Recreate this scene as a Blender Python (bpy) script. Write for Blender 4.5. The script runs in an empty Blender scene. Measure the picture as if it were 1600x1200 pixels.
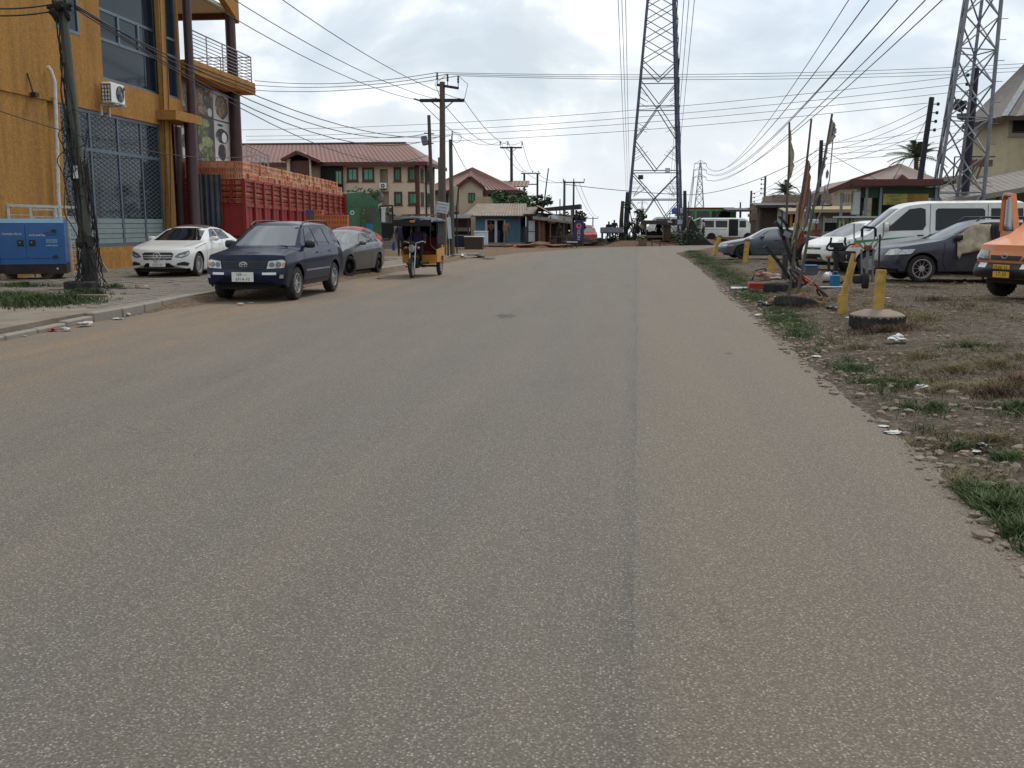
import bpy, bmesh, math, random
import numpy as np
from mathutils import Vector, Matrix, noise
from mathutils.bvhtree import BVHTree
random.seed(7)
R = math.radians
SC = bpy.context.scene
COL = SC.collection
# camera, sky, sun, exposure
FPX = 1550.0
CAM = Vector((0.0, 0.0, 1.65))
YAW, PITCH = R(5.82), math.atan(250.0 / FPX)
cam_d = bpy.data.cameras.new('camera')
cam_d.sensor_width = 36.0
cam_d.lens = FPX / 1600.0 * 36.0
cam_d.clip_end = 6000.0
cam_d.clip_start = 0.05
cam = bpy.data.objects.new('camera', cam_d)
COL.objects.link(cam)
cam.location = CAM
cam.rotation_euler = (math.pi / 2 - PITCH, 0, YAW)
SC.camera = cam
SUN_EL, SUN_AZ = 58.0, 28.0
world = bpy.data.worlds.new('World')
SC.world = world
world.use_nodes = True
_n, _l = world.node_tree.nodes, world.node_tree.links
_n.clear()
w_out = _n.new('ShaderNodeOutputWorld')
w_bg = _n.new('ShaderNodeBackground')
w_bg.inputs['Strength'].default_value = 0.1
w_sky = _n.new('ShaderNodeTexSky')
w_sky.sky_type = 'NISHITA'
w_sky.sun_disc = False
w_sky.sun_elevation = R(SUN_EL)
w_sky.sun_rotation = R(SUN_AZ)
w_sky.dust_density = 2.0
w_tc = _n.new('ShaderNodeTexCoord')
w_sep = _n.new('ShaderNodeSeparateXYZ')
_l.new(w_tc.outputs['Generated'], w_sep.inputs[0])
w_max = _n.new('ShaderNodeMath'); w_max.operation = 'MAXIMUM'; w_max.inputs[1].default_value = 0.012
_l.new(w_sep.outputs['Z'], w_max.inputs[0])
w_comb = _n.new('ShaderNodeCombineXYZ')
_l.new(w_sep.outputs['X'], w_comb.inputs['X']); _l.new(w_sep.outputs['Y'], w_comb.inputs['Y']); _l.new(w_max.outputs[0], w_comb.inputs['Z'])
w_norm = _n.new('ShaderNodeVectorMath'); w_norm.operation = 'NORMALIZE'
_l.new(w_comb.outputs[0], w_norm.inputs[0])
_l.new(w_norm.outputs[0], w_sky.inputs['Vector'])
w_add = _n.new('ShaderNodeMath'); w_add.operation = 'ADD'; w_add.inputs[1].default_value = 0.5
_l.new(w_max.outputs[0], w_add.inputs[0])
w_div = _n.new('ShaderNodeVectorMath'); w_div.operation = 'DIVIDE'
_l.new(w_norm.outputs[0], w_div.inputs[0])
w_c3 = _n.new('ShaderNodeCombineXYZ')
for k in 'XYZ':
 _l.new(w_add.outputs[0], w_c3.inputs[k])
_l.new(w_c3.outputs[0], w_div.inputs[1])
w_n1 = _n.new('ShaderNodeTexNoise'); w_n1.inputs['Scale'].default_value = 2.6; w_n1.inputs['Detail'].default_value = 9; w_n1.inputs['Roughness'].default_value = 0.53
w_n1.inputs['Distortion'].default_value = 0.25
w_off = _n.new('ShaderNodeVectorMath'); w_off.operation = 'ADD'; w_off.inputs[1].default_value = (3.1, 0.8, 0.4)
_l.new(w_div.outputs[0], w_off.inputs[0])
_l.new(w_off.outputs[0], w_n1.inputs['Vector'])
w_r1 = _n.new('ShaderNodeValToRGB')
w_r1.color_ramp.elements[0].position = 0.34; w_r1.color_ramp.elements[0].color = (0.30, 0.30, 0.30, 1)
w_r1.color_ramp.elements[1].position = 0.56; w_r1.color_ramp.elements[1].color = (0.97, 0.97, 0.97, 1)
_l.new(w_n1.outputs['Fac'], w_r1.inputs['Fac'])
w_n2 = _n.new('ShaderNodeTexNoise'); w_n2.inputs['Scale'].default_value = 3.4; w_n2.inputs['Detail'].default_value = 10; w_n2.inputs['Roughness'].default_value = 0.55
w_n2.inputs['Distortion'].default_value = 0.5
w_off2 = _n.new('ShaderNodeVectorMath'); w_off2.operation = 'ADD'; w_off2.inputs[1].default_value = (7.7, 2.3, 1.9)
_l.new(w_div.outputs[0], w_off2.inputs[0]); _l.new(w_off2.outputs[0], w_n2.inputs['Vector'])
w_r2 = _n.new('ShaderNodeValToRGB')
w_r2.color_ramp.elements[0].position = 0.38; w_r2.color_ramp.elements[0].color = (6.1, 6.8, 7.4, 1)
w_r2.color_ramp.elements[1].position = 0.62; w_r2.color_ramp.elements[1].color = (11.6, 11.6, 11.5, 1)
_e = w_r2.color_ramp.elements.new(0.5); _e.color = (7.5, 8.1, 8.6, 1)
_l.new(w_n2.outputs['Fac'], w_r2.inputs['Fac'])
w_skm = _n.new('ShaderNodeMix'); w_skm.data_type = 'RGBA'; w_skm.blend_type = 'MIX'; w_skm.inputs[0].default_value = 0.6
_l.new(w_sky.outputs[0], w_skm.inputs[6]); w_skm.inputs[7].default_value = (6.6, 7.7, 8.8, 1)
w_mix = _n.new('ShaderNodeMix'); w_mix.data_type = 'RGBA'
_l.new(w_r1.outputs[0], w_mix.inputs[0]); _l.new(w_skm.outputs[2], w_mix.inputs[6]); _l.new(w_r2.outputs[0], w_mix.inputs[7])
w_hz = _n.new('ShaderNodeMapRange'); w_hz.inputs['From Min'].default_value = 0.0; w_hz.inputs['From Max'].default_value = 0.13
w_hz.inputs['To Min'].default_value = 1.0; w_hz.inputs['To Max'].default_value = 0.0
_l.new(w_sep.outputs['Z'], w_hz.inputs['Value'])
w_mix2 = _n.new('ShaderNodeMix'); w_mix2.data_type = 'RGBA'
_l.new(w_hz.outputs[0], w_mix2.inputs[0]); _l.new(w_mix.outputs[2], w_mix2.inputs[6]); w_mix2.inputs[7].default_value = (8.1, 8.5, 8.8, 1)
_l.new(w_mix2.outputs[2], w_bg.inputs['Color'])
_l.new(w_bg.outputs[0], w_out.inputs['Surface'])
sun_d = bpy.data.lights.new('sun', 'SUN')
sun_d.energy = 1.5
sun_d.angle = R(11)
sun_d.color = (1.0, 0.95, 0.87)
sun = bpy.data.objects.new('sun', sun_d)
COL.objects.link(sun)
sun.rotation_euler = (R(90 - SUN_EL), 0, R(180 - SUN_AZ))
vs = SC.view_settings
vs.view_transform = 'Standard'
vs.look = 'None'
vs.exposure = 0.17
vs.gamma = 1.0
vs.use_curve_mapping = False
SC.cycles.max_bounces = 6
SC.cycles.diffuse_bounces = 3
SC.cycles.glossy_bounces = 3
SC.cycles.transparent_max_bounces = 12
SC.cycles.use_denoising = True
# surveying helpers (photograph pixel -> place)
_f = Vector((-math.sin(YAW) * math.cos(PITCH), math.cos(YAW) * math.cos(PITCH), -math.sin(PITCH)))
_r = Vector((math.cos(YAW), math.sin(YAW), 0))
_u = _r.cross(_f)
def ray(px, py):
 return _f * FPX + _r * (px - 800.0) + _u * (600.0 - py)
def P(px, py, Y):
 d = ray(px, py); return CAM + d * (Y / d.y)
def PX(px, py, X):
 d = ray(px, py); return CAM + d * (X / d.x)
def GZ(px, py, z=0.0):
 d = ray(px, py); return CAM + d * ((z - CAM.z) / d.z)
def XY(px, Y, py=380):
 return P(px, py, Y).x
def ipl(x, pts):
 if x <= pts[0][0]: return pts[0][1]
 for (a, b), (c, d) in zip(pts, pts[1:]):
  if x <= c: return b + (d - b) * (x - a) / (c - a)
 return pts[-1][1]
def sst(a, b, x):
 t = min(1.0, max(0.0, (x - a) / (b - a))); return t * t * (3 - 2 * t)
_right = [GZ(*p) for p in ((1600, 870), (1440, 715), (1360, 650), (1290, 595), (1180, 495), (1110, 435), (1075, 406), (1058, 397))]
XR = [(-30.0, 2.2)] + [(v.y, v.x) for v in _right]
_left = [GZ(*p) for p in ((0, 535), (140, 505), (312, 477), (527, 442), (629, 424), (720, 407), (807, 396), (866, 391))]
XL = [(-30.0, -8.2)] + [(v.y, v.x) for v in _left]
_nearb = [GZ(*p) for p in ((1056, 396), (1112, 387), (1180, 383.5), (1300, 381.5))]
YN = [(v.x, v.y) for v in _nearb] + [(70.0, 86.0)]
_farb = [GZ(*p) for p in ((850, 392.5), (866, 391.6), (915, 388), (952, 386), (999, 385), (1050, 384), (1097, 381.5), (1180, 378.5))]
YF = [(v.x, v.y) for v in _farb] + [(70.0, 96.0)]
def road_d(x, y):
 """signed distance-like value: below zero on the asphalt"""
 d1 = max(ipl(y, XL) - x, x - ipl(y, XR), y - ipl(x, YF))
 d2 = max(ipl(x, YN) - y, y - ipl(x, YF), 3.2 - x) if x > 2 else 9.0
 return min(d1, d2)
def H(x, y):
 """ground height without lumps"""
 d = road_d(x, y)
 if d < 0: return max(-0.16, d * 0.35)
 if x > ipl(y, XR) and y < ipl(x, YN):
  z = 0.03 * sst(0, .25, d) + 0.17 * sst(0.1, 2.8, d)
  z *= 1 - 0.6 * sst(34, 46, y)
 elif y > ipl(x, YF) - 0.01 and x > -1.2:
  z = 0.35 * sst(0, 2.5, d) * sst(-1.2, .6, x)
 else:
  z = 0.02 * sst(0, .5, d)
  z += 0.112 * sst(.06, .75, d) * sst(16.2, 18.6, y) * (1 - sst(44, 52, y))
 y2 = y - 26 * sst(1, 5, x)
 if y2 > 92: z -= (y2 - 92) * 0.06 * sst(92, 120, y2)
 return max(z, -90)
def G(px, py):
 p = GZ(px, py, 0.0)
 for _ in range(6):
  p = GZ(px, py, H(p.x, p.y))
 return p
def on(x, y, dz=0.0):
 return Vector((x, y, H(x, y) + dz))
# materials
def mat(name, col, rough=0.65, metal=0.0, var=0.16, scale=4.0, bump=0.0, bscale=None, coat=0.0, dirt=None, dirt_amt=0.4, dirt_scale=2.0, spec=0.5, ior=None, stretch=None, dstretch=None):
 m = bpy.data.materials.new(name)
 m.use_nodes = True
 nt = m.node_tree; n, l = nt.nodes, nt.links
 b = n['Principled BSDF']
 b.inputs['Roughness'].default_value = rough
 b.inputs['Metallic'].default_value = metal
 b.inputs['Specular IOR Level'].default_value = spec
 if ior: b.inputs['IOR'].default_value = ior
 if coat:
  b.inputs['Coat Weight'].default_value = coat
  b.inputs['Coat Roughness'].default_value = 0.06
 tc = n.new('ShaderNodeTexCoord')
 vec = tc.outputs['Object']
 if stretch:
  mp = n.new('ShaderNodeMapping'); mp.inputs['Scale'].default_value = stretch
  l.new(vec, mp.inputs['Vector']); vec = mp.outputs[0]
 nz = n.new('ShaderNodeTexNoise'); nz.inputs['Scale'].default_value = scale; nz.inputs['Detail'].default_value = 6; nz.inputs['Roughness'].default_value = 0.62
 l.new(vec, nz.inputs['Vector'])
 rp = n.new('ShaderNodeValToRGB')
 rp.color_ramp.elements[0].position = 0.3; rp.color_ramp.elements[1].position = 0.72
 c = Vector(col)
 rp.color_ramp.elements[0].color = (*[max(0, k * (1 - var)) for k in c], 1)
 rp.color_ramp.elements[1].color = (*[min(1, k * (1 + var)) for k in c], 1)
 l.new(nz.outputs['Fac'], rp.inputs['Fac'])
 out = rp.outputs[0]
 if dirt:
  nd = n.new('ShaderNodeTexNoise'); nd.inputs['Scale'].default_value = dirt_scale; nd.inputs['Detail'].default_value = 8; nd.inputs['Roughness'].default_value = 0.7
  dv = tc.outputs['Object']
  if dstretch:
   mq = n.new('ShaderNodeMapping'); mq.inputs['Scale'].default_value = dstretch; l.new(dv, mq.inputs['Vector']); dv = mq.outputs[0]
  l.new(dv, nd.inputs['Vector'])
  rd = n.new('ShaderNodeValToRGB'); rd.color_ramp.elements[0].position = 0.45; rd.color_ramp.elements[1].position = 0.75
  rd.color_ramp.elements[1].color = (dirt_amt,) * 3 + (1,)
  l.new(nd.outputs['Fac'], rd.inputs['Fac'])
  mx = n.new('ShaderNodeMix'); mx.data_type = 'RGBA'
  l.new(rd.outputs[0], mx.inputs[0]); l.new(out, mx.inputs[6]); mx.inputs[7].default_value = (*dirt, 1)
  out = mx.outputs[2]
 l.new(out, b.inputs['Base Color'])
 if bump:
  nb = n.new('ShaderNodeTexNoise'); nb.inputs['Scale'].default_value = bscale or scale * 6; nb.inputs['Detail'].default_value = 5
  l.new(vec, nb.inputs['Vector'])
  bp = n.new('ShaderNodeBump'); bp.inputs['Strength'].default_value = bump; bp.inputs['Distance'].default_value = 0.03
  l.new(nb.outputs['Fac'], bp.inputs['Height']); l.new(bp.outputs[0], b.inputs['Normal'])
 return m
DUST = (0.26, 0.20, 0.14)
M = {}
def dm(key, *a, **k):
 M[key] = mat(key, *a, **k)
dm('tyre', (0.017, 0.017, 0.018), 0.9, var=.25, scale=12, dirt=(0.13, 0.105, 0.08), dirt_amt=.6, dirt_scale=4)
dm('rubber', (0.015, 0.015, 0.016), 0.7)
dm('chrome', (0.50, 0.51, 0.52), 0.22, 0.35, var=.05)
dm('alloy', (0.40, 0.40, 0.41), 0.35, 0.3, var=.1)
dm('dark_alloy', (0.03, 0.03, 0.033), 0.35, 0.6)
dm('glass', (0.006, 0.008, 0.011), 0.03, var=.2, spec=.4)
dm('clear_glass', (0.03, 0.045, 0.055), 0.03, var=.3, scale=2, spec=1.0, ior=1.85)
dm('lamp', (0.42, 0.43, 0.42), 0.08, 0.35, var=.35, scale=14, coat=1)
dm('lamp_dark', (0.09, 0.1, 0.1), 0.08, 0.3, var=.4, scale=14, coat=1)
dm('amber', (0.55, 0.16, 0.03), 0.15, coat=1)
dm('red_lamp', (0.35, 0.012, 0.01), 0.15, coat=1)
dm('black_plastic', (0.016, 0.016, 0.018), 0.5)
dm('seam', (0.006, 0.006, 0.007), 0.8, var=0)
dm('plate_white', (0.72, 0.72, 0.68), 0.5, var=.08)
dm('plate_yellow', (0.62, 0.38, 0.03), 0.5)
dm('ink', (0.012, 0.012, 0.014), 0.6, var=0)
dm('white_print', (0.75, 0.76, 0.78), 0.5, var=.05)
dm('white_paint', (0.74, 0.75, 0.73), 0.35, coat=.6, var=.05, dirt=DUST, dirt_amt=.22)
dm('white_van', (0.70, 0.71, 0.68), 0.4, coat=.4, var=.06, dirt=DUST, dirt_amt=.35, dirt_scale=1.5)
dm('navy_paint', (0.004, 0.010, 0.036), 0.3, 0.0, coat=.35, var=.15, dirt=(.05,.045,.05), dirt_amt=.12, spec=.1)
dm('grey_paint', (0.09, 0.095, 0.10), 0.35, 0.2, coat=.4, var=.1, dirt=DUST, dirt_amt=.12)
dm('blue_grey_paint', (0.075, 0.095, 0.115), 0.4, 0.2, coat=.5, var=.1, dirt=DUST, dirt_amt=.2)
dm('slate_paint', (0.032, 0.042, 0.062), 0.4, 0.0, coat=.3, var=.12, dirt=DUST, dirt_amt=.2)
dm('red_paint', (0.30, 0.012, 0.012), 0.4, coat=.2, spec=.2)
dm('orange_paint', (0.62, 0.20, 0.06), 0.45, coat=.3, var=.12, dirt=(0.3, 0.16, .09), dirt_amt=.3)
dm('bus_green', (0.02, 0.20, 0.035), 0.45, coat=.3, dirt=DUST, dirt_amt=.15)
dm('stripe_green', (0.015, 0.14, 0.035), 0.4, coat=.3)
dm('cab_green', (0.012, 0.11, 0.035), 0.4, coat=.5, dirt=DUST, dirt_amt=.15)
dm('steel', (0.28, 0.29, 0.31), 0.5, 0.6, var=.2, scale=8)
dm('galv', (0.20, 0.21, 0.235), 0.55, 0.45, var=.22, scale=5)
dm('pylon_steel', (0.075, 0.085, 0.13), 0.6, 0.3, var=.2, scale=3)
dm('dark_metal', (0.02, 0.02, 0.024), 0.55, 0.4, var=.3, scale=9, dirt=(0.12, 0.07, 0.04), dirt_amt=.4)
dm('rust', (0.16, 0.07, 0.035), 0.85, var=.4, scale=8, bump=.3)
dm('red_metal', (0.30, 0.022, 0.022), 0.5, var=.22, scale=3, dirt=(0.10, 0.03, 0.025), dirt_amt=.6, dirt_scale=3)
dm('crate', (0.58, 0.25, 0.13), 0.6, var=.22, scale=1.2)
dm('crate_orange', (0.55, 0.17, 0.06), 0.6, var=.22, scale=1.2)
dm('crate_sunlit', (0.66, 0.37, 0.24), 0.6, var=.2, scale=1.2)  # paler copy of the crate colour, sunlight on the trailer side painted in
dm('crate_inside', (0.22, 0.10, 0.06), 0.7, var=.5, scale=6)
dm('crate_blue', (0.03, 0.11, 0.36), 0.5)
dm('gen_blue', (0.010, 0.105, 0.34), 0.4, var=.12, scale=3, coat=.3, dirt=(0.05, 0.1, 0.2), dirt_amt=.35)
dm('gen_top', (0.16, 0.34, 0.48), 0.5, var=.1)
dm('white_metal', (0.62, 0.62, 0.58), 0.5, var=.1, scale=9, dirt=(0.2, 0.12, 0.07), dirt_amt=.55, dirt_scale=7)
dm('ochre', (0.39, 0.20, 0.056), 0.95, var=.2, scale=7, bump=.9, bscale=26, dirt=(0.16, 0.085, 0.035), dirt_amt=.7, dirt_scale=1.1, spec=.2, dstretch=(1, 1.6, .16))
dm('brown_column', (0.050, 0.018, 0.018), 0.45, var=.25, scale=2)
dm('cream_soffit', (0.58, 0.55, 0.47), 0.8, var=.06)
dm('alu_frame', (0.11, 0.15, 0.19), 0.4, 0.4, var=.15)
dm('tint_glass', (0.012, 0.024, 0.036), 0.05, var=.15, spec=.22)
dm('shop_glass', (0.014, 0.022, 0.026), 0.04, var=.5, scale=.7, spec=.35)
dm('shutter', (0.23, 0.29, 0.29), 0.5, 0.3, var=.1)
dm('beige_wall', (0.56, 0.455, 0.345), 0.9, var=.08, scale=.6, bump=.15, bscale=20, dirt=(0.27, 0.2, 0.15), dirt_amt=.35, dirt_scale=.5)
dm('maroon_trim', (0.085, 0.022, 0.018), 0.6, var=.25)
dm('maroon_roof', (0.175, 0.068, 0.05), 0.55, var=.16, scale=1.5, dirt=(0.13, 0.06, 0.05), dirt_amt=.5, dirt_scale=.4)
dm('brown_roof', (0.23, 0.17, 0.14), 0.65, var=.14, scale=1.2, dirt=(0.16, 0.09, 0.07), dirt_amt=.5)
dm('green_glass', (0.06, 0.36, 0.22), 0.12, var=.18, scale=2, spec=.5)
dm('cream_wall', (0.47, 0.40, 0.27), 0.9, var=.10, scale=.8, bump=.2, bscale=16, dirt=(0.18, 0.15, 0.11), dirt_amt=.5, dirt_scale=.6)
dm('zinc_roof', (0.17, 0.155, 0.14), 0.6, .2, var=.2, scale=1.5, dirt=(0.16, 0.09, 0.06), dirt_amt=.5)
dm('old_tin', (0.24, 0.19, 0.145), 0.7, var=.25, scale=2, dirt=(0.15, 0.08, 0.05), dirt_amt=.7, dirt_scale=1.2)
dm('dark_tin', (0.035, 0.032, 0.038), 0.6, .2, var=.3, scale=2)
dm('block', (0.25, 0.22, 0.19), 0.95, var=.2, scale=2, bump=.4, bscale=14)
dm('block_warm', (0.27, 0.2, 0.145), 0.95, var=.2, scale=2, bump=.4, bscale=14)
dm('mortar', (0.16, 0.14, 0.12), 0.95, var=.2)
dm('concrete', (0.25, 0.23, 0.20), 0.92, var=.2, scale=2, bump=.35, bscale=22, dirt=(0.16, 0.13, 0.1), dirt_amt=.5)
dm('paver', (0.155, 0.14, 0.12), 0.95, var=.22, scale=2.5, bump=.2, bscale=30, dirt=(0.21, 0.155, 0.10), dirt_amt=.65, dirt_scale=.7)
dm('kiosk_blue', (0.075, 0.19, 0.29), 0.6, var=.15, scale=2, dirt=(0.1, 0.12, 0.13), dirt_amt=.4)
dm('wood', (0.15, 0.10, 0.065), 0.85, var=.3, scale=3, stretch=(6, 6, 1), bump=.3)
dm('dark_wood', (0.055, 0.038, 0.028), 0.85, var=.3, scale=3, stretch=(6, 6, 1), bump=.3)
dm('pole_wood', (0.105, 0.092, 0.078), 0.9, var=.3, scale=4, stretch=(5, 5, .6), bump=.5)
dm('pole_green', (0.10, 0.105, 0.082), 0.9, var=.25, scale=4, stretch=(5, 5, .5), bump=.5)
dm('pole_dark', (0.028, 0.027, 0.038), 0.8, var=.25, scale=4, stretch=(5, 5, .6))
dm('cable', (0.010, 0.010, 0.011), 0.6, var=0)
dm('conductor', (0.045, 0.05, 0.058), 0.5, 0.2, var=0)
dm('ceramic', (0.22, 0.23, 0.25), 0.3, var=.1)
dm('yellow_post', (0.50, 0.32, 0.075), 0.75, var=.15, scale=6, bump=.2, dirt=(0.10, 0.065, 0.035), dirt_amt=.9, dirt_scale=5)
dm('bark', (0.09, 0.065, 0.045), 0.95, var=.3, scale=5, bump=.5)
dm('leaf', (0.035, 0.085, 0.022), 0.6, var=.5, scale=1.5)
dm('leaf_dark', (0.020, 0.045, 0.018), 0.6, var=.45, scale=1.5)
dm('palm_leaf', (0.045, 0.085, 0.025), 0.55, var=.4, scale=2)
dm('grass', (0.058, 0.088, 0.024), 0.75, var=.45, scale=.9)
dm('dry_grass', (0.17, 0.135, 0.065), 0.85, var=.35, scale=1.1)
dm('red_weed', (0.115, 0.068, 0.04), 0.85, var=.4, scale=1.3)
dm('rock', (0.23, 0.18, 0.14), 0.95, var=.28, scale=1.3, bump=.2)
dm('bag_white', (0.50, 0.50, 0.48), 0.45, var=.12, scale=8, dirt=(0.3, 0.22, 0.15), dirt_amt=.35, dirt_scale=6)
dm('bag_black', (0.016, 0.017, 0.022), 0.4)
dm('tricycle_yellow', (0.58, 0.24, 0.015), 0.45, var=.12, coat=.3, dirt=(0.2, 0.1, .03), dirt_amt=.4)
dm('canvas_blue', (0.05, 0.075, 0.10), 0.75, var=.2, scale=3)
dm('canvas_black', (0.012, 0.012, 0.016), 0.8, var=.2)
dm('skin', (0.07, 0.035, 0.02), 0.55, var=.1)
dm('hair', (0.008, 0.007, 0.006), 0.9)
dm('purple_cloth', (0.035, 0.018, 0.075), 0.85)
dm('navy_cloth', (0.014, 0.016, 0.035), 0.9)
dm('khaki_cloth', (0.21, 0.125, 0.075), 0.9)
dm('pale_cloth', (0.42, 0.40, 0.34), 0.9)
dm('black_cloth', (0.012, 0.011, 0.013), 0.9)
dm('brown_cloth', (0.09, 0.05, 0.035), 0.9)
dm('red_cloth', (0.26, 0.05, 0.03), 0.9)
dm('blue_bag', (0.015, 0.055, 0.26), 0.4)
dm('jerry_blue', (0.012, 0.16, 0.36), 0.35)
dm('red_plastic', (0.42, 0.022, 0.015), 0.4, var=.15)
dm('sign_white', (0.55, 0.60, 0.64), 0.55, var=.12, scale=4, dirt=(0.3, 0.28, 0.25), dirt_amt=.4)
dm('sign_purple', (0.028, 0.022, 0.085), 0.5)
dm('sign_pink', (0.55, 0.12, 0.25), 0.5)
dm('sign_yellow', (0.28, 0.25, 0.05), 0.6, var=.15)
dm('sign_gold', (0.26, 0.14, 0.02), 0.6, var=.2)
dm('shop_green', (0.012, 0.05, 0.022), 0.6)
dm('shop_white', (0.45, 0.47, 0.45), 0.7, dirt=DUST, dirt_amt=.5)
dm('stall_yellow', (0.40, 0.38, 0.12), 0.7, dirt=DUST, dirt_amt=.4)
dm('orange_wood', (0.42, 0.17, 0.03), 0.7, var=.2)
dm('flag_pale', (0.42, 0.38, 0.34), 0.9, var=.15)
dm('flag_red', (0.30, 0.14, 0.10), 0.9, var=.2)
dm('flag_tan', (0.34, 0.27, 0.17), 0.9, var=.2)
dm('flag_grey', (0.20, 0.20, 0.21), 0.9, var=.25)
dm('tarp', (0.018, 0.022, 0.02), 0.75, var=.4, scale=2)
dm('newsprint', (0.38, 0.32, 0.235), 0.85, var=.35, scale=7)
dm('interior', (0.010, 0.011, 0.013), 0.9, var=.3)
dm('food_red', (0.20, 0.075, 0.06), 0.5, var=.7, scale=3)
dm('food_pale', (0.42, 0.30, 0.18), 0.5, var=.5, scale=4)
dm('lettuce', (0.13, 0.24, 0.035), 0.5, var=.5, scale=5)
dm('lettuce_pale', (0.30, 0.38, 0.13), 0.5, var=.35, scale=5)
dm('poster_white', (0.48, 0.50, 0.50), 0.5, var=.08)
dm('poster_dark', (0.05, 0.06, 0.06), 0.5, var=.4, scale=2)
# mesh building
class MB:
 def __init__(s): s.v, s.f, s.m = [], [], []
 def add(s, vs_, fs, mi=0):
  o = len(s.v); s.v += [tuple(p) for p in vs_]
  s.f += [tuple(i + o for i in f) for f in fs]; s.m += [mi] * len(fs); return s
 def box(s, c, size, rot=None, mi=0):
  x, y, z = size[0] / 2, size[1] / 2, size[2] / 2
  pts = [Vector(p) for p in ((-x, -y, -z), (x, -y, -z), (x, y, -z), (-x, y, -z), (-x, -y, z), (x, -y, z), (x, y, z), (-x, y, z))]
  if rot is not None: pts = [rot @ p for p in pts]
  c = Vector(c)
  return s.add([p + c for p in pts], [(0, 3, 2, 1), (4, 5, 6, 7), (0, 1, 5, 4), (1, 2, 6, 5), (2, 3, 7, 6), (3, 0, 4, 7)], mi)
 def bb(s, a, b, mi=0):
  return s.box([(p + q) / 2 for p, q in zip(a, b)], [abs(q - p) for p, q in zip(a, b)], None, mi)
 def cbox(s, c, size, ch=0.02, rot=None, mi=0):
  """box with chamfered vertical and horizontal edges"""
  x, y, z = size[0] / 2, size[1] / 2, size[2] / 2
  ch = min(ch, x * .9, y * .9, z * .9)
  pts = []
  for zz, i in ((-z, ch), (-z + ch, 0), (z - ch, 0), (z, ch)):
   X, Y = x - i, y - i; k = ch if i == 0 else ch * .6
   pts += [(-X + k, -Y, zz), (X - k, -Y, zz), (X, -Y + k, zz), (X, Y - k, zz), (X - k, Y, zz), (-X + k, Y, zz), (-X, Y - k, zz), (-X, -Y + k, zz)]
  fs = [tuple(range(7, -1, -1)), tuple(range(24, 32))]
  for r_ in range(3):
   for i in range(8):
    j = (i + 1) % 8; fs.append((r_ * 8 + i, r_ * 8 + j, r_ * 8 + 8 + j, r_ * 8 + 8 + i))
  pts = [Vector(p) for p in pts]
  if rot is not None: pts = [rot @ p for p in pts]
  c = Vector(c)
  return s.add([p + c for p in pts], fs, mi)
 def bar(s, a, b, w, h=None, mi=0, up=(0, 0, 1)):
  a, b = Vector(a), Vector(b); d = b - a; L = d.length
  if L < 1e-6: return s
  d /= L; u = Vector(up)
  if abs(d.dot(u)) > .98: u = Vector((1, 0, 0))
  x = d.cross(u).normalized(); z = x.cross(d)
  rot = Matrix((x, d, z)).transposed()
  return s.box((a + b) / 2, (w, L, h or w), rot, mi)
 def tube(s, path, rad, n=8, mi=0, cap=True):
  path = [Vector(p) for p in path]; k = len(path)
  rads = rad if isinstance(rad, (list, tuple)) else [rad] * k
  vs_, fs, px = [], [], None
  for i, p in enumerate(path):
   t = (path[min(i + 1, k - 1)] - path[max(i - 1, 0)])
   t = t.normalized() if t.length > 1e-9 else Vector((0, 0, 1))
   if px is None:
    px = t.cross(Vector((0, 0, 1)) if abs(t.z) < .95 else Vector((1, 0, 0))).normalized()
   else:
    px = (px - t * px.dot(t)); px = px.normalized() if px.length > 1e-6 else t.orthogonal().normalized()
   py = t.cross(px)
   for j in range(n):
    a = 2 * math.pi * j / n
    vs_.append(p + (px * math.cos(a) + py * math.sin(a)) * rads[i])
  for i in range(k - 1):
   for j in range(n):
    q = (j + 1) % n
    fs.append((i * n + j, i * n + q, i * n + n + q, i * n + n + j))
  if cap: fs += [tuple(range(n - 1, -1, -1)), tuple(range((k - 1) * n, k * n))]
  return s.add(vs_, fs, mi)
 def lathe(s, prof, c=(0, 0, 0), axis='z', n=20, mi=0, close=False, cap=True):
  """prof: (radius, height) list"""
  c = Vector(c); vs_, fs = [], []
  for (r_, h) in prof:
   for j in range(n):
    a = 2 * math.pi * j / n; x, y = r_ * math.cos(a), r_ * math.sin(a)
    vs_.append(c + (Vector((x, y, h)) if axis == 'z' else Vector((x, h, y)) if axis == 'y' else Vector((h, x, y))))
  k = len(prof)
  for i in range(k if close else k - 1):
   for j in range(n):
    q = (j + 1) % n; i2 = (i + 1) % k
    fs.append((i * n + j, i * n + q, i2 * n + q, i2 * n + j))
  if not close and cap:
   fs += [tuple(range(n - 1, -1, -1)), tuple(range((k - 1) * n, k * n))]
  return s.add(vs_, fs, mi)
 def prism(s, poly, w0, w1, fn, mi=0):
  """extrude a 2-D polygon: fn(u, v, w) -> point"""
  n = len(poly)
  vs_ = [fn(u, v, w0) for u, v in poly] + [fn(u, v, w1) for u, v in poly]
  fs = [tuple(range(n - 1, -1, -1)), tuple(range(n, 2 * n))] + [(i, (i + 1) % n, n + (i + 1) % n, n + i) for i in range(n)]
  return s.add(vs_, fs, mi)
 def grid(s, rows, mi=0, closed=False):
  k, n = len(rows), len(rows[0]); fs = []
  for i in range(k - 1):
   for j in range(n if closed else n - 1):
    q = (j + 1) % n
    fs.append((i * n + j, i * n + q, i * n + n + q, i * n + n + j))
  return s.add([p for r_ in rows for p in r_], fs, mi)
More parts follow.
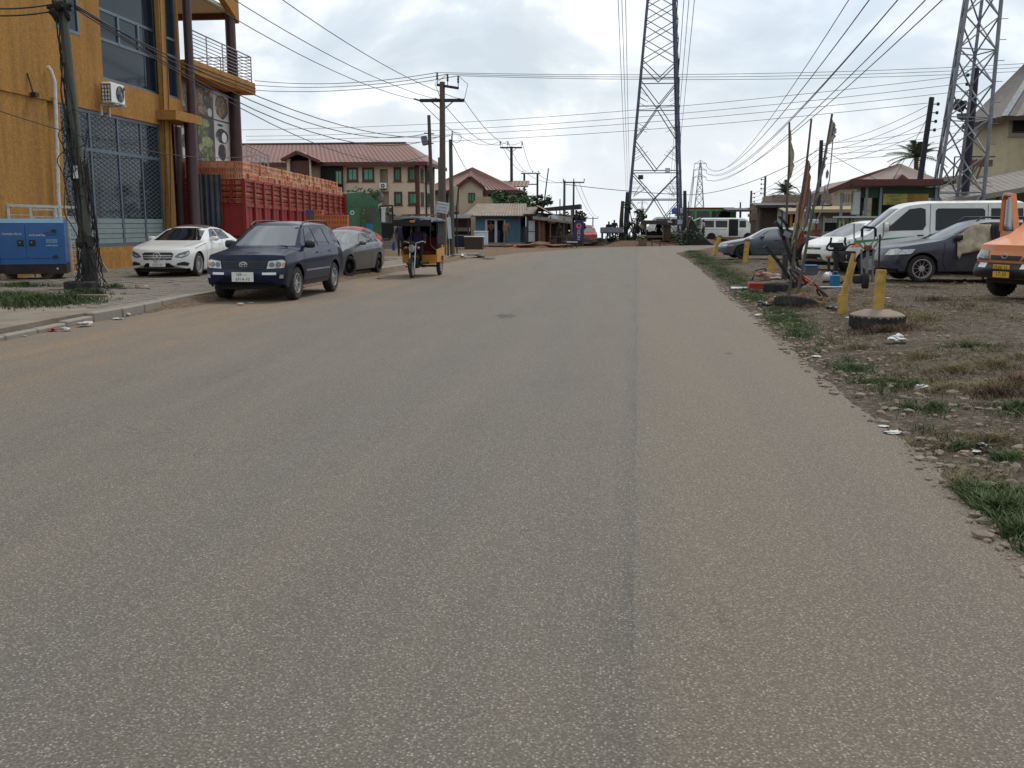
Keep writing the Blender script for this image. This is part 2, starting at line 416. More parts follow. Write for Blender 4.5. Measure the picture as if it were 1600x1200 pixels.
 def blob(s, c, rad, sub=2, amp=.25, seed=0, mi=0, flat=None, freq=1.6):
  b = bmesh.new(); bmesh.ops.create_icosphere(b, subdivisions=sub, radius=1)
  vs_ = []
  for v in b.verts:
   k = 1 + amp * noise.noise(v.co * freq + Vector((seed * 3.7, seed * 1.3, 0)))* 1.6
   p = Vector((v.co.x * rad[0], v.co.y * rad[1], v.co.z * rad[2])) * k
   if flat is not None and p.z < flat: p.z = flat
   vs_.append(p + Vector(c))
  fs = [tuple(v.index for v in f.verts) for f in b.faces]
  b.free(); return s.add(vs_, fs, mi)
 def mesh(s, name, mats, smooth=None):
  me = bpy.data.meshes.new(name)
  me.from_pydata([tuple(p) for p in s.v], [], s.f)
  if not isinstance(mats, (list, tuple)): mats = [mats]
  for m in mats: me.materials.append(M[m] if isinstance(m, str) else m)
  if len(mats) > 1: me.polygons.foreach_set('material_index', s.m)
  b = bmesh.new(); b.from_mesh(me); bmesh.ops.recalc_face_normals(b, faces=b.faces); b.to_mesh(me); b.free()
  if smooth is not None:
   me.polygons.foreach_set('use_smooth', [True] * len(me.polygons))
   me.set_sharp_from_angle(angle=R(smooth))
  me.update()
  return me
 def build(s, name, mats, parent=None, smooth=None, loc=None):
  o = bpy.data.objects.new(name, s.mesh(name, mats, smooth))
  COL.objects.link(o)
  if parent is not None: o.parent = parent
  if loc is not None: o.location = loc
  return o
def tag(o, label=None, cat=None, group=None, kind=None):
 if label: o['label'] = label
 if cat: o['category'] = cat
 if group: o['group'] = group
 if kind: o['kind'] = kind
 return o
def thing(name, label, cat, loc=(0, 0, 0), rz=0.0, group=None):
 o = bpy.data.objects.new(name, None)
 o.empty_display_size = 0.2
 COL.objects.link(o)
 o.location = loc; o.rotation_euler = (0, 0, rz)
 return tag(o, label, cat, group)
def inst(name, me, parent=None, loc=None, rot=None):
 o = bpy.data.objects.new(name, me); COL.objects.link(o)
 if parent is not None: o.parent = parent
 if loc is not None: o.location = loc
 if rot is not None: o.rotation_euler = rot
 return o
def text(name, s, size, mt, parent, loc, rot, extrude=.002, sx=1.0):
 cu = bpy.data.curves.new(name, 'FONT'); cu.body = s; cu.size = size; cu.extrude = extrude
 cu.align_x = 'CENTER'; cu.align_y = 'CENTER'; cu.resolution_u = 2
 tmp = bpy.data.objects.new(name + '_tmp', cu)
 COL.objects.link(tmp)
 me = bpy.data.meshes.new_from_object(tmp.evaluated_get(bpy.context.evaluated_depsgraph_get()))
 bpy.data.objects.remove(tmp); bpy.data.curves.remove(cu)
 me.materials.clear(); me.materials.append(M[mt])
 me.name = name
 o = inst(name, me, parent, loc, rot); o.scale = (sx, 1, 1)
 return o
def nth(i):
 return '%d%s' % (i, 'th' if 10 < i % 100 < 14 else {1: 'st', 2: 'nd', 3: 'rd'}.get(i % 10, 'th'))
def wire(label, group, p0, p1, sag=0.4, r=0.02, mt='cable', name='overhead_cable', n=14):
 p0, p1 = Vector(p0), Vector(p1)
 pts = []
 for i in range(n + 1):
  t = i / n; p = p0.lerp(p1, t); p.z -= sag * 4 * t * (1 - t); pts.append(p)
 o = MB().tube([p - p0 for p in pts], r, 5).build(name, mt)
 o.location = p0
 return tag(o, label, 'cable', group)
# the ground
def nodes(m):
 m.use_nodes = True
 return m.node_tree.nodes, m.node_tree.links, m.node_tree.nodes['Principled BSDF']
def nmath(n, l, op, a, b=None, c=None):
 q = n.new('ShaderNodeMath'); q.operation = op
 for i, k in enumerate((a, b, c)):
  if k is None: continue
  if isinstance(k, (int, float)): q.inputs[i].default_value = k
  else: l.new(k, q.inputs[i])
 return q.outputs[0]
def nramp(n, l, fac, stops):
 q = n.new('ShaderNodeValToRGB'); e = q.color_ramp.elements
 while len(e) < len(stops): e.new(0.5)
 for k, (p, c) in zip(e, stops):
  k.position = p; k.color = (*c, 1) if len(c) == 3 else c
 l.new(fac, q.inputs['Fac']); return q.outputs[0]
def nnoise(n, l, vec, scale, detail=5, rough=.55, dist=0.0):
 q = n.new('ShaderNodeTexNoise'); q.inputs['Scale'].default_value = scale; q.inputs['Detail'].default_value = detail
 q.inputs['Roughness'].default_value = rough; q.inputs['Distortion'].default_value = dist
 l.new(vec, q.inputs['Vector']); return q.outputs['Fac']
def nmix(n, l, fac, a, b, blend='MIX'):
 q = n.new('ShaderNodeMix'); q.data_type = 'RGBA'; q.blend_type = blend
 for i, k in ((0, fac), (6, a), (7, b)):
  if isinstance(k, tuple): q.inputs[i].default_value = (*k, 1) if len(k) == 3 else k
  elif isinstance(k, (int, float)): q.inputs[i].default_value = k
  else: l.new(k, q.inputs[i])
 return q.outputs[2]
def nmap(n, l, vec, sc):
 q = n.new('ShaderNodeMapping'); q.inputs['Scale'].default_value = sc; l.new(vec, q.inputs['Vector']); return q.outputs[0]
def road_material():
 m = bpy.data.materials.new('asphalt'); n, l, b = nodes(m)
 tc = n.new('ShaderNodeTexCoord'); v = tc.outputs['Object']
 sp = n.new('ShaderNodeSeparateXYZ'); l.new(v, sp.inputs[0])
 X, Y = sp.outputs['X'], sp.outputs['Y']
 big = nnoise(n, l, v, .55, 6, .6)
 streak = nnoise(n, l, nmap(n, l, v, (1.5, .10, 1)), 1.4, 6, .62)
 fine = nnoise(n, l, v, 95, 5, .75)
 col = nramp(n, l, streak, [(.3, (.168, .149, .121)), (.52, (.190, .168, .135)), (.72, (.212, .182, .142))])
 col = nmix(n, l, nramp(n, l, big, [(.42, (0, 0, 0)), (.68, (.5,) * 3)]), col, (.214, .182, .141))
 wob = nmath(n, l, 'MULTIPLY_ADD', nnoise(n, l, nmap(n, l, v, (.3, .3, 1)), 1.2, 3), .16, -.08)
 s = nmath(n, l, 'ADD', nmath(n, l, 'SUBTRACT', X, nmath(n, l, 'MULTIPLY', Y, .0225)), wob)
 right = nramp(n, l, nmath(n, l, 'MULTIPLY_ADD', s, .9, .36), [(.4, (0, 0, 0)), (.62, (.6,) * 3)])
 col = nmix(n, l, right, col, (.232, .182, .134))
 sd = nmath(n, l, 'ADD', nmath(n, l, 'ADD', s, -.02), nmath(n, l, 'MULTIPLY_ADD', nnoise(n, l, v, 9, 4, .7), .07, -.035))
 strip = nramp(n, l, nmath(n, l, 'MULTIPLY_ADD', sd, 2.0, .5), [(.18, (0, 0, 0)), (.42, (.3,) * 3), (.5, (.62,) * 3), (.52, (0, 0, 0))])
 strip = nmath(n, l, 'MULTIPLY', strip, nramp(n, l, nnoise(n, l, nmap(n, l, v, (2, .5, 1)), 1.3, 6, .7), [(.36, (.25,) * 3), (.6, (1, 1, 1))]))
 col = nmix(n, l, strip, col, (.092, .092, .088))
 le = nmath(n, l, 'ADD', nmath(n, l, 'SUBTRACT', nmath(n, l, 'MULTIPLY', X, -1.0), nmath(n, l, 'MULTIPLY', nmath(n, l, 'SUBTRACT', 45.0, Y), .045)), nmath(n, l, 'MULTIPLY_ADD', big, 3.2, -1.6))
 ldust = nramp(n, l, nmath(n, l, 'MULTIPLY', le, .1), [(.34, (0, 0, 0)), (.60, (.85,) * 3)])
 ldust = nmath(n, l, 'MULTIPLY', ldust, nramp(n, l, nnoise(n, l, nmap(n, l, v, (2.2, .25, 1)), 1.0, 6, .7), [(.35, (.15,) * 3), (.6, (1, 1, 1))]))
 col = nmix(n, l, ldust, col, (.30, .195, .115))
 wp = nramp(n, l, nnoise(n, l, nmap(n, l, v, (1.1, .03, 1)), 1.0, 3), [(.5, (0, 0, 0)), (.66, (.5,) * 3)])
 col = nmix(n, l, wp, col, (.168, .157, .135))
 col = nmix(n, l, 1.0, col, nramp(n, l, fine, [(.28, (.40,) * 3), (.5, (1.0,) * 3), (.72, (1.5,) * 3)]), 'MULTIPLY')
 vo = n.new('ShaderNodeTexVoronoi'); vo.inputs['Scale'].default_value = 84; vo.inputs['Randomness'].default_value = 1
 l.new(v, vo.inputs['Vector'])
 sx = n.new('ShaderNodeSeparateColor'); l.new(vo.outputs['Color'], sx.inputs[0])
 near = nramp(n, l, vo.outputs['Distance'], [(.28, (1, 1, 1)), (.5, (0, 0, 0))])
 col = nmix(n, l, 1.0, col, nramp(n, l, vo.outputs['Distance'], [(.15, (1.12,) * 3), (.65, (.64,) * 3)]), 'MULTIPLY')
 chip = nmath(n, l, 'MULTIPLY', near, nramp(n, l, sx.outputs[0], [(.6, (0, 0, 0)), (.73, (.34,) * 3), (.94, (.55,) * 3), (1, (1,) * 3)]))
 col = nmix(n, l, chip, col, (.40, .375, .33))
 pit = nmath(n, l, 'MULTIPLY', near, nramp(n, l, sx.outputs[1], [(.86, (0, 0, 0)), (.92, (.8,) * 3)]))
 col = nmix(n, l, pit, col, (.06, .053, .044))
 vs2 = n.new('ShaderNodeTexVoronoi'); vs2.inputs['Scale'].default_value = .9; l.new(nmap(n, l, v, (1, .8, 1)), vs2.inputs['Vector'])
 sc2 = n.new('ShaderNodeSeparateColor'); l.new(vs2.outputs['Color'], sc2.inputs[0])
 rr = nmath(n, l, 'ADD', vs2.outputs['Distance'], nmath(n, l, 'MULTIPLY_ADD', nnoise(n, l, v, 22, 4, .7), .09, -.045))
 spot = nmath(n, l, 'MULTIPLY', nramp(n, l, rr, [(.02, (.75,) * 3), (.065, (0, 0, 0))]), nramp(n, l, sc2.outputs[2], [(.45, (0, 0, 0)), (.5, (1, 1, 1))]))
 col = nmix(n, l, spot, col, (.055, .042, .033))
 vc = n.new('ShaderNodeTexVoronoi'); vc.feature = 'DISTANCE_TO_EDGE'; vc.inputs['Scale'].default_value = 1.3
 wv = n.new('ShaderNodeVectorMath'); wv.operation = 'ADD'; l.new(v, wv.inputs[0]); nw = n.new('ShaderNodeTexNoise'); nw.inputs['Scale'].default_value = 3.5; nw.inputs['Detail'].default_value = 6; l.new(v, nw.inputs['Vector']); l.new(nw.outputs['Color'], wv.inputs[1]); l.new(wv.outputs[0], vc.inputs['Vector'])
 crack = nmath(n, l, 'MULTIPLY', nramp(n, l, vc.outputs['Distance'], [(.004, (1, 1, 1)), (.016, (0, 0, 0))]), nramp(n, l, nnoise(n, l, v, .35, 4), [(.55, (0, 0, 0)), (.64, (.6,) * 3)]))
 col = nmix(n, l, crack, col, (.06, .05, .042))
 dv = n.new('ShaderNodeVectorMath'); dv.operation = 'SUBTRACT'; l.new(v, dv.inputs[0]); dv.inputs[1].default_value = tuple(GZ(790, 494)); ln = n.new('ShaderNodeVectorMath'); ln.operation = 'LENGTH'; l.new(nmap(n, l, dv.outputs[0], (1.1, .45, 1)), ln.inputs[0])
 hole = nramp(n, l, nmath(n, l, 'ADD', ln.outputs['Value'], nmath(n, l, 'MULTIPLY_ADD', nnoise(n, l, v, 7, 6, .75), 1.1, -.55)), [(.08, (.85,) * 3), (.24, (0, 0, 0))])
 col = nmix(n, l, hole, col, (.05, .045, .038))
 l.new(col, b.inputs['Base Color'])
 b.inputs['Roughness'].default_value = .82
 b.inputs['Specular IOR Level'].default_value = .35
 hb = nmath(n, l, 'ADD', nmath(n, l, 'MULTIPLY', near, .6), nmath(n, l, 'ADD', fine, nmath(n, l, 'MULTIPLY', strip, -.8)))
 bp = n.new('ShaderNodeBump'); bp.inputs['Strength'].default_value = .5; bp.inputs['Distance'].default_value = .012
 l.new(hb, bp.inputs['Height']); l.new(bp.outputs[0], b.inputs['Normal'])
 return m
def soil_material():
 m = bpy.data.materials.new('soil'); n, l, b = nodes(m)
 tc = n.new('ShaderNodeTexCoord'); v = tc.outputs['Object']
 sp = n.new('ShaderNodeSeparateXYZ'); l.new(v, sp.inputs[0])
 big = nnoise(n, l, v, .5, 6, .6)
 mid = nnoise(n, l, v, 3.2, 8, .68, .3)
 fine = nnoise(n, l, v, 26, 6, .7)
 col = nramp(n, l, mid, [(.28, (.066, .050, .037)), (.47, (.150, .112, .082)), (.62, (.212, .167, .128)), (.8, (.28, .24, .20))])
 col = nmix(n, l, nramp(n, l, big, [(.38, (0, 0, 0)), (.62, (.55,) * 3)]), col, (.20, .163, .128))
 far = nramp(n, l, nmath(n, l, 'MULTIPLY', sp.outputs['Y'], .01), [(.42, (0, 0, 0)), (.72, (.8,) * 3)])
 col = nmix(n, l, far, col, (.215, .105, .062))
 left = nramp(n, l, nmath(n, l, 'MULTIPLY_ADD', sp.outputs['X'], .05, .5), [(.3, (.75,) * 3), (.48, (0, 0, 0))])
 col = nmix(n, l, left, col, (.275, .185, .115))
 gm = nramp(n, l, nnoise(n, l, v, .9, 7, .72), [(.55, (0, 0, 0)), (.68, (.55,) * 3)])
 col = nmix(n, l, gm, col, (.085, .085, .035))
 col = nmix(n, l, 1.0, col, nramp(n, l, fine, [(.28, (.42,) * 3), (.5, (1,) * 3), (.75, (1.45,) * 3)]), 'MULTIPLY')
 vo = n.new('ShaderNodeTexVoronoi'); vo.inputs['Scale'].default_value = 13; l.new(v, vo.inputs['Vector'])
 sx = n.new('ShaderNodeSeparateColor'); l.new(vo.outputs['Color'], sx.inputs[0])
 near = nramp(n, l, vo.outputs['Distance'], [(.18, (1, 1, 1)), (.42, (0, 0, 0))])
 chip = nmath(n, l, 'MULTIPLY', near, nramp(n, l, sx.outputs[0], [(.6, (0, 0, 0)), (.75, (.7,) * 3)]))
 col = nmix(n, l, chip, col, (.29, .235, .185))
 col = nmix(n, l, 1.0, col, nramp(n, l, vo.outputs['Distance'], [(.2, (1.1,) * 3), (.7, (.6,) * 3)]), 'MULTIPLY')
 l.new(col, b.inputs['Base Color'])
 b.inputs['Roughness'].default_value = .95; b.inputs['Specular IOR Level'].default_value = .2
 hb = nmath(n, l, 'ADD', nmath(n, l, 'MULTIPLY', mid, 2.0), nmath(n, l, 'ADD', nmath(n, l, 'MULTIPLY', fine, .6), nmath(n, l, 'MULTIPLY', chip, .8)))
 bp = n.new('ShaderNodeBump'); bp.inputs['Strength'].default_value = 1.0; bp.inputs['Distance'].default_value = .08
 l.new(hb, bp.inputs['Height']); l.new(bp.outputs[0], b.inputs['Normal'])
 return m
def food_print(name, cols, scale, dark=.25):
 m = bpy.data.materials.new(name); n, l, b = nodes(m)
 tc = n.new('ShaderNodeTexCoord'); vo = n.new('ShaderNodeTexVoronoi'); vo.inputs['Scale'].default_value = scale
 w = n.new('ShaderNodeVectorMath'); w.operation = 'ADD'; l.new(tc.outputs['Object'], w.inputs[0])
 nz = n.new('ShaderNodeTexNoise'); nz.inputs['Scale'].default_value = scale * 1.5; l.new(tc.outputs['Object'], nz.inputs['Vector']); sc = n.new('ShaderNodeVectorMath'); sc.operation = 'SCALE'; sc.inputs['Scale'].default_value = .35
 l.new(nz.outputs['Color'], sc.inputs[0]); l.new(sc.outputs[0], w.inputs[1]); l.new(w.outputs[0], vo.inputs['Vector'])
 s_ = n.new('ShaderNodeSeparateColor'); l.new(vo.outputs['Color'], s_.inputs[0])
 col = nramp(n, l, s_.outputs[0], [(i / max(1, len(cols) - 1), c) for i, c in enumerate(cols)])
 col = nmix(n, l, 1.0, col, nramp(n, l, vo.outputs['Distance'], [(.1, (1.15,) * 3), (.6, (dark,) * 3)]), 'MULTIPLY')
 l.new(col, b.inputs['Base Color']); b.inputs['Roughness'].default_value = .5
 M[name] = m
food_print('food_red', [(.30, .10, .07), (.10, .05, .04), (.42, .25, .18), (.20, .05, .05), (.5, .45, .40)], 3.2)
food_print('food_pale', [(.45, .32, .16), (.30, .16, .07), (.55, .48, .36), (.38, .26, .12)], 6)
food_print('lettuce', [(.10, .20, .03), (.22, .32, .06), (.06, .12, .02), (.32, .38, .14)], 6)
food_print('lettuce_pale', [(.30, .38, .13), (.42, .46, .26), (.20, .28, .06)], 7, .5)
food_print('poster_dark', [(.05, .06, .06), (.10, .10, .10), (.03, .035, .03), (.2, .2, .19)], 4)
M['asphalt'] = road_material()
M['soil'] = soil_material()
def rng(a, b, s):
 k = max(1, int(round((b - a) / s))); return [a + (b - a) * i / k for i in range(k)]
def lump(x, y):
 """lumps of the trodden soil on top of H"""
 d = road_d(x, y)
 if d < -.6: return 0.0
 a = .03 * noise.fractal(Vector((x * .9, y * .9, .3)), .9, 2.1, 5) + .012 * noise.noise(Vector((x * 5.2, y * 5.2, 1.7)))
 if y < 26 and x > 0:
  a += .02 * max(0, noise.noise(Vector((x * 2.3, y * 2.3, 4.1)))) + .014 * noise.noise(Vector((x * 11, y * 11, 7.7)))
  a *= .35 + .65 * sst(-.1, .6, d)
 if x < 0: a *= .5
 return a
xs = [-1500, -600, -250, -120, -60, -35] + rng(-25, -10, 1.0) + rng(-10, -3, .22) + rng(-3, 1.4, .45) + rng(1.4, 10, .065) + rng(10, 24, .5) + [24, 30, 45, 70, 120, 250, 600, 1500]
ys = [-60, -20, -8] + rng(-4, 3, .8) + rng(3, 24, .075) + rng(24, 48, .22) + rng(48, 112, .6) + [112, 120, 135, 160, 200, 280, 420, 700, 1200, 2200]
gb = MB()
gb.grid([[(x, y, H(x, y) + lump(x, y)) for x in xs] for y in ys])
ground = gb.build('ground', 'soil', smooth=70)
tag(ground, kind='structure')
rb = MB()
rb.grid([[(x, y, 0) for x in rng(-14, 2, 2) + rng(2, 60, 2) + [60]] for y in rng(-40, 104, 2) + [104]])
road = rb.build('road', 'asphalt')
bm = bmesh.new(); bm.from_mesh(road.data)
bmesh.ops.delete(bm, geom=[f for f in bm.faces if all(road_d(v.co.x, v.co.y) > 1.2 for v in f.verts) or f.calc_center_median().y > 98], context='FACES')
bm.to_mesh(road.data); bm.free()
tag(road, kind='structure')
# pavement on the left: kerb stones, slab, pavers
def xk(y): return ipl(y, XL) - .12 - .55 * sst(16.5, 21, y) * (1 - .3 * sst(26, 40, y))
PZ = .15
pv = MB()
yy = rng(6, 46, .6) + [46]
pv.grid([[(xk(y) - .10, y, PZ), (xk(y) - 4, y, PZ), (-24, y, PZ)] for y in yy])
pv.grid([[(xk(y) - .10, y, PZ), (xk(y) - .10, y, -.1)] for y in yy])
M['pave_base'] = mat('pave_base', (.20, .165, .125), .95, var=.25, scale=2.2, bump=.4, bscale=20, dirt=(.12, .11, .09), dirt_amt=.6, dirt_scale=.6)
pavement = pv.build('pavement', 'pave_base')
tag(pavement, kind='structure')
kst = MB().cbox((0, 0, 0), (.16, .88, .30), .02).mesh('kerb_stone', 'concrete')
y = 7.0
while y < 44:
 x0, x1 = xk(y), xk(y + .9)
 o = inst('kerb_stone', kst, pavement, (((x0 + x1) / 2), y + .45, PZ - .135 - .09 * (1 - sst(14.6, 16, y))), (random.uniform(-.01, .01), random.uniform(-.02, .02), -math.atan2(x1 - x0, .9)))
 y += .905
pm = MB().cbox((0, 0, 0), (.19, .385, .05), .012).mesh('paver', 'paver')
cells = []
row = 0
xx = -9.35
while xx > -16.6:
 y = 17.2 + (row % 2) * .2
 while y < 44:
  if xx < xk(y) - .35 and not (xx < -10.0 and y < 20.5) and random.random() > .05:
   cells.append((xx, y))
  y += .41
 xx -= .205; row += 1
cells.sort(key=lambda c: c[1] - .35 * c[0])
far_p = MB()
for i, (x, y) in enumerate(cells):
 z = PZ + .002 + random.uniform(-.006, .006)
 if i < 300:
  inst('paver', pm, pavement, (x, y, z - .012), (random.uniform(-.02, .02), random.uniform(-.02, .02), random.uniform(-.01, .01)))
 else:
  far_p.box((x, y, z - .012), (.19, .385, .05))
o = far_p.build('paver_field', 'paver', pavement); o['kind'] = 'stuff'
# stones, grass, weeds
def scatter(name, label, cat, verts, faces, mt):
 me = bpy.data.meshes.new(name)
 me.from_pydata(verts, [], faces); me.materials.append(M[mt]); me.update()
 o = bpy.data.objects.new(name, me); COL.objects.link(o)
 return tag(o, label, cat, kind='stuff')
def gz(x, y): return H(x, y) + lump(x, y)
ico = bmesh.new(); bmesh.ops.create_icosphere(ico, subdivisions=1, radius=1)
ICO_V = [v.co.copy() for v in ico.verts]; ICO_F = [tuple(v.index for v in f.verts) for f in ico.faces]; ico.free()
vs_, fs_ = [], []
cnt = 0
while cnt < 5200:
 y = 3.5 + 24 * random.random() ** 1.35
 e = ipl(y, XR)
 x = e - .12 + (abs(random.gauss(0, .55)) if random.random() < .4 else random.uniform(0, 6.5))
 r_ = .008 + .040 * random.random() ** 3.6
 if noise.noise(Vector((x * .8, y * .8, 9))) < -.12 and random.random() < .7: continue
 a = random.uniform(0, 6.28); c, s_ = math.cos(a), math.sin(a)
 sx, sy, sz = r_ * random.uniform(.8, 1.7), r_ * random.uniform(.7, 1.2), r_ * random.uniform(.45, .95)
 o_ = len(vs_); z = max(gz(x, y), 0) + sz * .25
 for q in ICO_V:
  k = random.uniform(.65, 1.2); X, Y = q.x * sx * k, q.y * sy * k
  vs_.append((x + X * c - Y * s_, y + X * s_ + Y * c, z + q.z * sz * k))
 fs_ += [tuple(i + o_ for i in f) for f in ICO_F]; cnt += 1
scatter('stones', 'loose broken stones lying over the right dirt verge', 'stones', vs_, fs_, 'rock')
def blades(patches, hmin, hmax, wid, lean=.5):
 vs_, fs_ = [], []
 for (cx, cy, rx, ry, num, k) in patches:
  for _ in range(num):
   a = random.uniform(0, 6.283); q = abs(random.gauss(0, .55))
   x, y = cx + rx * q * math.cos(a), cy + ry * q * math.sin(a)
   if road_d(x, y) < -.02: continue
   if noise.noise(Vector((x * 3.3, y * 3.3, 2))) + .6 * noise.noise(Vector((x * 9, y * 9, 5))) < -.30 + .22 * q: continue
   z = max(gz(x, y), 0) - .01
   if x < -9.5: z = max(z, PZ)
   h = random.uniform(hmin, hmax) * k * max(.4, 1.15 - .5 * q); th = random.uniform(0, 6.283)
   lx, ly = random.gauss(0, lean) * h, random.gauss(0, lean) * h
   wx, wy = wid * k * math.cos(th), wid * k * math.sin(th)
   o_ = len(vs_)
   vs_ += [(x - wx, y - wy, z), (x + wx, y + wy, z), (x + lx * .45 + wx * .7, y + ly * .45 + wy * .7, z + h * .6), (x + lx * .45 - wx * .7, y + ly * .45 - wy * .7, z + h * .6), (x + lx, y + ly, z + h * .92)]
   fs_ += [(o_, o_ + 1, o_ + 2, o_ + 3), (o_ + 3, o_ + 2, o_ + 4)]
 return vs_, fs_
def gp(px, py, rx, ry, num, k=1.0):
 p = G(px, py); return (p.x, p.y, rx, ry, num, k)
green = [(ipl(yy_, XR) + .18 + .012 * yy_ + random.uniform(-.1, .25), yy_, .22 + .012 * yy_, .9, 420 if yy_ > 15 else 90, 1.0) for yy_ in np.arange(8, 62, .8)] + [gp(1560, 800, .42, .75, 2600, 1.1), gp(1600, 840, .4, .5, 1500, 1.1), gp(1520, 775, .25, .35, 700), gp(1395, 603, .34, .38, 1500), gp(1330, 578, .28, .55, 1300), gp(1240, 520, .35, 1.3, 1500),
         gp(1215, 500, .3, 1.2, 1200), gp(1170, 465, .4, 2.2, 1500), gp(1130, 432, .5, 3.0, 1200), gp(1100, 412, .8, 4.5, 1400), gp(1085, 402, 1.2, 6, 1500), gp(1520, 545, .5, .4, 700),
         gp(1590, 640, .4, .5, 900), gp(1460, 640, .2, .3, 300), gp(1430, 640, .25, .25, 260), gp(1570, 720, .3, .4, 500), gp(1450, 770, .1, .1, 100), gp(1500, 700, .2, .3, 300), gp(1150, 410, 1.6, 4, 1400)]
v_, f_ = blades([(a, b_, c * 1.15, d * 1.15, int(e * 1.7), f) for a, b_, c, d, e, f in green], .025, .095, .0045, .7)
scatter('grass', 'short green grass in tufts along the right road edge', 'grass', v_, f_, 'grass')
dry = [(ipl(yy_, XR) + random.uniform(.5, 4.5), yy_, .5, .6, 160, 1.0) for yy_ in np.arange(5, 45, .35)] + [gp(1380, 490, 1.0, 1.6, 2600), gp(1450, 500, .9, 1.2, 1500), gp(1250, 455, .7, 1.6, 1700), gp(1500, 580, .7, .5, 1300), gp(1560, 570, .5, .5, 700), gp(1560, 605, .5, .35, 900), gp(1440, 560, .6, .6, 700),
       gp(1200, 430, 1.5, 3.5, 2400), gp(1300, 470, .8, 1.4, 900), gp(1340, 545, .5, .4, 500), gp(1540, 470, 1.2, 1.2, 1300), gp(1590, 560, .4, .5, 700), gp(1600, 500, .8, .8, 600), gp(1480, 610, .4, .3, 600),
       gp(1550, 690, .5, .5, 700), gp(1470, 700, .4, .4, 300), gp(1240, 415, 2.5, 3, 1500), gp(1420, 450, 2.2, 1.2, 1200), gp(1500, 760, .5, .5, 600)]
v_, f_ = blades([(a, b_, c * 1.2, d * 1.2, int(e * 1.6), f) for a, b_, c, d, e, f in dry], .025, .09, .0035, 1.1)
scatter('dry_grass', 'withered straw coloured grass over the right dirt lot', 'dry grass', v_, f_, 'dry_grass')
red = [gp(1560, 618, .5, .3, 700, 1.1), gp(1590, 600, .4, .3, 600, 1.1), gp(1380, 520, .6, .5, 1300, 1.1), gp(1250, 480, .6, .8, 1300), gp(1460, 470, 1.0, .9, 700), gp(1510, 480, .8, .6, 500), gp(1420, 515, .5, .4, 500)]
v_, f_ = blades(red, .03, .13, .004, .8)
scatter('red_weeds', 'reddish brown dead weeds around the tyres and posts', 'weeds', v_, f_, 'red_weed')
lg = [gp(60, 480, 1.2, 1.1, 3800, 1.3), gp(20, 470, 1.0, 1.2, 2200, 1.3), gp(110, 475, .8, .8, 1700, 1.2), gp(-20, 480, 1.0, 1.2, 1500, 1.3), gp(150, 462, .6, .3, 600), gp(40, 450, 1.3, .5, 1200), gp(180, 452, .5, .3, 300), gp(120, 462, .7, .4, 600)]
v_, f_ = blades(lg, .06, .17, .008, .5)
scatter('lawn', 'dark green grass patch on the left pavement by the generator', 'grass', v_, f_, 'grass')
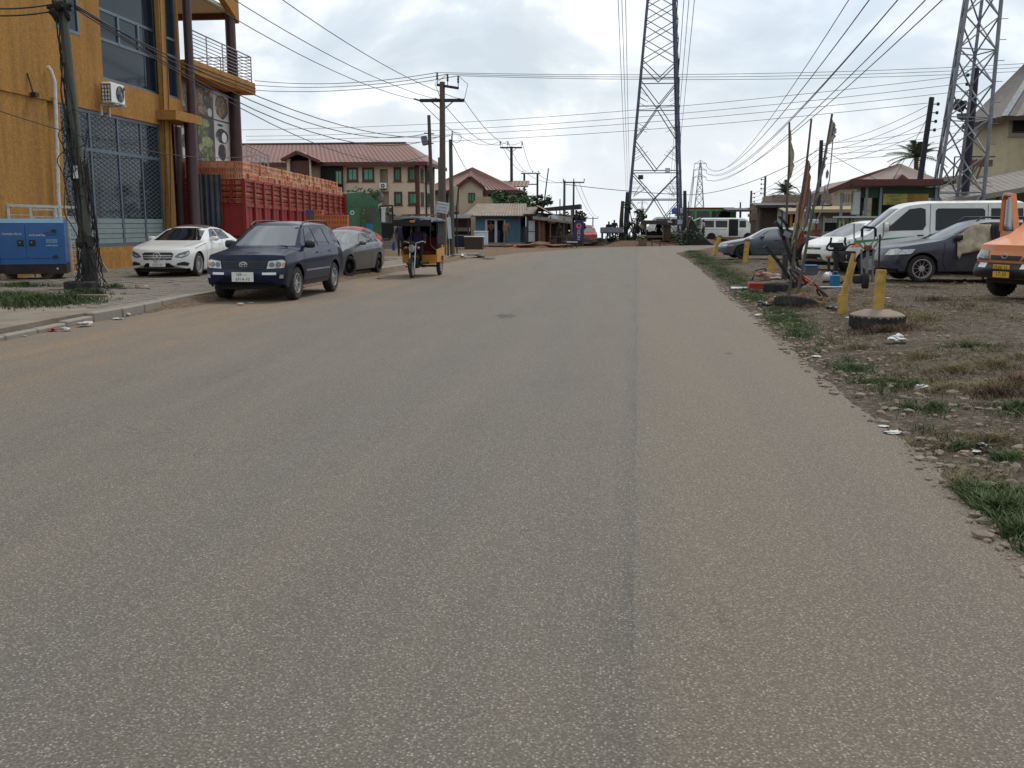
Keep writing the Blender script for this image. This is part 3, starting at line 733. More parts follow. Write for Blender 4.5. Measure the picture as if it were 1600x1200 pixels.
# walls with real openings, windows
class Wall:
 """a vertical wall: origin, horizontal direction u, outward normal n"""
 def __init__(s, o, u, n): s.o, s.u, s.n = Vector(o), Vector(u).normalized(), Vector(n).normalized()
 def p(s, u, v, w=0.0): return s.o + s.u * u + Vector((0, 0, v)) + s.n * w
 def panel(s, name, u0, u1, v0, v1, holes, mt, parent, depth=.2):
  us = sorted({u0, u1, *[k for h in holes for k in h[:2]]}); vs2 = sorted({v0, v1, *[k for h in holes for k in h[2:]]})
  us = [k for k in us if u0 <= k <= u1]; vs2 = [k for k in vs2 if v0 <= k <= v1]
  b = MB()
  for a, c in zip(us, us[1:]):
   for d, e in zip(vs2, vs2[1:]):
    mu, mv = (a + c) / 2, (d + e) / 2
    if any(h[0] < mu < h[1] and h[2] < mv < h[3] for h in holes): continue
    b.add([s.p(a, d), s.p(c, d), s.p(c, e), s.p(a, e)], [(0, 1, 2, 3)])
  for (a, c, d, e) in holes:
   for q in (((a, d), (c, d)), ((c, d), (c, e)), ((c, e), (a, e)), ((a, e), (a, d))):
    b.add([s.p(*q[0]), s.p(*q[1]), s.p(*q[1], -depth), s.p(*q[0], -depth)], [(0, 1, 2, 3)])
  for q in (((u0, v0), (u1, v0)), ((u1, v0), (u1, v1)), ((u1, v1), (u0, v1)), ((u0, v1), (u0, v0))):
   b.add([s.p(*q[0]), s.p(*q[1]), s.p(*q[1], -depth), s.p(*q[0], -depth)], [(0, 1, 2, 3)])
  b.add([s.p(u0, v0, -depth - .3), s.p(u1, v0, -depth - .3), s.p(u1, v1, -depth - .3), s.p(u0, v1, -depth - .3)], [(3, 2, 1, 0)])
  return b.build(name, mt, parent)
 def bx(s, b, u0, u1, v0, v1, w0, w1, mi=0):
  pts = [s.p(u, v, w) for w in (w0, w1) for (u, v) in ((u0, v0), (u1, v0), (u1, v1), (u0, v1))]
  return b.add(pts, [(0, 3, 2, 1), (4, 5, 6, 7), (0, 1, 5, 4), (1, 2, 6, 5), (2, 3, 7, 6), (3, 0, 4, 7)], mi)
 def window(s, parent, u0, u1, v0, v1, cols=2, rows=1, fm='alu_frame', gm='tint_glass', rec=.12, fw=.06, sill=None, surround=None, sd=.05, vsplit=None, name='window'):
  b = MB()
  s.bx(b, u0, u1, v0, v0 + fw, -rec - .05, -rec + .03); s.bx(b, u0, u1, v1 - fw, v1, -rec - .05, -rec + .03)
  s.bx(b, u0, u0 + fw, v0 + fw, v1 - fw, -rec - .05, -rec + .03); s.bx(b, u1 - fw, u1, v0 + fw, v1 - fw, -rec - .05, -rec + .03)
  cu = [u0 + (u1 - u0) * i / cols for i in range(1, cols)] if isinstance(cols, int) else cols
  cv = [v0 + (v1 - v0) * i / rows for i in range(1, rows)] if isinstance(rows, int) else rows
  for k in cu: s.bx(b, k - fw * .5, k + fw * .5, v0 + fw, v1 - fw, -rec - .048, -rec + .028)
  for k in cv: s.bx(b, u0 + fw, u1 - fw, k - fw * .5, k + fw * .5, -rec - .046, -rec + .026)
  wd = b.build(name, fm, parent)
  eu = [u0] + list(cu) + [u1]; ev = [v0] + list(cv) + [v1]
  for a, c in zip(eu, eu[1:]):
   for d, e in zip(ev, ev[1:]):
    g = MB(); s.bx(g, a + fw * .4, c - fw * .4, d + fw * .4, e - fw * .4, -rec - .02, -rec - .008)
    g.build('pane', gm, wd)
  if sill or surround:
   t = MB(); k = .12 if surround else 0
   if surround:
    s.bx(t, u0 - k, u0 - .002, v0 - k, v1 + k, -.02, sd); s.bx(t, u1 + .002, u1 + k, v0 - k, v1 + k, -.02, sd)
    s.bx(t, u0 - .002, u1 + .002, v1 + .002, v1 + k, -.02, sd); s.bx(t, u0 - .002, u1 + .002, v0 - k, v0 - .002, -.02, sd)
   s.bx(t, u0 - .17, u1 + .17, v0 - k - .06, v0 - k - .002, -.02, sd + .06)
   t.build('window_surround', surround or sill, wd)
  return wd
def railing(b, pts, h, nrails=7, post=.05, rr=.018):
 """horizontal rail balustrade along floor points"""
 for a, c in zip(pts, pts[1:]):
  a, c = Vector(a), Vector(c)
  for i in range(nrails):
   z = Vector((0, 0, h * (i + 1) / nrails)); b.tube([a + z, c + z], rr if i < nrails - 1 else rr * 1.6, 6)
  k = max(1, int(round((c - a).length / 1.6)))
  for i in range(k + 1):
   p = a.lerp(c, i / k); b.tube([p, p + Vector((0, 0, h))], post / 2, 6)
# ochre building on the left
FX = -17.0
def fy(px, py): v = PX(px, py, FX); return v.y, v.z
root = thing('commercial_building', 'ochre rendered three storey building with tinted shopfront and brown columns', 'building', (FX, 30, PZ))
IV = Vector(root.location)
class LWall(Wall):
 def p(s, u, v, w=0.0): return Wall.p(s, u, v, w) - IV
F = LWall((FX, 0, 0), (0, 1, 0), (1, 0, 0))
Yc = fy(262, 300)[0]
def rect(x0, x1, ytop, ybot):
 a, b = fy(x0, ytop)[0], fy(x1, ytop)[0]
 xm = (x0 + x1) / 2
 return [a, b, fy(xm, ybot)[1], fy(xm, ytop)[1]]
shop = rect(94, 250, 178, 386)
up1 = rect(150, 241, -60, 133)
up2 = rect(257, 291, -35, 154); up2[1] = Yc + 1.1
sm1 = rect(80, 118, -40, 47)
lf1 = rect(-40, 19, -40, 68)
lf2 = rect(-60, 3, 130, 184)
up1[3] = up2[3] = 12.2; sm1[3] = lf1[3] = 10.6
up1[2] = fy(196, 133)[1]
F.panel('wall', 20, Yc - .01, PZ - .3, 13.5, [shop, up1, sm1, lf1, lf2], 'ochre', root, .25)
b = MB(); F.bx(b, 20, fy(62, 100)[0], PZ - .3, 13.4, .002, .14); b.build('wall_bay', 'ochre', root)
o = bpy.data.objects[-1] if False else None
z1 = fy(60, 150)[1]
b = MB(); F.bx(b, 20, shop[0] - .1, z1 - .10, z1, .002, .18); b.build('string_course', 'ochre', root)
b = MB(); F.bx(b, fy(246, 100)[0], fy(256, 100)[0], PZ - .3, 13.4, .002, .16); b.build('pilaster', 'ochre', root)
b = MB(); F.bx(b, 20, Yc - .1, PZ - .2, shop[2] - .12, .002, .10); b.build('plinth', 'ochre', root)
cols4 = [shop[0] + (shop[1] - shop[0]) * k for k in (.27, .54, .785)]
rowz = [fy(175, 238)[1], shop[2] + .95]
sw = F.window(root, *shop, cols=cols4, rows=[rowz[0]], gm='shop_glass', rec=.1, fw=.11, name='shop_window')
ed = [shop[0]] + cols4 + [shop[1]]
for a, c in zip(ed, ed[1:]):
 g = MB(); z0, zt = shop[2] + 1.0, shop[3] - .15; a2, c2 = a + .09, c - .09; st = .42
 k = -int((zt - z0) * 2.7 / st) - 2
 while k * st < (c2 - a2):
  for sg in (1, -1):
   u_at = lambda z: (a2 + k * st + 2.7 * (z - z0)) if sg > 0 else (c2 - k * st - 2.7 * (z - z0))
   pts = []
   for z in np.linspace(z0, zt, 160):
    u_ = u_at(z)
    if a2 <= u_ <= c2: pts.append((u_, z))
   if len(pts) > 2: g.bar(F.p(pts[0][0], pts[0][1], -.088 + .006 * (sg > 0)), F.p(pts[-1][0], pts[-1][1], -.088 + .006 * (sg > 0)), .016, .008, up=(1, 0, 0))
  k += 1
 g.build('grille', 'alu_frame', sw)
 for q in range(5):
  s_ = MB(); zz = shop[2] + .12 + q * .17
  F.bx(s_, a2, c2, zz, zz + .155, -.10, -.075 - .012 * (q % 2)); s_.build('shutter_slat', 'shutter', sw)
wz = [fy(196, 72)[1], fy(196, 28)[1]]
cu = [up1[0] + (up1[1] - up1[0]) * k for k in (.34, .68)]
F.window(root, *up1, cols=1, rows=wz, rec=.14, fw=.10)
for k in cu: mid = MB(); F.bx(mid, k - .06, k + .06, wz[0], wz[1], -.18, -.1); mid.build('mullion', 'alu_frame', root)
F.window(root, *sm1, cols=1, rows=1, rec=.02, fw=.1)
F.window(root, *lf1, cols=1, rows=1, rec=.02, fw=.12, gm='shop_glass')
F.window(root, *lf2, cols=1, rows=1, rec=.02, fw=.12)
zc0, zc1 = fy(285, 196)[1], fy(285, 182)[1]
F.panel('upper_wall', Yc + .01, Yc + 1.75, zc1 - .2, 13.5, [[Yc + .06, Yc + 1.62, fy(275, 154)[1], 12.2]], 'ochre', root, .25)
zz = fy(275, 154)[1]
F.window(root, Yc + .06, Yc + 1.62, zz, 12.2, cols=1, rows=[fy(272, 88)[1], fy(272, 62)[1]], rec=.1, fw=.09)
b = MB(); F.bx(b, Yc - .6, Yc + 1.7, zc0, zc1, -.2, .75); b.build('entrance_canopy', 'ochre', root)
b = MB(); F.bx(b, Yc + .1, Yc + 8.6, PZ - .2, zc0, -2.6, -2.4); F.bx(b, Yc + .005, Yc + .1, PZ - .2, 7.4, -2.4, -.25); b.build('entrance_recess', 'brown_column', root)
def column(px, X, y0, y1, r_, name='column', m_='brown_column'):
 v0, v1 = PX(px[0], y0, X), PX(px[1], y1, X)
 cy = PX(px[0], (y0 + y1) / 2, X).y
 b = MB(); b.lathe([(r_ * 1.08, PZ), (r_ * 1.08, PZ + .3), (r_, PZ + .34), (r_, v1.z)], (X - IV.x, cy - IV.y, -IV.z), 'z', 18)
 return b.build(name, m_, root, smooth=40)
C1 = PX(300, 260, -16.35)
b = MB(); b.lathe([(.26, PZ), (.26, PZ + .3), (.23, PZ + .34), (.23, zc0)], (C1.x - IV.x, C1.y - IV.y, -IV.z), 'z', 20); b.build('column', 'brown_column', root, smooth=40)
b = MB(); b.lathe([(.17, zc1), (.17, 13.2)], (-16.75 - IV.x, PX(296, 100, -16.75).y - IV.y, -IV.z), 'z', 18); b.build('upper_column', 'brown_column', root, smooth=40)
C1b = PX(277, 260, -17.6)
b = MB(); b.lathe([(.24, PZ), (.24, zc0)], (C1b.x - IV.x, C1b.y - IV.y, -IV.z), 'z', 18); b.build('column', 'brown_column', root, smooth=40)
BX = -16.6
Bz0, Bz1 = PX(400, 149, BX).z, PX(400, 131, BX).z
By0, By1 = PX(302, 100, BX).y, PX(399, 140, BX).y
PY1 = PX(366, 180, -17.35).y
b = MB(); F.bx(b, By0, By1, Bz0, Bz1, -3.2, BX - FX); b.build('balcony_slab', 'ochre', root)
b = MB(); F.bx(b, By0, By1 + .01, Bz0 + .14, Bz0 + .17, -3.0, BX - FX + .025); F.bx(b, By0, By1 + .01, Bz0 + .29, Bz0 + .32, -3.0, BX - FX + .025); b.build('balcony_groove', 'maroon_trim', root)
rl = MB()
railing(rl, [(BX - .12 - IV.x, By0 - IV.y, Bz1 - IV.z), (BX - .12 - IV.x, By1 - .12 - IV.y, Bz1 - IV.z), (BX - 3.0 - IV.x, By1 - .12 - IV.y, Bz1 - IV.z)], 1.15, 8)
rl.build('railing', 'steel', root, smooth=50)
C2 = Vector((-17.25, PX(368, 200, -17.25).y, 0))
b = MB(); b.lathe([(.26, PZ), (.26, Bz0)], (C2.x - IV.x, C2.y - IV.y, -IV.z), 'z', 18); b.build('column', 'brown_column', root, smooth=40)
C3 = Vector((-17.0, PX(361, 70, -17.0).y, 0))
b = MB(); b.lathe([(.22, Bz1), (.22, Bz1 + 3.6)], (C3.x - IV.x, C3.y - IV.y, -IV.z), 'z', 18); b.build('upper_column', 'brown_column', root, smooth=40)
W2 = LWall((-17.5, 0, 0), (0, 1, 0), (1, 0, 0))
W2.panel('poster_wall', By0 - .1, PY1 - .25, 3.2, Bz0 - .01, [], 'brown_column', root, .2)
p0, p1 = By0 + .15, PY1 - .35
zt, zb = Bz0 - .12, PX(340, 238, -17.5).z - .5
pu = [p0 + (p1 - p0) * k for k in (0, .31, .68, 1)]
def poster(u0, u1, v0, v1, base, blobs):
 b = MB(); W2.bx(b, u0 + .03, u1 - .03, v0 + .03, v1 - .03, .004, .03); pp = b.build('poster', base, root)
 for (cu_, cv_, ru, rv, m_, sd) in blobs:
  q = MB(); n_ = 18
  poly = []
  for i in range(n_):
   a = 2 * math.pi * i / n_; k = 1 + .18 * noise.noise(Vector((math.cos(a) * 1.5 + sd, math.sin(a) * 1.5, sd)))
   poly.append((u0 + (u1 - u0) * (cu_ + ru * k * math.cos(a)), v0 + (v1 - v0) * (cv_ + rv * k * math.sin(a))))
  q.prism(poly, .031, .033 + .0015 * (sd % 4), lambda u, v, w: W2.p(u, v, w)); q.build('poster_print', m_, pp)
zs = zb + (zt - zb) * .60
poster(pu[0], pu[1], zs, zt, 'food_red', [(.3, .6, .2, .3, 'food_pale', 1), (.7, .35, .2, .22, 'poster_dark', 2), (.65, .78, .16, .14, 'food_pale', 3)])
poster(pu[1], pu[2], zs, zt, 'food_red', [(.3, .65, .2, .26, 'food_pale', 4), (.7, .55, .2, .3, 'poster_dark', 5), (.45, .25, .22, .16, 'food_pale', 6), (.8, .2, .12, .14, 'poster_white', 7)])
poster(pu[2], pu[3], zs, zt, 'poster_white', [(.52, .5, .40, .42, 'poster_dark', 8), (.52, .5, .36, .37, 'food_pale', 9)])
poster(pu[0], pu[1], zb, zs, 'poster_white', [(.4, .8, .3, .15, 'food_red', 10), (.5, .38, .34, .17, 'poster_dark', 11), (.5, .38, .26, .12, 'food_red', 13)])
poster(pu[1], pu[2], zb, zs, 'poster_dark', [(.45, .86, .32, .10, 'lettuce_pale', 12), (.4, .66, .30, .15, 'lettuce', 13), (.6, .45, .30, .13, 'lettuce_pale', 14), (.6, .2, .33, .17, 'lettuce', 15), (.3, .3, .14, .1, 'lettuce_pale', 18)])
poster(pu[2], pu[3], zb, zs, 'poster_white', [(.5, .66, .40, .17, 'poster_dark', 16), (.62, .63, .16, .12, 'white_print', 17), (.45, .28, .26, .19, 'poster_dark', 21), (.4, .9, .2, .025, 'ink', 20)])
zt2 = Bz1 + 2.5
b = MB(); F.bx(b, By0 - .3, C3.y + .5, zt2 + .3, zt2 + .45, -3.0, .02); b.build('soffit', 'cream_soffit', root)
arch = []
for i in range(13):
 t = i / 12; arch.append((By0 - .1 + (C3.y - By0 + .25) * t, zt2 + 1.25 - 1.3 * (abs(t - .05) / .95) ** 1.8))
poly = [(C3.y + .32, zt2 - .12), (C3.y + .32, 13.4), (By0 - .1, 13.4)] + arch
b = MB(); b.prism(poly, .02, .30, lambda u, v, w: F.p(u, v, w)); b.build('arched_beam', 'ochre', root)
b = MB(); F.bx(b, C3.y + .1, C3.y + .35, zt2 + .05, zt2 + .29, -3.0, .0); b.build('end_beam', 'maroon_trim', root)
b = MB(); F.bx(b, By0 - .25, C3.y - .9, Bz1, zt2, -2.9, -2.7); b.build('inner_wall', 'cream_soffit', root)
b = MB(); F.bx(b, C3.y - .92, C3.y - .55, Bz1, zt2, -2.95, -2.6); b.build('inner_pillar', 'ochre', root)
b = MB(); F.bx(b, 20.02, Yc - .02, PZ - .2, 13.4, -9, -.62); F.bx(b, Yc, By1 - 1.2, PZ - .2, Bz0 - .02, -9, -3.25); b.build('rear_block', 'ochre', root)
dp = [fy(64, 104), fy(67, 110), fy(72, 128), fy(76, 220), fy(78, 305)]
b = MB(); b.tube([F.p(dp[0][0], dp[0][1], .2), F.p(dp[1][0], dp[1][1], .24)] + [F.p(u, v, .26) for u, v in dp[2:]] + [F.p(dp[-1][0], PZ, .26)], .06, 8); b.build('drainpipe', 'white_metal', root, smooth=50)
b = MB(); u, v = fy(39, 148); b.box(F.p(u, v, .3), (.16, .2, .12)); b.tube([F.p(u - .05, v + .6, .15), F.p(u, v + .05, .25)], .02, 6); b.build('wall_lamp', 'dark_metal', root)
b = MB(); 
for px in (243, 251):
 b.tube([F.p(fy(px, 0)[0], 12, .2), F.p(fy(px + 6, 200)[0], 5, .2), F.p(fy(px + 9, 380)[0], 1.2, .2)], .015, 6)
b.build('conduit', 'dark_metal', root)
for o in list(root.children):
 o.location = (0, 0, 0)
u, v = fy(160, 147)
ac = thing('air_conditioner', 'white outdoor air conditioner unit bracketed high on the ochre wall', 'air conditioner', (FX + .16, u, v))
b = MB(); b.cbox((.22, 0, 0), (.34, .95, .66), .03); b.build('casing', 'white_paint', ac)
b = MB(); b.lathe([(.26, 0), (.26, .02)], (.392, .12, 0), 'x', 22); b.build('fan_grille', 'black_plastic', ac)
b = MB()
for i in range(6):
 a = i * math.pi / 3; b.bar((.416, .12, 0), (.416, .12 + .25 * math.cos(a), .25 * math.sin(a)), .012)
b.lathe([(.05, 0), (.05, .02)], (.413, .12, 0), 'x', 10)
for r_ in (.09, .15, .21): b.tube([(.416, .12 + r_ * math.cos(a / 9 * math.pi), r_ * math.sin(a / 9 * math.pi)) for a in range(19)], .006, 4)
b.build('fan_guard', 'steel', ac)
b = MB()
for i in range(4): b.bar((.22 + .15 - .1 * i, -.482, -.28), (.22 + .15 - .1 * i, -.482, .28), .02)
for i in range(5): b.bar((.06, -.484, -.24 + .12 * i), (.38, -.484, -.24 + .12 * i), .02)
b.build('side_coil', 'black_plastic', ac)
for y_ in (-.16, .36): b = MB(); b.bb((-.16, y_ - .025, -.385), (.45, y_ + .025, -.335)); b.bar((-.14, y_, -.36), (-.14, y_, -.7), .05); b.build('bracket', 'white_metal', ac)
b = MB(); b.lathe([(.06, 0), (.06, .004)], (.393, .40, .2), 'x', 12); b.build('emblem', 'ink', ac)
# vehicles
def smooth_fn(pts, sig=.05):
 xs_ = np.arange(pts[0][0] - .6, pts[-1][0] + .6, .01)
 ys_ = np.interp(xs_, [p[0] for p in pts], [p[1] for p in pts])
 k = np.exp(-.5 * (np.arange(-30, 31) * .01 / sig) ** 2); k /= k.sum()
 sm = np.convolve(np.pad(ys_, 30, mode='edge'), k, 'valid')
 return lambda x: float(np.interp(x, xs_, sm))
_wheel_cache = {}
def wheel_meshes(r, w, rim, style, dark):
 key = (r, w, rim, style, dark)
 if key in _wheel_cache: return _wheel_cache[key]
 h = w / 2
 b = MB(); b.lathe([(rim, -h * .82), (rim + .02, -h), (r - .035, -h), (r - .008, -h * .72), (r, -h * .4), (r, h * .4), (r - .008, h * .72), (r - .035, h), (rim + .02, h), (rim, h * .82)], (0, 0, 0), 'y', 28, close=True)
 for i in range(28):
  a = 2 * math.pi * i / 28
  b.box((math.cos(a) * (r - .004), 0, math.sin(a) * (r - .004)), (.012, w * .78, .03), Matrix.Rotation(-a, 3, 'Y'))
 ty = b.mesh('tyre', 'tyre', 40)
 b = MB()
 b.lathe([(rim + .004, h * .80), (rim + .004, h * .95), (rim - .018, h * .95), (rim - .025, h * .3), (rim - .03, -h * .7)], (0, 0, 0), 'y', 28, cap=False)
 n = {'steel': 0, 'five': 5, 'six': 6, 'ten': 10, 'many': 16, 'cap': 7}[style]
 if style in ('steel',):
  b.lathe([(rim - .02, h * .35), (rim * .62, h * .42), (rim * .55, h * .7), (.07, h * .72), (.001, h * .72)], (0, 0, 0), 'y', 20, cap=False)
  for i in range(8):
   a = 2 * math.pi * i / 8; b.lathe([(.028, h * .4), (.028, h * .47)], (math.cos(a) * rim * .76, 0, math.sin(a) * rim * .76), 'y', 8)
 else:
  for i in range(n):
   a = 2 * math.pi * i / n
   wd = rim * {'five': .34, 'six': .28, 'ten': .06, 'many': .13, 'cap': .3}[style]
   c, s_ = math.cos(a), math.sin(a)
   pts = []
   for (rr_, ww, yy) in ((.045, wd * .6, h * .66), (rim * .55, wd * .42, h * .72), (rim - .01, wd * .55, h * .86)):
    for sg in (-1, 1):
     pts.append((c * rr_ - s_ * sg * ww * .5, yy, s_ * rr_ + c * sg * ww * .5))
   for (rr_, ww, yy) in ((.045, wd * .6, h * .4), (rim * .55, wd * .42, h * .4), (rim - .01, wd * .55, h * .5)):
    for sg in (-1, 1):
     pts.append((c * rr_ - s_ * sg * ww * .5, yy, s_ * rr_ + c * sg * ww * .5))
   b.add(pts, [(0, 1, 3, 2), (2, 3, 5, 4), (6, 8, 9, 7), (8, 10, 11, 9), (0, 2, 8, 6), (2, 4, 10, 8), (1, 7, 9, 3), (3, 9, 11, 5), (4, 5, 11, 10)])
  b.lathe([(.075, h * .35), (.075, h * .74), (.055, h * .78), (0, h * .78)], (0, 0, 0), 'y', 14)
 rm = b.mesh('rim', 'dark_alloy' if dark == 1 else 'alloy', 35)
 b = MB(); b.lathe([(rim - .02, -h * .2), (rim * .3, -h * .15), (.03, 0)], (0, 0, 0), 'y', 20)
 dk = b.mesh('brake_disc', 'dark_metal', 35)
 _wheel_cache[key] = (ty, rm, dk)
 return _wheel_cache[key]
def wheel(root, x, y, r, w, rim, style, dark=0, steer=0.0):
 ty, rm, dk = wheel_meshes(r, w, rim, style, dark)
 o = inst('wheel', ty, root, (x, y, r), (0, 0, (0 if y > 0 else math.pi) + steer))
 inst('rim', rm, o); inst('brake_disc', dk, o)
 return o
def clip_poly(poly, du, dv):
 """2-D polygon -> bmesh cut on a grid"""
 bm = bmesh.new()
 f = bm.faces.new([bm.verts.new((u, v, 0)) for u, v in poly])
 us = [p[0] for p in poly]; vs2 = [p[1] for p in poly]
 for k in np.arange(min(us) + du, max(us) - 1e-4, du):
  bmesh.ops.bisect_plane(bm, geom=bm.verts[:] + bm.edges[:] + bm.faces[:], plane_co=(k, 0, 0), plane_no=(1, 0, 0))
 for k in np.arange(min(vs2) + dv, max(vs2) - 1e-4, dv):
  bmesh.ops.bisect_plane(bm, geom=bm.verts[:] + bm.edges[:] + bm.faces[:], plane_co=(0, k, 0), plane_no=(0, 1, 0))
 return bm
class Car:
 def __init__(s, name, label, cat, loc, heading, sp, paint, group=None):
  s.sp = sp; L, W = sp['L'], sp['W']
  s.root = thing(name, label, cat, loc, heading, group)
  top, belt, wid = smooth_fn(sp['top'], sp.get('sm', .045)), smooth_fn(sp['belt'], .06), smooth_fn(sp['wid'], .06)
  nose = smooth_fn(sp['nose'], .03); tail = smooth_fn(sp['tail'], .04)
  zs, wr, rf = sp['sill'], sp['roofw'], max(p[1] for p in sp['top'])
  bf, br = sp.get('bowf', .22), sp.get('bowr', .14)
  rows = []
  st = sorted(set([round(k, 3) for k in list(np.arange(0, L + .001, .05)) + list(np.arange(0, .5, .025)) + [L - .02, L - .08]]))
  for q in st:
   zt_, zb_, w_ = top(q), belt(q), wid(q)
   zb_ = min(zb_, zt_ - .005)
   zl = zs + (.06 if q < .35 or q > L - .35 else 0)
   for c in (sp['sf'], sp['sr']):
    d = abs(q - c)
    if d < sp['arch']: zl = max(zl, sp['r'] + math.sqrt(sp['arch'] ** 2 - d * d))
   zl = min(zl, zb_ - .06)
   half = []
   ys_ = lambda z: w_ * ipl(z, [(zs, .945), (zs + .12, .975), (.55, 1.0), (zb_ * .78 + .05, 1.0), (zb_, .955)])
   for i in range(9):
    z = zl + (zb_ - zl) * i / 8; half.append((ys_(z), z))
   yb = half[-1][0]
   drop = min(.075, (zt_ - zb_) * .55)
   ze = zt_ - drop
   slope = (w_ * .955 - wr) / max(.2, rf - zb_ - .075)
   for i in range(1, 7):
    z = zb_ + (ze - zb_) * i / 6; half.append((yb - (z - zb_) * slope - (.03 if zt_ - zb_ > .25 else 0) * min(1, i), z))
   ye, ze = half[-1]
   for i in range(1, 9):
    t = i / 8; y_ = ye * (1 - t); e = 2.6
    half.append((y_, zt_ - (zt_ - ze) * (y_ / ye) ** e if ye > 1e-4 else zt_))
   ring = [(-y_, z) for y_, z in half] + [(y_, z) for y_, z in half[-2::-1]]
   rows.append((q, ring))
  def cl(q, y_, z):
   x = L / 2 - q
   xf = L / 2 - nose(z) - bf * (abs(y_) / W) ** 2.4
   xr = -L / 2 + tail(z) + br * (abs(y_) / W) ** 2.4
   return (max(min(x, xf), xr), y_, z)
  b = MB()
  grid = [[cl(q, y_, z) for y_, z in ring] for q, ring in rows]
  for (q, ring), first in ((rows[0], True), (rows[-1], False)):
   zc = (ring[0][1] + max(p[1] for p in ring)) / 2
   caps = [[cl(q, y_ * t, zc + (z - zc) * t) for y_, z in ring] for t in (.85, .7, .55, .4, .25, .1)]
   b.grid([[cl(q, y_, z) for y_, z in ring]] + caps, closed=True)
   b.add(caps[-1], [tuple(range(len(ring)))])
  b.grid(grid)
  s.body = b.build('body', paint, s.root)
  _bm = bmesh.new(); _bm.from_mesh(s.body.data); bmesh.ops.remove_doubles(_bm, verts=_bm.verts, dist=.0015); bmesh.ops.recalc_face_normals(_bm, faces=_bm.faces); _bm.to_mesh(s.body.data); _bm.free()
  s.body.data.polygons.foreach_set('use_smooth', [True] * len(s.body.data.polygons)); s.body.data.set_sharp_from_angle(angle=R(sp.get('sharp', 38)))
  bm = bmesh.new(); bm.from_mesh(s.body.data); s.bvh = BVHTree.FromBMesh(bm); bm.free()
  u = MB(); u.bb((-L / 2 + .35, -W + .28, zs - .05), (L / 2 - .35, W - .28, zs + .22)); u.bb((-L / 2 + .2, -W + .2, zs + .10), (L / 2 - .3, W - .2, zs + .2))  # lower box hangs below the sill, added to deepen shade under the car
  for c in (sp['sf'], sp['sr']): u.bb((L / 2 - c - sp['arch'], -W + .30, zs), (L / 2 - c + sp['arch'], W - .30, sp['r'] + sp['arch'] - .02))
  u.build('underbody', 'rubber', s.root)
  tr = W - sp.get('tw', .215) / 2 - .02
  for c, stv in ((sp['sf'], sp.get('steer', 0)), (sp['sr'], 0)):
   for sg in (1, -1):
    wheel(s.root, L / 2 - c, sg * tr, sp['r'], sp.get('tw', .215), sp['rim'], sp['style'], sp.get('dark', 0), stv)
 def X(s, q): return s.sp['L'] / 2 - q
 def decal(s, name, poly, side, mt, off=.006, du=.07, dv=.07, parent=None):
  """sheet that follows the body: side in 'front','rear','left','right','top'; side coordinates are (distance from nose, z)"""
  bm = clip_poly(poly, du, dv)
  ok = True
  for v in bm.verts:
   a, c = v.co.x, v.co.y
   if side == 'front': o, d = Vector((9, a, c)), Vector((-1, 0, 0))
   elif side == 'rear': o, d = Vector((-9, a, c)), Vector((1, 0, 0))
   elif side == 'left': o, d = Vector((s.X(a), 5, c)), Vector((0, -1, 0))
   elif side == 'right': o, d = Vector((s.X(a), -5, c)), Vector((0, 1, 0))
   elif side == 'top': o, d = Vector((s.X(a), c, 6)), Vector((0, 0, -1))
   else:
    o, d = side(a, c)
   hit = s.bvh.ray_cast(o, d)
   if hit[0] is None:
    v.co = o + d * 8; ok = False; v.tag = True
   else:
    v.co = hit[0] - d * off; v.tag = False
  bad = [f for f in bm.faces if any(v.tag for v in f.verts)]
  if bad: bmesh.ops.delete(bm, geom=bad, context='FACES')
  if not bm.faces:
   bm.free(); return None
  bmesh.ops.recalc_face_normals(bm, faces=bm.faces)
  me = bpy.data.meshes.new(name); bm.to_mesh(me); bm.free()
  me.materials.append(M[mt]); me.polygons.foreach_set('use_smooth', [True] * len(me.polygons))
  o = inst(name, me, parent or s.root)
  return o
 def both(s, name, poly, mt, off=.006, side='side', **k):
  r_ = []
  if side == 'side':
   for sd in ('left', 'right'): r_.append(s.decal(name, poly, sd, mt, off, **k))
  else:
   for sg in (1, -1): r_.append(s.decal(name, [(sg * a, c) for a, c in poly], side, mt, off, **k))
  return r_
 def seam(s, pts, side, w=.012, mt='seam', off=.004, name='panel_gap'):
  for a, c in zip(pts, pts[1:]):
   a, c = Vector(a), Vector(c); d = (c - a).normalized(); n_ = Vector((-d.y, d.x)) * w / 2
   s.decal(name, [tuple(a + n_), tuple(a - n_), tuple(c - n_), tuple(c + n_)], side, mt, off, .12, .12)
 def plate(s, z, lines, front=True, mt='plate_white', w=.50, h=.17, y=0, sizes=None):
  b = MB(); b.cbox((0, 0, 0), (w, .012, h), .004)
  hit = s.bvh.ray_cast(Vector((9 if front else -9, y, z)), Vector((-1 if front else 1, 0, 0)))[0]
  x = hit.x + (.02 if front else -.02)
  o = b.build('number_plate', mt, s.root); o.location = (x, y, z); o.rotation_euler = (0, 0, R(90) if front else R(-90))
  for i, t in enumerate(lines):
   zz = h * .5 - h * (i + .5) / len(lines)
   text('plate_lettering', t, h / len(lines) * .95, 'ink', o, (0, -.0065, zz), (R(90), 0, 0))
  return o
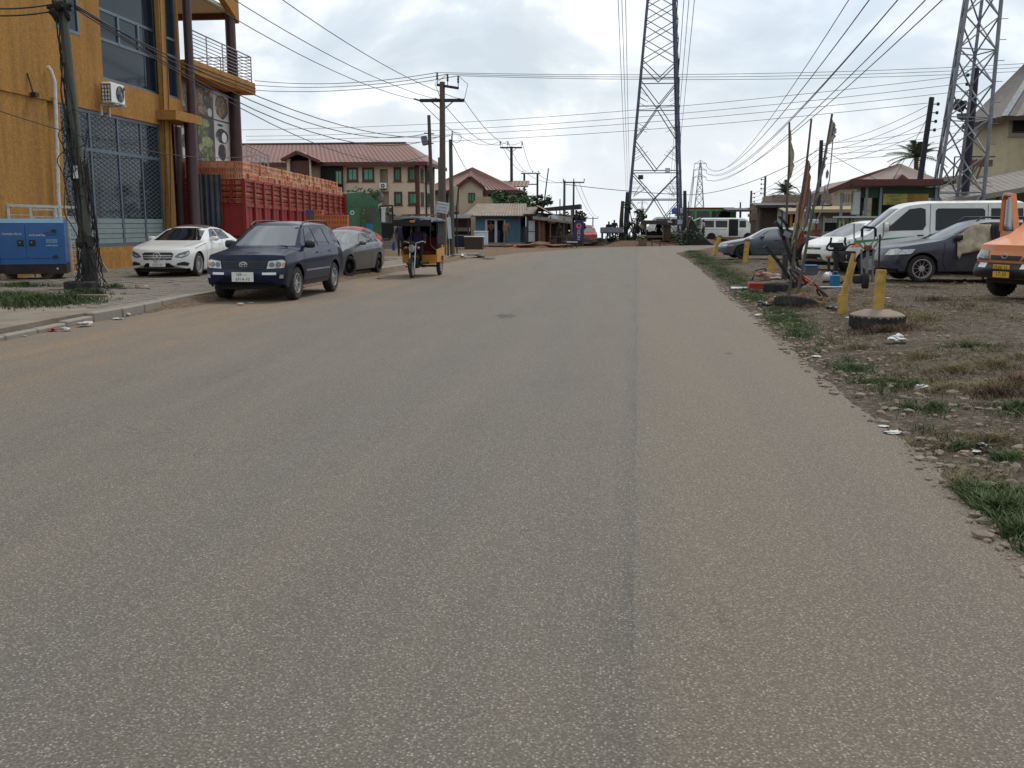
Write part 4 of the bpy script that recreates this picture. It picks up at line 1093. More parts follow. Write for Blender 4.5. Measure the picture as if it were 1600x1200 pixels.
 def mirror(s, q, z, mt, out=.14, sz=(.12, .20, .15), side=(1, -1)):
  for sg in side:
   hit = s.bvh.ray_cast(Vector((s.X(q), 5 * sg, z)), Vector((0, -sg, 0)))[0]
   y_ = hit.y
   b = MB(); b.cbox((s.X(q) , y_ + sg * (out), z + .02), sz, .035); b.bar((s.X(q), y_ - sg * .02, z - .03), (s.X(q), y_ + sg * out * .6, z - .02), .06, .04)
   o = b.build('wing_mirror', mt, s.root, smooth=60)
   g = MB(); g.box((s.X(q) - sz[0] / 2 - .004, y_ + sg * out, z + .02), (.006, sz[1] * .84, sz[2] * .8)); g.build('mirror_glass', 'clear_glass', o)
 def handle(s, q, z, mt='black_plastic', w=.17):
  s.both('door_handle', [(q, z - .018), (q + w, z - .018), (q + w, z + .018), (q, z + .018)], mt, .022)
 def emblem(s, z, kind, r=.07, front=True):
  hit = s.bvh.ray_cast(Vector((9, 0, z)), Vector((-1, 0, 0)))[0]
  x = hit.x + .022; b = MB()
  ring = lambda ry, rz, cz=0: b.tube([(x, ry * math.cos(2 * math.pi * i / 20), z + cz + rz * math.sin(2 * math.pi * i / 20)) for i in range(21)], r * .11, 6)
  if kind == 'star':
   ring(r, r)
   for a in (90, 210, 330): b.bar((x, 0, z), (x, r * math.cos(R(a)), z + r * math.sin(R(a))), r * .16)
  elif kind == 'ovals':
   ring(r, r * .66); ring(r * .42, r * .62); ring(r * .8, r * .28, r * .34)
  else:
   ring(r, r * .6)
  return b.build('emblem', 'chrome', s.root, smooth=50)
# navy sport utility car
def at(px, py, z=None):
 return G(px, py) if z is None else GZ(px, py, z)
def place2(pf, pr, z):
 """near front and near rear wheel contact pixels -> heading unit vector, front contact"""
 a, c = GZ(*pf, z), GZ(*pr, z)
 d = (a - c); d.z = 0; return a, d.normalized()
def carloc(front_contact, d, sp, left_side_near=True):
 """root location from the near front wheel contact point"""
 L, W = sp['L'], sp['W']; off = W - sp.get('tw', .215) / 2 - .02
 fwd = Vector((d.x, d.y, 0)); left = Vector((-d.y, d.x, 0))
 near = left * off * (1 if left_side_near else -1)
 c = Vector(front_contact) - near - fwd * (L / 2 - sp['sf'])
 return c, math.atan2(d.y, d.x)
suv = dict(L=4.69, W=.915, r=.36, rim=.215, tw=.225, arch=.43, sf=.92, sr=3.635, sill=.30, roofw=.62, style='six', bowf=.20, sm=.05,
           top=[(0, .93), (.12, .99), (.4, 1.05), (1.25, 1.13), (2.02, 1.62), (2.2, 1.68), (3.0, 1.71), (4.0, 1.68), (4.28, 1.60), (4.60, 1.14), (4.69, 1.06)],
           belt=[(0, .84), (.25, .93), (1.25, 1.035), (4.3, 1.10), (4.69, 1.02)], wid=[(0, .80), (.25, .885), (.9, .915), (3.9, .915), (4.69, .85)],
           nose=[(.2, .10), (.36, .02), (.62, .0), (.68, .06), (.95, .12), (1.1, .2)], tail=[(.2, .1), (.4, .0), (.62, .02), (.8, .08), (1.1, .12), (1.7, .38)])
fc, hd = place2((459, 467), (519, 455), 0.02)
hd = Vector((-.02, -1, 0)).normalized()
loc, ang = carloc(fc, hd, suv)
loc.z = .012
c = Car('sport_utility_car', 'navy blue sport utility car with roof rails parked at the left road edge', 'car', loc, ang, suv, 'navy_paint')
c.decal('windscreen', [(-.70, 1.16), (.70, 1.16), (.565, 1.60), (-.565, 1.60)], 'front', 'clear_glass', .008)
c.both('side_window', [(1.72, 1.12), (2.55, 1.135), (2.53, 1.56), (2.16, 1.545)], 'glass', .008)
c.both('side_window', [(2.65, 1.14), (3.42, 1.15), (3.36, 1.565), (2.61, 1.565)], 'glass', .008)
c.both('side_window', [(3.52, 1.155), (4.22, 1.18), (3.98, 1.545), (3.46, 1.565)], 'glass', .008)
c.decal('rear_window', [(-.62, 1.2), (.62, 1.2), (.52, 1.56), (-.52, 1.56)], 'rear', 'glass', .008)
for zz in (.70, .745, .79, .835): pass
c.decal('grille', [(-.44, .70), (.44, .70), (.48, .86), (-.48, .86)], 'front', 'black_plastic', .010)
for zz in (.735, .78, .825): c.decal('grille_bar', [(-.45, zz - .007), (.45, zz - .007), (.45, zz + .007), (-.45, zz + .007)], 'front', 'navy_paint', .022)
c.both('headlight', [(.50, .70), (.84, .72), (.86, .86), (.80, .89), (.53, .86)], 'lamp', .012, 'front')
for sg in (1, -1):
 for (y_, r_) in ((.60, .055), (.73, .06)):
  n_ = 14; c.decal('lamp_lens', [(sg * y_ + r_ * math.cos(6.2832 * i / n_), .785 + r_ * math.sin(6.2832 * i / n_)) for i in range(n_)], 'front', 'lamp_dark', .018)
c.both('indicator', [(.80, .735), (.85, .735), (.865, .83), (.81, .83)], 'amber', .020, 'front')
c.both('bumper_lamp', [(.42, .575), (.70, .575), (.70, .625), (.42, .625)], 'white_print', .012, 'front')
c.both('fog_light', [(.76, .50), (.84, .50), (.85, .575), (.77, .575)], 'lamp', .012, 'front')
c.decal('lower_intake', [(-.55, .35), (.55, .35), (.5, .45), (-.5, .45)], 'front', 'black_plastic', .008)
c.plate(.53, ['GR \u2013\u2013 ', '6914-10'], w=.48, h=.20)
c.emblem(.785, 'ovals', .085)
c.mirror(1.68, 1.17, 'black_plastic', .15, (.13, .22, .17))
c.handle(2.32, 1.0, 'navy_paint'); c.handle(3.25, 1.01, 'navy_paint')
for sd in ('left', 'right'):
 c.seam([(1.42, 1.03), (1.40, .55), (1.48, .38)], sd); c.seam([(2.60, 1.12), (2.62, .40)], sd); c.seam([(3.42, 1.14), (3.40, .8), (3.22, .5)], sd)
 c.decal('side_moulding', [(1.42, .60), (3.15, .60), (3.15, .64), (1.42, .64)], sd, 'steel', .014, .2)
 c.decal('sill_trim', [(1.38, .33), (3.18, .33), (3.18, .39), (1.38, .39)], sd, 'black_plastic', .012, .2)
c.seam([(.30, .78), (1.22, .66)], 'top'); c.seam([(.30, -.78), (1.22, -.66)], 'top')
for sg in (1, -1):
 b = MB(); b.tube([(c.X(2.10), sg * .60, 1.60), (c.X(2.3), sg * .60, 1.685), (c.X(3.0), sg * .60, 1.715), (c.X(3.9), sg * .58, 1.70), (c.X(4.2), sg * .57, 1.60)], .02, 8); b.build('roof_rail', 'black_plastic', c.root, smooth=50)
b = MB(); b.tube([(c.X(1.30), .55, 1.15), (c.X(1.36), .05, 1.19)], .012, 6); b.tube([(c.X(1.30), -.05, 1.16), (c.X(1.36), -.5, 1.18)], .012, 6); b.build('wiper', 'black_plastic', c.root)
# white saloon on the pavement
mer = dict(L=4.86, W=.925, r=.34, rim=.235, tw=.235, arch=.385, sf=.84, sr=3.715, sill=.19, roofw=.60, style='many', bowf=.30, sm=.07,
           top=[(0, .72), (.15, .80), (.45, .88), (1.45, 1.02), (2.35, 1.41), (2.8, 1.47), (3.3, 1.45), (3.6, 1.40), (4.25, 1.08), (4.7, 1.03), (4.86, .95)],
           belt=[(0, .66), (.3, .78), (1.4, .95), (3.8, 1.02), (4.86, .92)], wid=[(0, .74), (.3, .87), (.8, .915), (2.4, .925), (4.2, .91), (4.86, .80)],
           nose=[(.15, .10), (.3, .02), (.5, .0), (.65, .03), (.75, .08), (.9, .2)], tail=[(.2, .1), (.4, 0), (.7, .02), (1.0, .1)])
fc = GZ(307, 432, PZ); hd = Vector((.045, -1, 0)).normalized()
loc, ang = carloc(fc, hd, mer); loc.z = PZ + .012
c = Car('saloon_car', 'white saloon car with dusty dark roof parked before the ochre building', 'car', loc, ang, mer, 'white_paint')
c.decal('roof_panel', [(2.40, -.55), (3.35, -.55), (3.35, .55), (2.40, .55)], 'top', 'brown_column', .006)
c.decal('windscreen', [(-.70, 1.015), (.70, 1.015), (.56, 1.375), (-.56, 1.375)], 'front', 'glass', .008)
c.both('side_window', [(1.95, 1.0), (2.78, 1.03), (2.78, 1.36), (2.45, 1.335)], 'glass', .008)
c.both('side_window', [(2.86, 1.03), (3.72, 1.06), (3.5, 1.325), (2.86, 1.36)], 'glass', .008)
c.decal('grille', [(-.40, .49), (.40, .49), (.45, .66), (.38, .70), (-.38, .70), (-.45, .66)], 'front', 'black_plastic', .010)
for zz in (.55, .61): c.decal('grille_bar', [(-.41, zz - .012), (.41, zz - .012), (.41, zz + .012), (-.41, zz + .012)], 'front', 'chrome', .022)
b = None
c.emblem(.59, 'star', .105)
c.both('headlight', [(.47, .57), (.66, .54), (.80, .60), (.865, .73), (.80, .745), (.58, .67)], 'lamp_dark', .012, 'front')
c.both('lamp_lens', [(.55, .59), (.66, .58), (.76, .64), (.64, .63)], 'lamp', .018, 'front')
c.both('lamp_lens', [(.74, .60), (.79, .62), (.84, .71), (.79, .70)], 'lamp', .018, 'front')
c.both('side_intake', [(.52, .34), (.80, .32), (.84, .40), (.72, .44), (.54, .40)], 'black_plastic', .010, 'front')
c.decal('lower_intake', [(-.46, .27), (.46, .27), (.34, .40), (-.34, .40)], 'front', 'black_plastic', .010)
c.plate(.40, ['GE \u2013 ', '1277-21'], w=.46, h=.20)
c.mirror(1.98, 1.04, 'white_paint', .15, (.12, .22, .13))
c.handle(2.52, .90, 'chrome'); c.handle(3.45, .93, 'chrome')
for sd in ('left', 'right'):
 c.seam([(1.45, .93), (1.42, .5), (1.50, .26)], sd); c.seam([(2.82, 1.0), (2.84, .26)], sd); c.seam([(3.68, 1.0), (3.55, .6)], sd); c.seam([(.62, .80), (1.45, .935)], sd, .012)
c.seam([(.35, .66), (1.40, .78)], 'top'); c.seam([(.35, -.66), (1.40, -.78)], 'top')
# grey saloon behind the sport utility car
ela = dict(L=4.53, W=.89, r=.325, rim=.225, tw=.215, arch=.375, sf=.88, sr=3.58, sill=.19, roofw=.58, style='ten', dark=1, bowf=.30, sm=.09, steer=-.35,
           top=[(0, .66), (.2, .77), (.5, .86), (1.25, 1.0), (2.25, 1.38), (2.65, 1.435), (3.1, 1.41), (4.0, 1.10), (4.4, 1.02), (4.53, .94)],
           belt=[(0, .60), (.3, .74), (1.3, .92), (3.8, 1.02), (4.53, .90)], wid=[(0, .70), (.3, .83), (.85, .88), (3.7, .89), (4.53, .76)],
           nose=[(.15, .10), (.3, .02), (.5, .0), (.7, .08), (.85, .2)], tail=[(.2, .1), (.4, 0), (.7, .02), (1.0, .12)])
fc, hd = place2((543, 432), (596, 427), .05)
hd = Vector((-.10, -1, 0)).normalized()
loc, ang = carloc(fc, hd, ela); loc.z = .04
c = Car('saloon_car', 'grey saloon car with black wheels parked right behind the navy car', 'car', loc, ang, ela, 'grey_paint')
c.decal('windscreen', [(-.66, .99), (.66, .99), (.52, 1.345), (-.52, 1.345)], 'front', 'clear_glass', .008)
c.both('side_window', [(1.85, .985), (2.72, 1.02), (2.70, 1.335), (2.36, 1.30)], 'glass', .008)
c.both('side_window', [(2.80, 1.02), (3.62, 1.06), (3.35, 1.27), (2.78, 1.335)], 'glass', .008)
c.both('headlight', [(.46, .58), (.62, .60), (.80, .70), (.76, .76), (.55, .67)], 'lamp', .012, 'front')
c.decal('grille', [(-.34, .32), (.34, .32), (.46, .50), (-.46, .50)], 'front', 'black_plastic', .01)
c.mirror(1.85, 1.0, 'grey_paint', .15, (.12, .21, .13))
c.handle(2.45, .88, 'grey_paint'); c.handle(3.30, .92, 'grey_paint')
for sd in ('left', 'right'):
 c.seam([(1.35, .92), (1.32, .5), (1.42, .26)], sd); c.seam([(2.75, 1.0), (2.78, .26)], sd); c.seam([(3.6, 1.0), (3.45, .55)], sd)
 c.decal('tail_light', [(4.05, .86), (4.45, .80), (4.48, .93), (4.2, .95)], sd, 'red_lamp', .012)
# small red car behind it
red_sp = dict(ela); red_sp.update(style='steel', dark=0, steer=0)
fc = GZ(566, 413, .05)
loc, ang = Vector((-10.6, 39.2, .13)), math.atan2(-1, -.1)
c = Car('saloon_car', 'red saloon car mostly hidden behind the grey saloon', 'car', loc, ang, red_sp, 'red_paint')
c.decal('windscreen', [(-.66, .99), (.66, .99), (.52, 1.345), (-.52, 1.345)], 'front', 'glass', .008)
c.both('side_window', [(1.85, .985), (2.72, 1.02), (2.70, 1.335), (2.36, 1.30)], 'glass', .008)
c.both('side_window', [(2.80, 1.02), (3.62, 1.06), (3.35, 1.27), (2.78, 1.335)], 'glass', .008)
for sd in ('left', 'right'): c.decal('tail_light', [(4.05, .86), (4.45, .80), (4.48, .93), (4.2, .95)], sd, 'red_lamp', .012)
# right lot: blue grey saloon side-on
ses = dict(L=4.6, W=.87, r=.31, rim=.20, tw=.2, arch=.36, sf=.90, sr=3.57, sill=.2, roofw=.57, style='steel', dark=1, bowf=.25, sm=.08,
           top=[(0, .62), (.15, .70), (.4, .77), (1.35, .93), (2.10, 1.36), (2.5, 1.41), (3.0, 1.39), (3.35, 1.34), (3.85, 1.03), (4.5, .97), (4.6, .9)],
           belt=[(0, .56), (.3, .68), (1.35, .87), (3.8, .95), (4.6, .86)], wid=[(0, .70), (.3, .81), (.8, .865), (3.8, .87), (4.6, .78)],
           nose=[(.15, .1), (.3, .02), (.5, .0), (.65, .08), (.8, .2)], tail=[(.2, .1), (.4, 0), (.7, .03), (1.0, .1)])
fc = G(1159, 406); hd = Vector((-1, -.10, 0)).normalized()
loc, ang = carloc(fc, hd, ses); loc.z = H(loc.x, loc.y) + .03
c = Car('saloon_car', 'blue grey saloon car standing side on behind the leaning yellow posts', 'car', loc, ang, ses, 'blue_grey_paint')
c.decal('windscreen', [(-.66, .94), (.66, .94), (.52, 1.33), (-.52, 1.33)], 'front', 'clear_glass', .008)
c.both('side_window', [(1.72, .93), (2.50, .955), (2.48, 1.325), (2.16, 1.285)], 'clear_glass', .008)
c.both('side_window', [(2.57, .955), (3.28, .98), (3.20, 1.305), (2.55, 1.325)], 'glass', .008)
c.both('side_window', [(3.34, .985), (3.62, 1.0), (3.34, 1.27)], 'glass', .008)
c.both('headlight', [(.40, .55), (.76, .57), (.80, .66), (.45, .66)], 'lamp', .012, 'front')
for sd in ('left', 'right'):
 c.decal('indicator', [(.26, .56), (.48, .58), (.50, .66), (.30, .65)], sd, 'amber', .012)
 c.seam([(1.30, .88), (1.28, .5), (1.38, .26)], sd); c.seam([(2.53, .95), (2.55, .26)], sd); c.seam([(3.35, .97), (3.2, .5)], sd)
 c.decal('side_moulding', [(1.30, .44), (3.2, .46), (3.2, .475), (1.30, .455)], sd, 'black_plastic', .012, .2)
c.mirror(1.75, .97, 'blue_grey_paint', .14, (.12, .2, .12)); c.handle(2.28, .83, 'black_plastic'); c.handle(3.08, .85, 'black_plastic')
# white hatchback turned towards the camera
vit = dict(L=3.8, W=.85, r=.30, rim=.19, tw=.19, arch=.36, sf=.72, sr=3.2, sill=.2, roofw=.58, style='steel', dark=1, bowf=.34, sm=.08,
           top=[(0, .66), (.15, .78), (.4, .9), (.95, 1.04), (1.85, 1.47), (2.2, 1.53), (2.9, 1.52), (3.4, 1.44), (3.7, 1.05), (3.8, .95)],
           belt=[(0, .60), (.3, .80), (1.0, .95), (3.3, 1.04), (3.8, .92)], wid=[(0, .66), (.3, .78), (.75, .84), (3.0, .85), (3.8, .76)],
           nose=[(.15, .12), (.3, .03), (.5, .0), (.7, .08), (.9, .22)], tail=[(.2, .1), (.4, 0), (.7, .03), (1.0, .1), (1.5, .3)])
fc = G(1320, 424); hd = Vector((-.86, -.5, 0)).normalized()
loc, ang = carloc(fc, hd, vit); loc.z = H(loc.x, loc.y) + .03
c = Car('hatchback_car', 'small white hatchback with its nose turned to the scrap heap', 'car', loc, ang, vit, 'white_van')
c.decal('windscreen', [(-.64, 1.03), (.64, 1.03), (.54, 1.44), (-.54, 1.44)], 'front', 'clear_glass', .008)
c.both('side_window', [(1.50, 1.02), (2.25, 1.05), (2.22, 1.43), (1.92, 1.40)], 'glass', .008)
c.both('side_window', [(2.33, 1.05), (3.1, 1.08), (2.98, 1.42), (2.30, 1.435)], 'glass', .008)
c.both('headlight', [(.42, .62), (.60, .60), (.78, .72), (.76, .90), (.66, .86), (.50, .72)], 'lamp', .012, 'front')
c.both('fog_light', [(.52, .36), (.72, .38), (.70, .46), (.54, .44)], 'amber', .012, 'front')
c.decal('lower_intake', [(-.42, .34), (.42, .34), (.36, .50), (-.36, .50)], 'front', 'black_plastic', .01)
c.decal('grille', [(-.3, .64), (.3, .64), (.32, .70), (-.32, .70)], 'front', 'black_plastic', .01)
c.mirror(1.5, 1.04, 'white_van', .14, (.12, .2, .13)); c.emblem(.68, 'ovals', .06)
for sd in ('left', 'right'): c.seam([(1.15, .95), (1.12, .4)], sd); c.seam([(2.28, 1.04), (2.3, .26)], sd)
# long white van with a green flash
van = dict(L=5.2, W=.95, r=.33, rim=.2, tw=.215, arch=.40, sf=.85, sr=4.1, sill=.28, roofw=.78, style='steel', bowf=.26, sm=.07,
           top=[(0, .85), (.15, .98), (.75, 1.20), (1.6, 1.92), (1.85, 2.03), (2.4, 2.10), (5.0, 2.12), (5.2, 2.0)],
           belt=[(0, .78), (.3, .95), (.8, 1.10), (1.4, 1.17), (5.2, 1.20)], wid=[(0, .80), (.3, .90), (.8, .945), (5.0, .95), (5.2, .9)],
           nose=[(.15, .1), (.3, .02), (.55, .0), (.75, .05), (1.0, .18)], tail=[(.2, .05), (.4, 0), (1.2, .02), (2.0, .08)])
hd = Vector((-1, .03, 0)).normalized()
fp = G(1318, 424); loc = Vector((XY(1316, 29.6) + 2.6, 30.6, 0)); ang = math.atan2(hd.y, hd.x); loc.z = H(loc.x, loc.y) + .01
c = Car('passenger_van', 'long white van with green flash and dark windows behind the slate wagon', 'van', loc, ang, van, 'white_van')
c.decal('windscreen', [(-.76, 1.24), (.76, 1.24), (.68, 1.88), (-.68, 1.88)], 'front', 'clear_glass', .008)
c.both('side_window', [(1.22, 1.24), (2.28, 1.27), (2.36, 1.40), (2.34, 1.86), (2.20, 1.90), (1.90, 1.86)], 'glass', .008)
c.both('side_window', [(2.62, 1.26), (3.9, 1.26), (3.96, 1.32), (3.96, 1.82), (3.9, 1.88), (2.68, 1.88), (2.62, 1.82)], 'glass', .010)
c.both('side_window', [(4.12, 1.26), (5.0, 1.26), (4.98, 1.88), (4.12, 1.88)], 'glass', .010)
for sd in ('left', 'right'):
 c.decal('green_flash', [(.20, .84), (.55, .90), (1.5, 1.02), (2.1, 1.10), (1.3, 1.04), (.62, .985), (.30, .96)], sd, 'stripe_green', .006, .1, .04)
 c.decal('orange_flash', [(.16, .76), (.62, .80), (.58, .90), (.22, .84)], sd, 'orange_paint', .008)
 c.seam([(2.48, 2.0), (2.46, .4)], sd, .016); c.seam([(1.05, 1.12), (1.0, .8)], sd, .014); c.seam([(4.04, 2.0), (4.04, .45)], sd, .016)
c.both('headlight', [(.50, .72), (.84, .76), (.86, .90), (.58, .86)], 'lamp', .012, 'front')
c.decal('bumper', [(-.86, .36), (.86, .36), (.86, .66), (-.86, .66)], 'front', 'black_plastic', .02)
for sd in ('left', 'right'): c.decal('bumper_corner', [(.03, .36), (.45, .36), (.45, .66), (.03, .68)], sd, 'black_plastic', .02)
c.plate(.56, [' '], mt='plate_yellow', w=.4, h=.16, y=.35)
c.mirror(1.25, 1.34, 'white_van', .16, (.12, .2, .24)); c.handle(2.12, 1.12)
# slate wagon with a cloth over its door
wag = dict(L=4.5, W=.87, r=.335, rim=.235, tw=.215, arch=.40, sf=.90, sr=3.43, sill=.27, roofw=.60, style='ten', dark=0, bowf=.28, sm=.07,
           top=[(0, .74), (.15, .83), (.4, .92), (1.30, 1.06), (2.15, 1.48), (2.5, 1.55), (3.6, 1.54), (4.1, 1.46), (4.4, 1.05), (4.5, .95)],
           belt=[(0, .68), (.3, .82), (1.3, .98), (4.1, 1.04), (4.5, .92)], wid=[(0, .72), (.3, .82), (.8, .865), (4.0, .87), (4.5, .8)],
           nose=[(.15, .1), (.3, .02), (.5, .0), (.7, .07), (.9, .2)], tail=[(.2, .1), (.4, 0), (.7, .03), (1.0, .1), (1.5, .35)])
fc = G(1437, 442); hd = Vector((-1, -.06, 0)).normalized()
loc, ang = carloc(fc, hd, wag); loc.z = H(loc.x, loc.y) + .02
c = Car('estate_car', 'slate grey estate car with many spoked wheels and a cloth hung on it', 'car', loc, ang, wag, 'slate_paint')
WAG = c
c.decal('windscreen', [(-.68, 1.06), (.68, 1.06), (.56, 1.46), (-.56, 1.46)], 'front', 'clear_glass', .008)
c.both('side_window', [(1.78, 1.04), (2.52, 1.06), (2.50, 1.47), (2.22, 1.43)], 'glass', .008)
c.both('side_window', [(2.62, 1.06), (3.4, 1.08), (3.36, 1.47), (2.60, 1.475)], 'glass', .008)
c.both('headlight', [(.44, .66), (.74, .67), (.80, .80), (.72, .83), (.50, .80)], 'lamp', .012, 'front')
for sd in ('left', 'right'):
 c.decal('headlight', [(.22, .68), (.62, .70), (.70, .82), (.36, .80)], sd, 'lamp', .012, .05)
 c.seam([(1.42, .98), (1.38, .5), (1.46, .32)], sd, .016); c.seam([(2.56, 1.05), (2.58, .32)], sd, .016); c.seam([(.10, .66), (.55, .66)], sd, .014)
 c.decal('fog_light', [(.22 , .44), (.36, .44), (.36, .56), (.22, .56)], sd, 'black_plastic', .008)
c.mirror(1.72, 1.08, 'black_plastic', .13, (.14, .18, .16))
for sg in (1, -1):
 b = MB(); b.tube([(c.X(2.25), sg * .57, 1.50), (c.X(2.4), sg * .57, 1.60), (c.X(3.9), sg * .55, 1.60), (c.X(4.05), sg * .55, 1.48)], .02, 8); b.build('roof_rail', 'black_plastic', c.root, smooth=50)
def cloth(name, label, cat, rows, mts, thick=.012):
 b = MB(); b.grid(rows); o = b.build(name, mts, smooth=80)
 md = o.modifiers.new('thickness', 'SOLIDIFY'); md.thickness = thick
 return tag(o, label, cat)
rt = c.root; mw = Matrix.Translation(rt.location) @ Matrix.Rotation(ang, 4, 'Z')
rows = []
for i in range(9):
 t = i / 8; row = []
 for j in range(15):
  u_ = j / 14; q = 1.70 + .82 * u_ + .08 * t * (u_ - .4)
  ztop = 1.10 + .32 * min(1, u_ / .45) ; zbot = .80 - .14 * (1 - u_) ** 2 - (.12 if j == 1 else 0)
  z = ztop + (zbot - ztop) * t
  y_ = .80 + .10 * t + .03 * math.sin(u_ * 17 + t * 2) * (.3 + t) + (.07 if z < 1.0 else 0)
  row.append(mw @ Vector((c.X(q), y_, z)))
 rows.append(row)
cloth('door_cloth', 'beige patterned cloth hung over the front door of the slate estate car', 'cloth', rows, 'newsprint')
rows = []
for i in range(9):
 t = i / 8; row = []
 for j in range(9):
  u_ = j / 8; q = 2.50 + .34 * u_ * (1 - .3 * t); z = 1.46 + (.42 - 1.46) * t
  row.append(mw @ Vector((c.X(q), .74 + .24 * min(1, t * 2) + .04 * math.sin(u_ * 14 + t), z)))
 rows.append(row)
cloth('hanging_jacket', 'black jacket hanging beside the beige cloth on the estate car', 'jacket', rows, 'black_cloth')
# orange van at the right frame edge
ora = dict(L=4.9, W=.95, r=.33, rim=.2, tw=.2, arch=.40, sf=.80, sr=3.6, sill=.34, roofw=.80, style='steel', dark=1, bowf=.18, sm=.05,
           top=[(0, .98), (.10, 1.02), (.30, 1.08), (.85, 1.26), (1.02, 1.34), (1.75, 2.05), (2.0, 2.12), (4.7, 2.12), (4.9, 2.0)],
           belt=[(0, .90), (.3, 1.0), (.9, 1.17), (4.9, 1.2)], wid=[(0, .86), (.3, .92), (.8, .945), (4.7, .95), (4.9, .9)],
           nose=[(.2, .06), (.40, .0), (.60, .0), (.64, .08), (.8, .06), (.86, .10), (1.05, .16)], tail=[(.2, .05), (.4, 0), (1.2, .02), (2.0, .1)])
fp = G(1533, 452); hd = Vector((-.93, -.37, 0)).normalized()
loc = Vector((XY(1537, 20.2), 20.3, 0)) - Vector((hd.x, hd.y, 0)) * 2.45 - Vector((-hd.y, hd.x, 0)) * -.55
loc.z = H(loc.x, loc.y) + .02; ang = math.atan2(hd.y, hd.x)
c = Car('delivery_van', 'orange van with its driver door standing open at the right edge', 'van', loc, ang, ora, 'orange_paint')
c.decal('windscreen', [(-.76, 1.42), (.76, 1.42), (.68, 2.0), (-.68, 2.0)], 'front', 'clear_glass', .008)
c.decal('bumper', [(-.93, .36), (.93, .36), (.93, .70), (-.93, .70)], 'front', 'black_plastic', .03, .07, .05)
for sd in ('left', 'right'): c.decal('bumper_corner', [(-.0, .38), (.42, .38), (.42, .70), (-.0, .70)], sd, 'black_plastic', .03, .05, .05)
c.both('headlight', [(.40, .74), (.90, .74), (.90, .93), (.52, .93)], 'lamp_dark', .012, 'front')
c.both('bumper_lamp', [(.44, .60), (.70, .60), (.70, .69), (.44, .69)], 'white_print', .036, 'front')
c.decal('grille', [(-.36, .75), (.36, .75), (.40, .84), (-.40, .84)], 'front', 'black_plastic', .012)
c.plate(.545, ['GW 31', '17-10'], mt='plate_yellow', w=.42, h=.24)
c.emblem(.83, 'oval', .07)
c.both('side_window', [(1.25, 1.32), (2.05, 1.32), (2.05, 1.92), (1.78, 1.92)], 'glass', .008)
dr = MB()
D0 = Vector((c.X(1.15), -.93, 0)); dd = Vector((-.46, -.89, 0)).normalized()
D = lambda u_, z, w=0: D0 + dd * u_ + Vector((0, 0, z)) + Vector((dd.y, -dd.x, 0)) * w
for a_, b_ in (((0, 1.28), (.42, 2.02)), ((.42, 2.02), (.95, 2.05)), ((.95, 2.05), (1.05, 1.95)), ((1.05, 1.95), (1.08, 1.28))):
 dr.bar(D(*a_), D(*b_), .10, .05)
dr.bar(D(0, .85), D(1.08, .85), .05, .86)
dr = dr.build('driver_door', 'orange_paint', c.root)
g = MB(); g.add([D(.06, 1.30), D(1.05, 1.30), D(1.02, 1.98), D(.45, 1.98)], [(0, 1, 2, 3)]); g.build('door_glass', 'clear_glass', dr)
g = MB(); g.cbox(D(.05, 1.38, .22), (.12, .22, .36), .03); g.build('wing_mirror', 'black_plastic', dr)
# distant minibus with raised tailgate and open side door
def boxbus(name, label, loc, ang, L, W, Hh, paint, nose_in, wins, sill=.3, r=.31):
 sp = dict(L=L, W=W, r=r, rim=.19, tw=.2, arch=.38, sf=.75, sr=L - 1.0, sill=sill, roofw=W - .14, style='steel', dark=1, bowf=.16, sm=.05,
              top=[(0, 1.0), (nose_in * .4, 1.15), (nose_in, Hh - .12), (nose_in + .3, Hh), (L - .2, Hh), (L, Hh - .15)], belt=[(0, .9), (.3, 1.05), (L, 1.12)],
              wid=[(0, W - .08), (.4, W), (L, W)], nose=[(.2, .05), (.4, 0), (.8, .03), (1.1, .08)], tail=[(.2, .03), (.5, 0), (2, .05)])
 c = Car(name, label, 'bus' if 'bus' in name else 'van', loc, ang, sp, paint)
 for (a, b_) in wins: c.both('side_window', [(a, 1.15), (b_, 1.15), (b_, Hh - .25), (a, Hh - .25)], 'glass', .012, du=.4, dv=.4)
 c.decal('windscreen', [(-W + .15, 1.2), (W - .15, 1.2), (W - .2, Hh - .25), (-W + .2, Hh - .25)], 'front', 'clear_glass', .01, du=.3, dv=.3)
 return c
p = P(1136, 372, 90); zz = H(p.x, p.y)
c = boxbus('minibus', 'white minibus with raised tailgate and open sliding door beyond the junction', Vector((p.x, 90, zz + .01)), R(0), 4.9, .86, 1.98, 'white_van', .8, [(.95, 1.5), (2.55, 3.55), (3.7, 4.7)])
c.decal('doorway_shade_sheet', [(1.62, .42), (2.42, .42), (2.42, 1.85), (1.62, 1.85)], 'right', 'interior', .02, .3, .3)  # near-black sheet on the closed body, shade of the doorway painted
for sd in ('right', 'left'): c.decal('side_stripe', [(2.6, .96), (4.8, .96), (4.8, 1.01), (2.6, 1.01)], sd, 'stall_yellow', .014, .5)
b = MB(); b.add([(-2.4, -.8, 1.95), (-2.4, .8, 1.95), (-3.6, .8, 1.45), (-3.6, -.8, 1.45)], [(0, 1, 2, 3)]); b.add([(-2.4, -.8, 2.0), (-2.4, .8, 2.0), (-3.6, .8, 1.5), (-3.6, -.8, 1.5)], [(0, 1, 2, 3)])
b.add([(-2.4, -.8, 1.95), (-3.6, -.8, 1.45), (-3.6, -.8, 1.5), (-2.4, -.8, 2.0)], [(0, 1, 2, 3)]); b.build('tailgate', 'white_van', c.root)
p = P(1098, 370, 97)
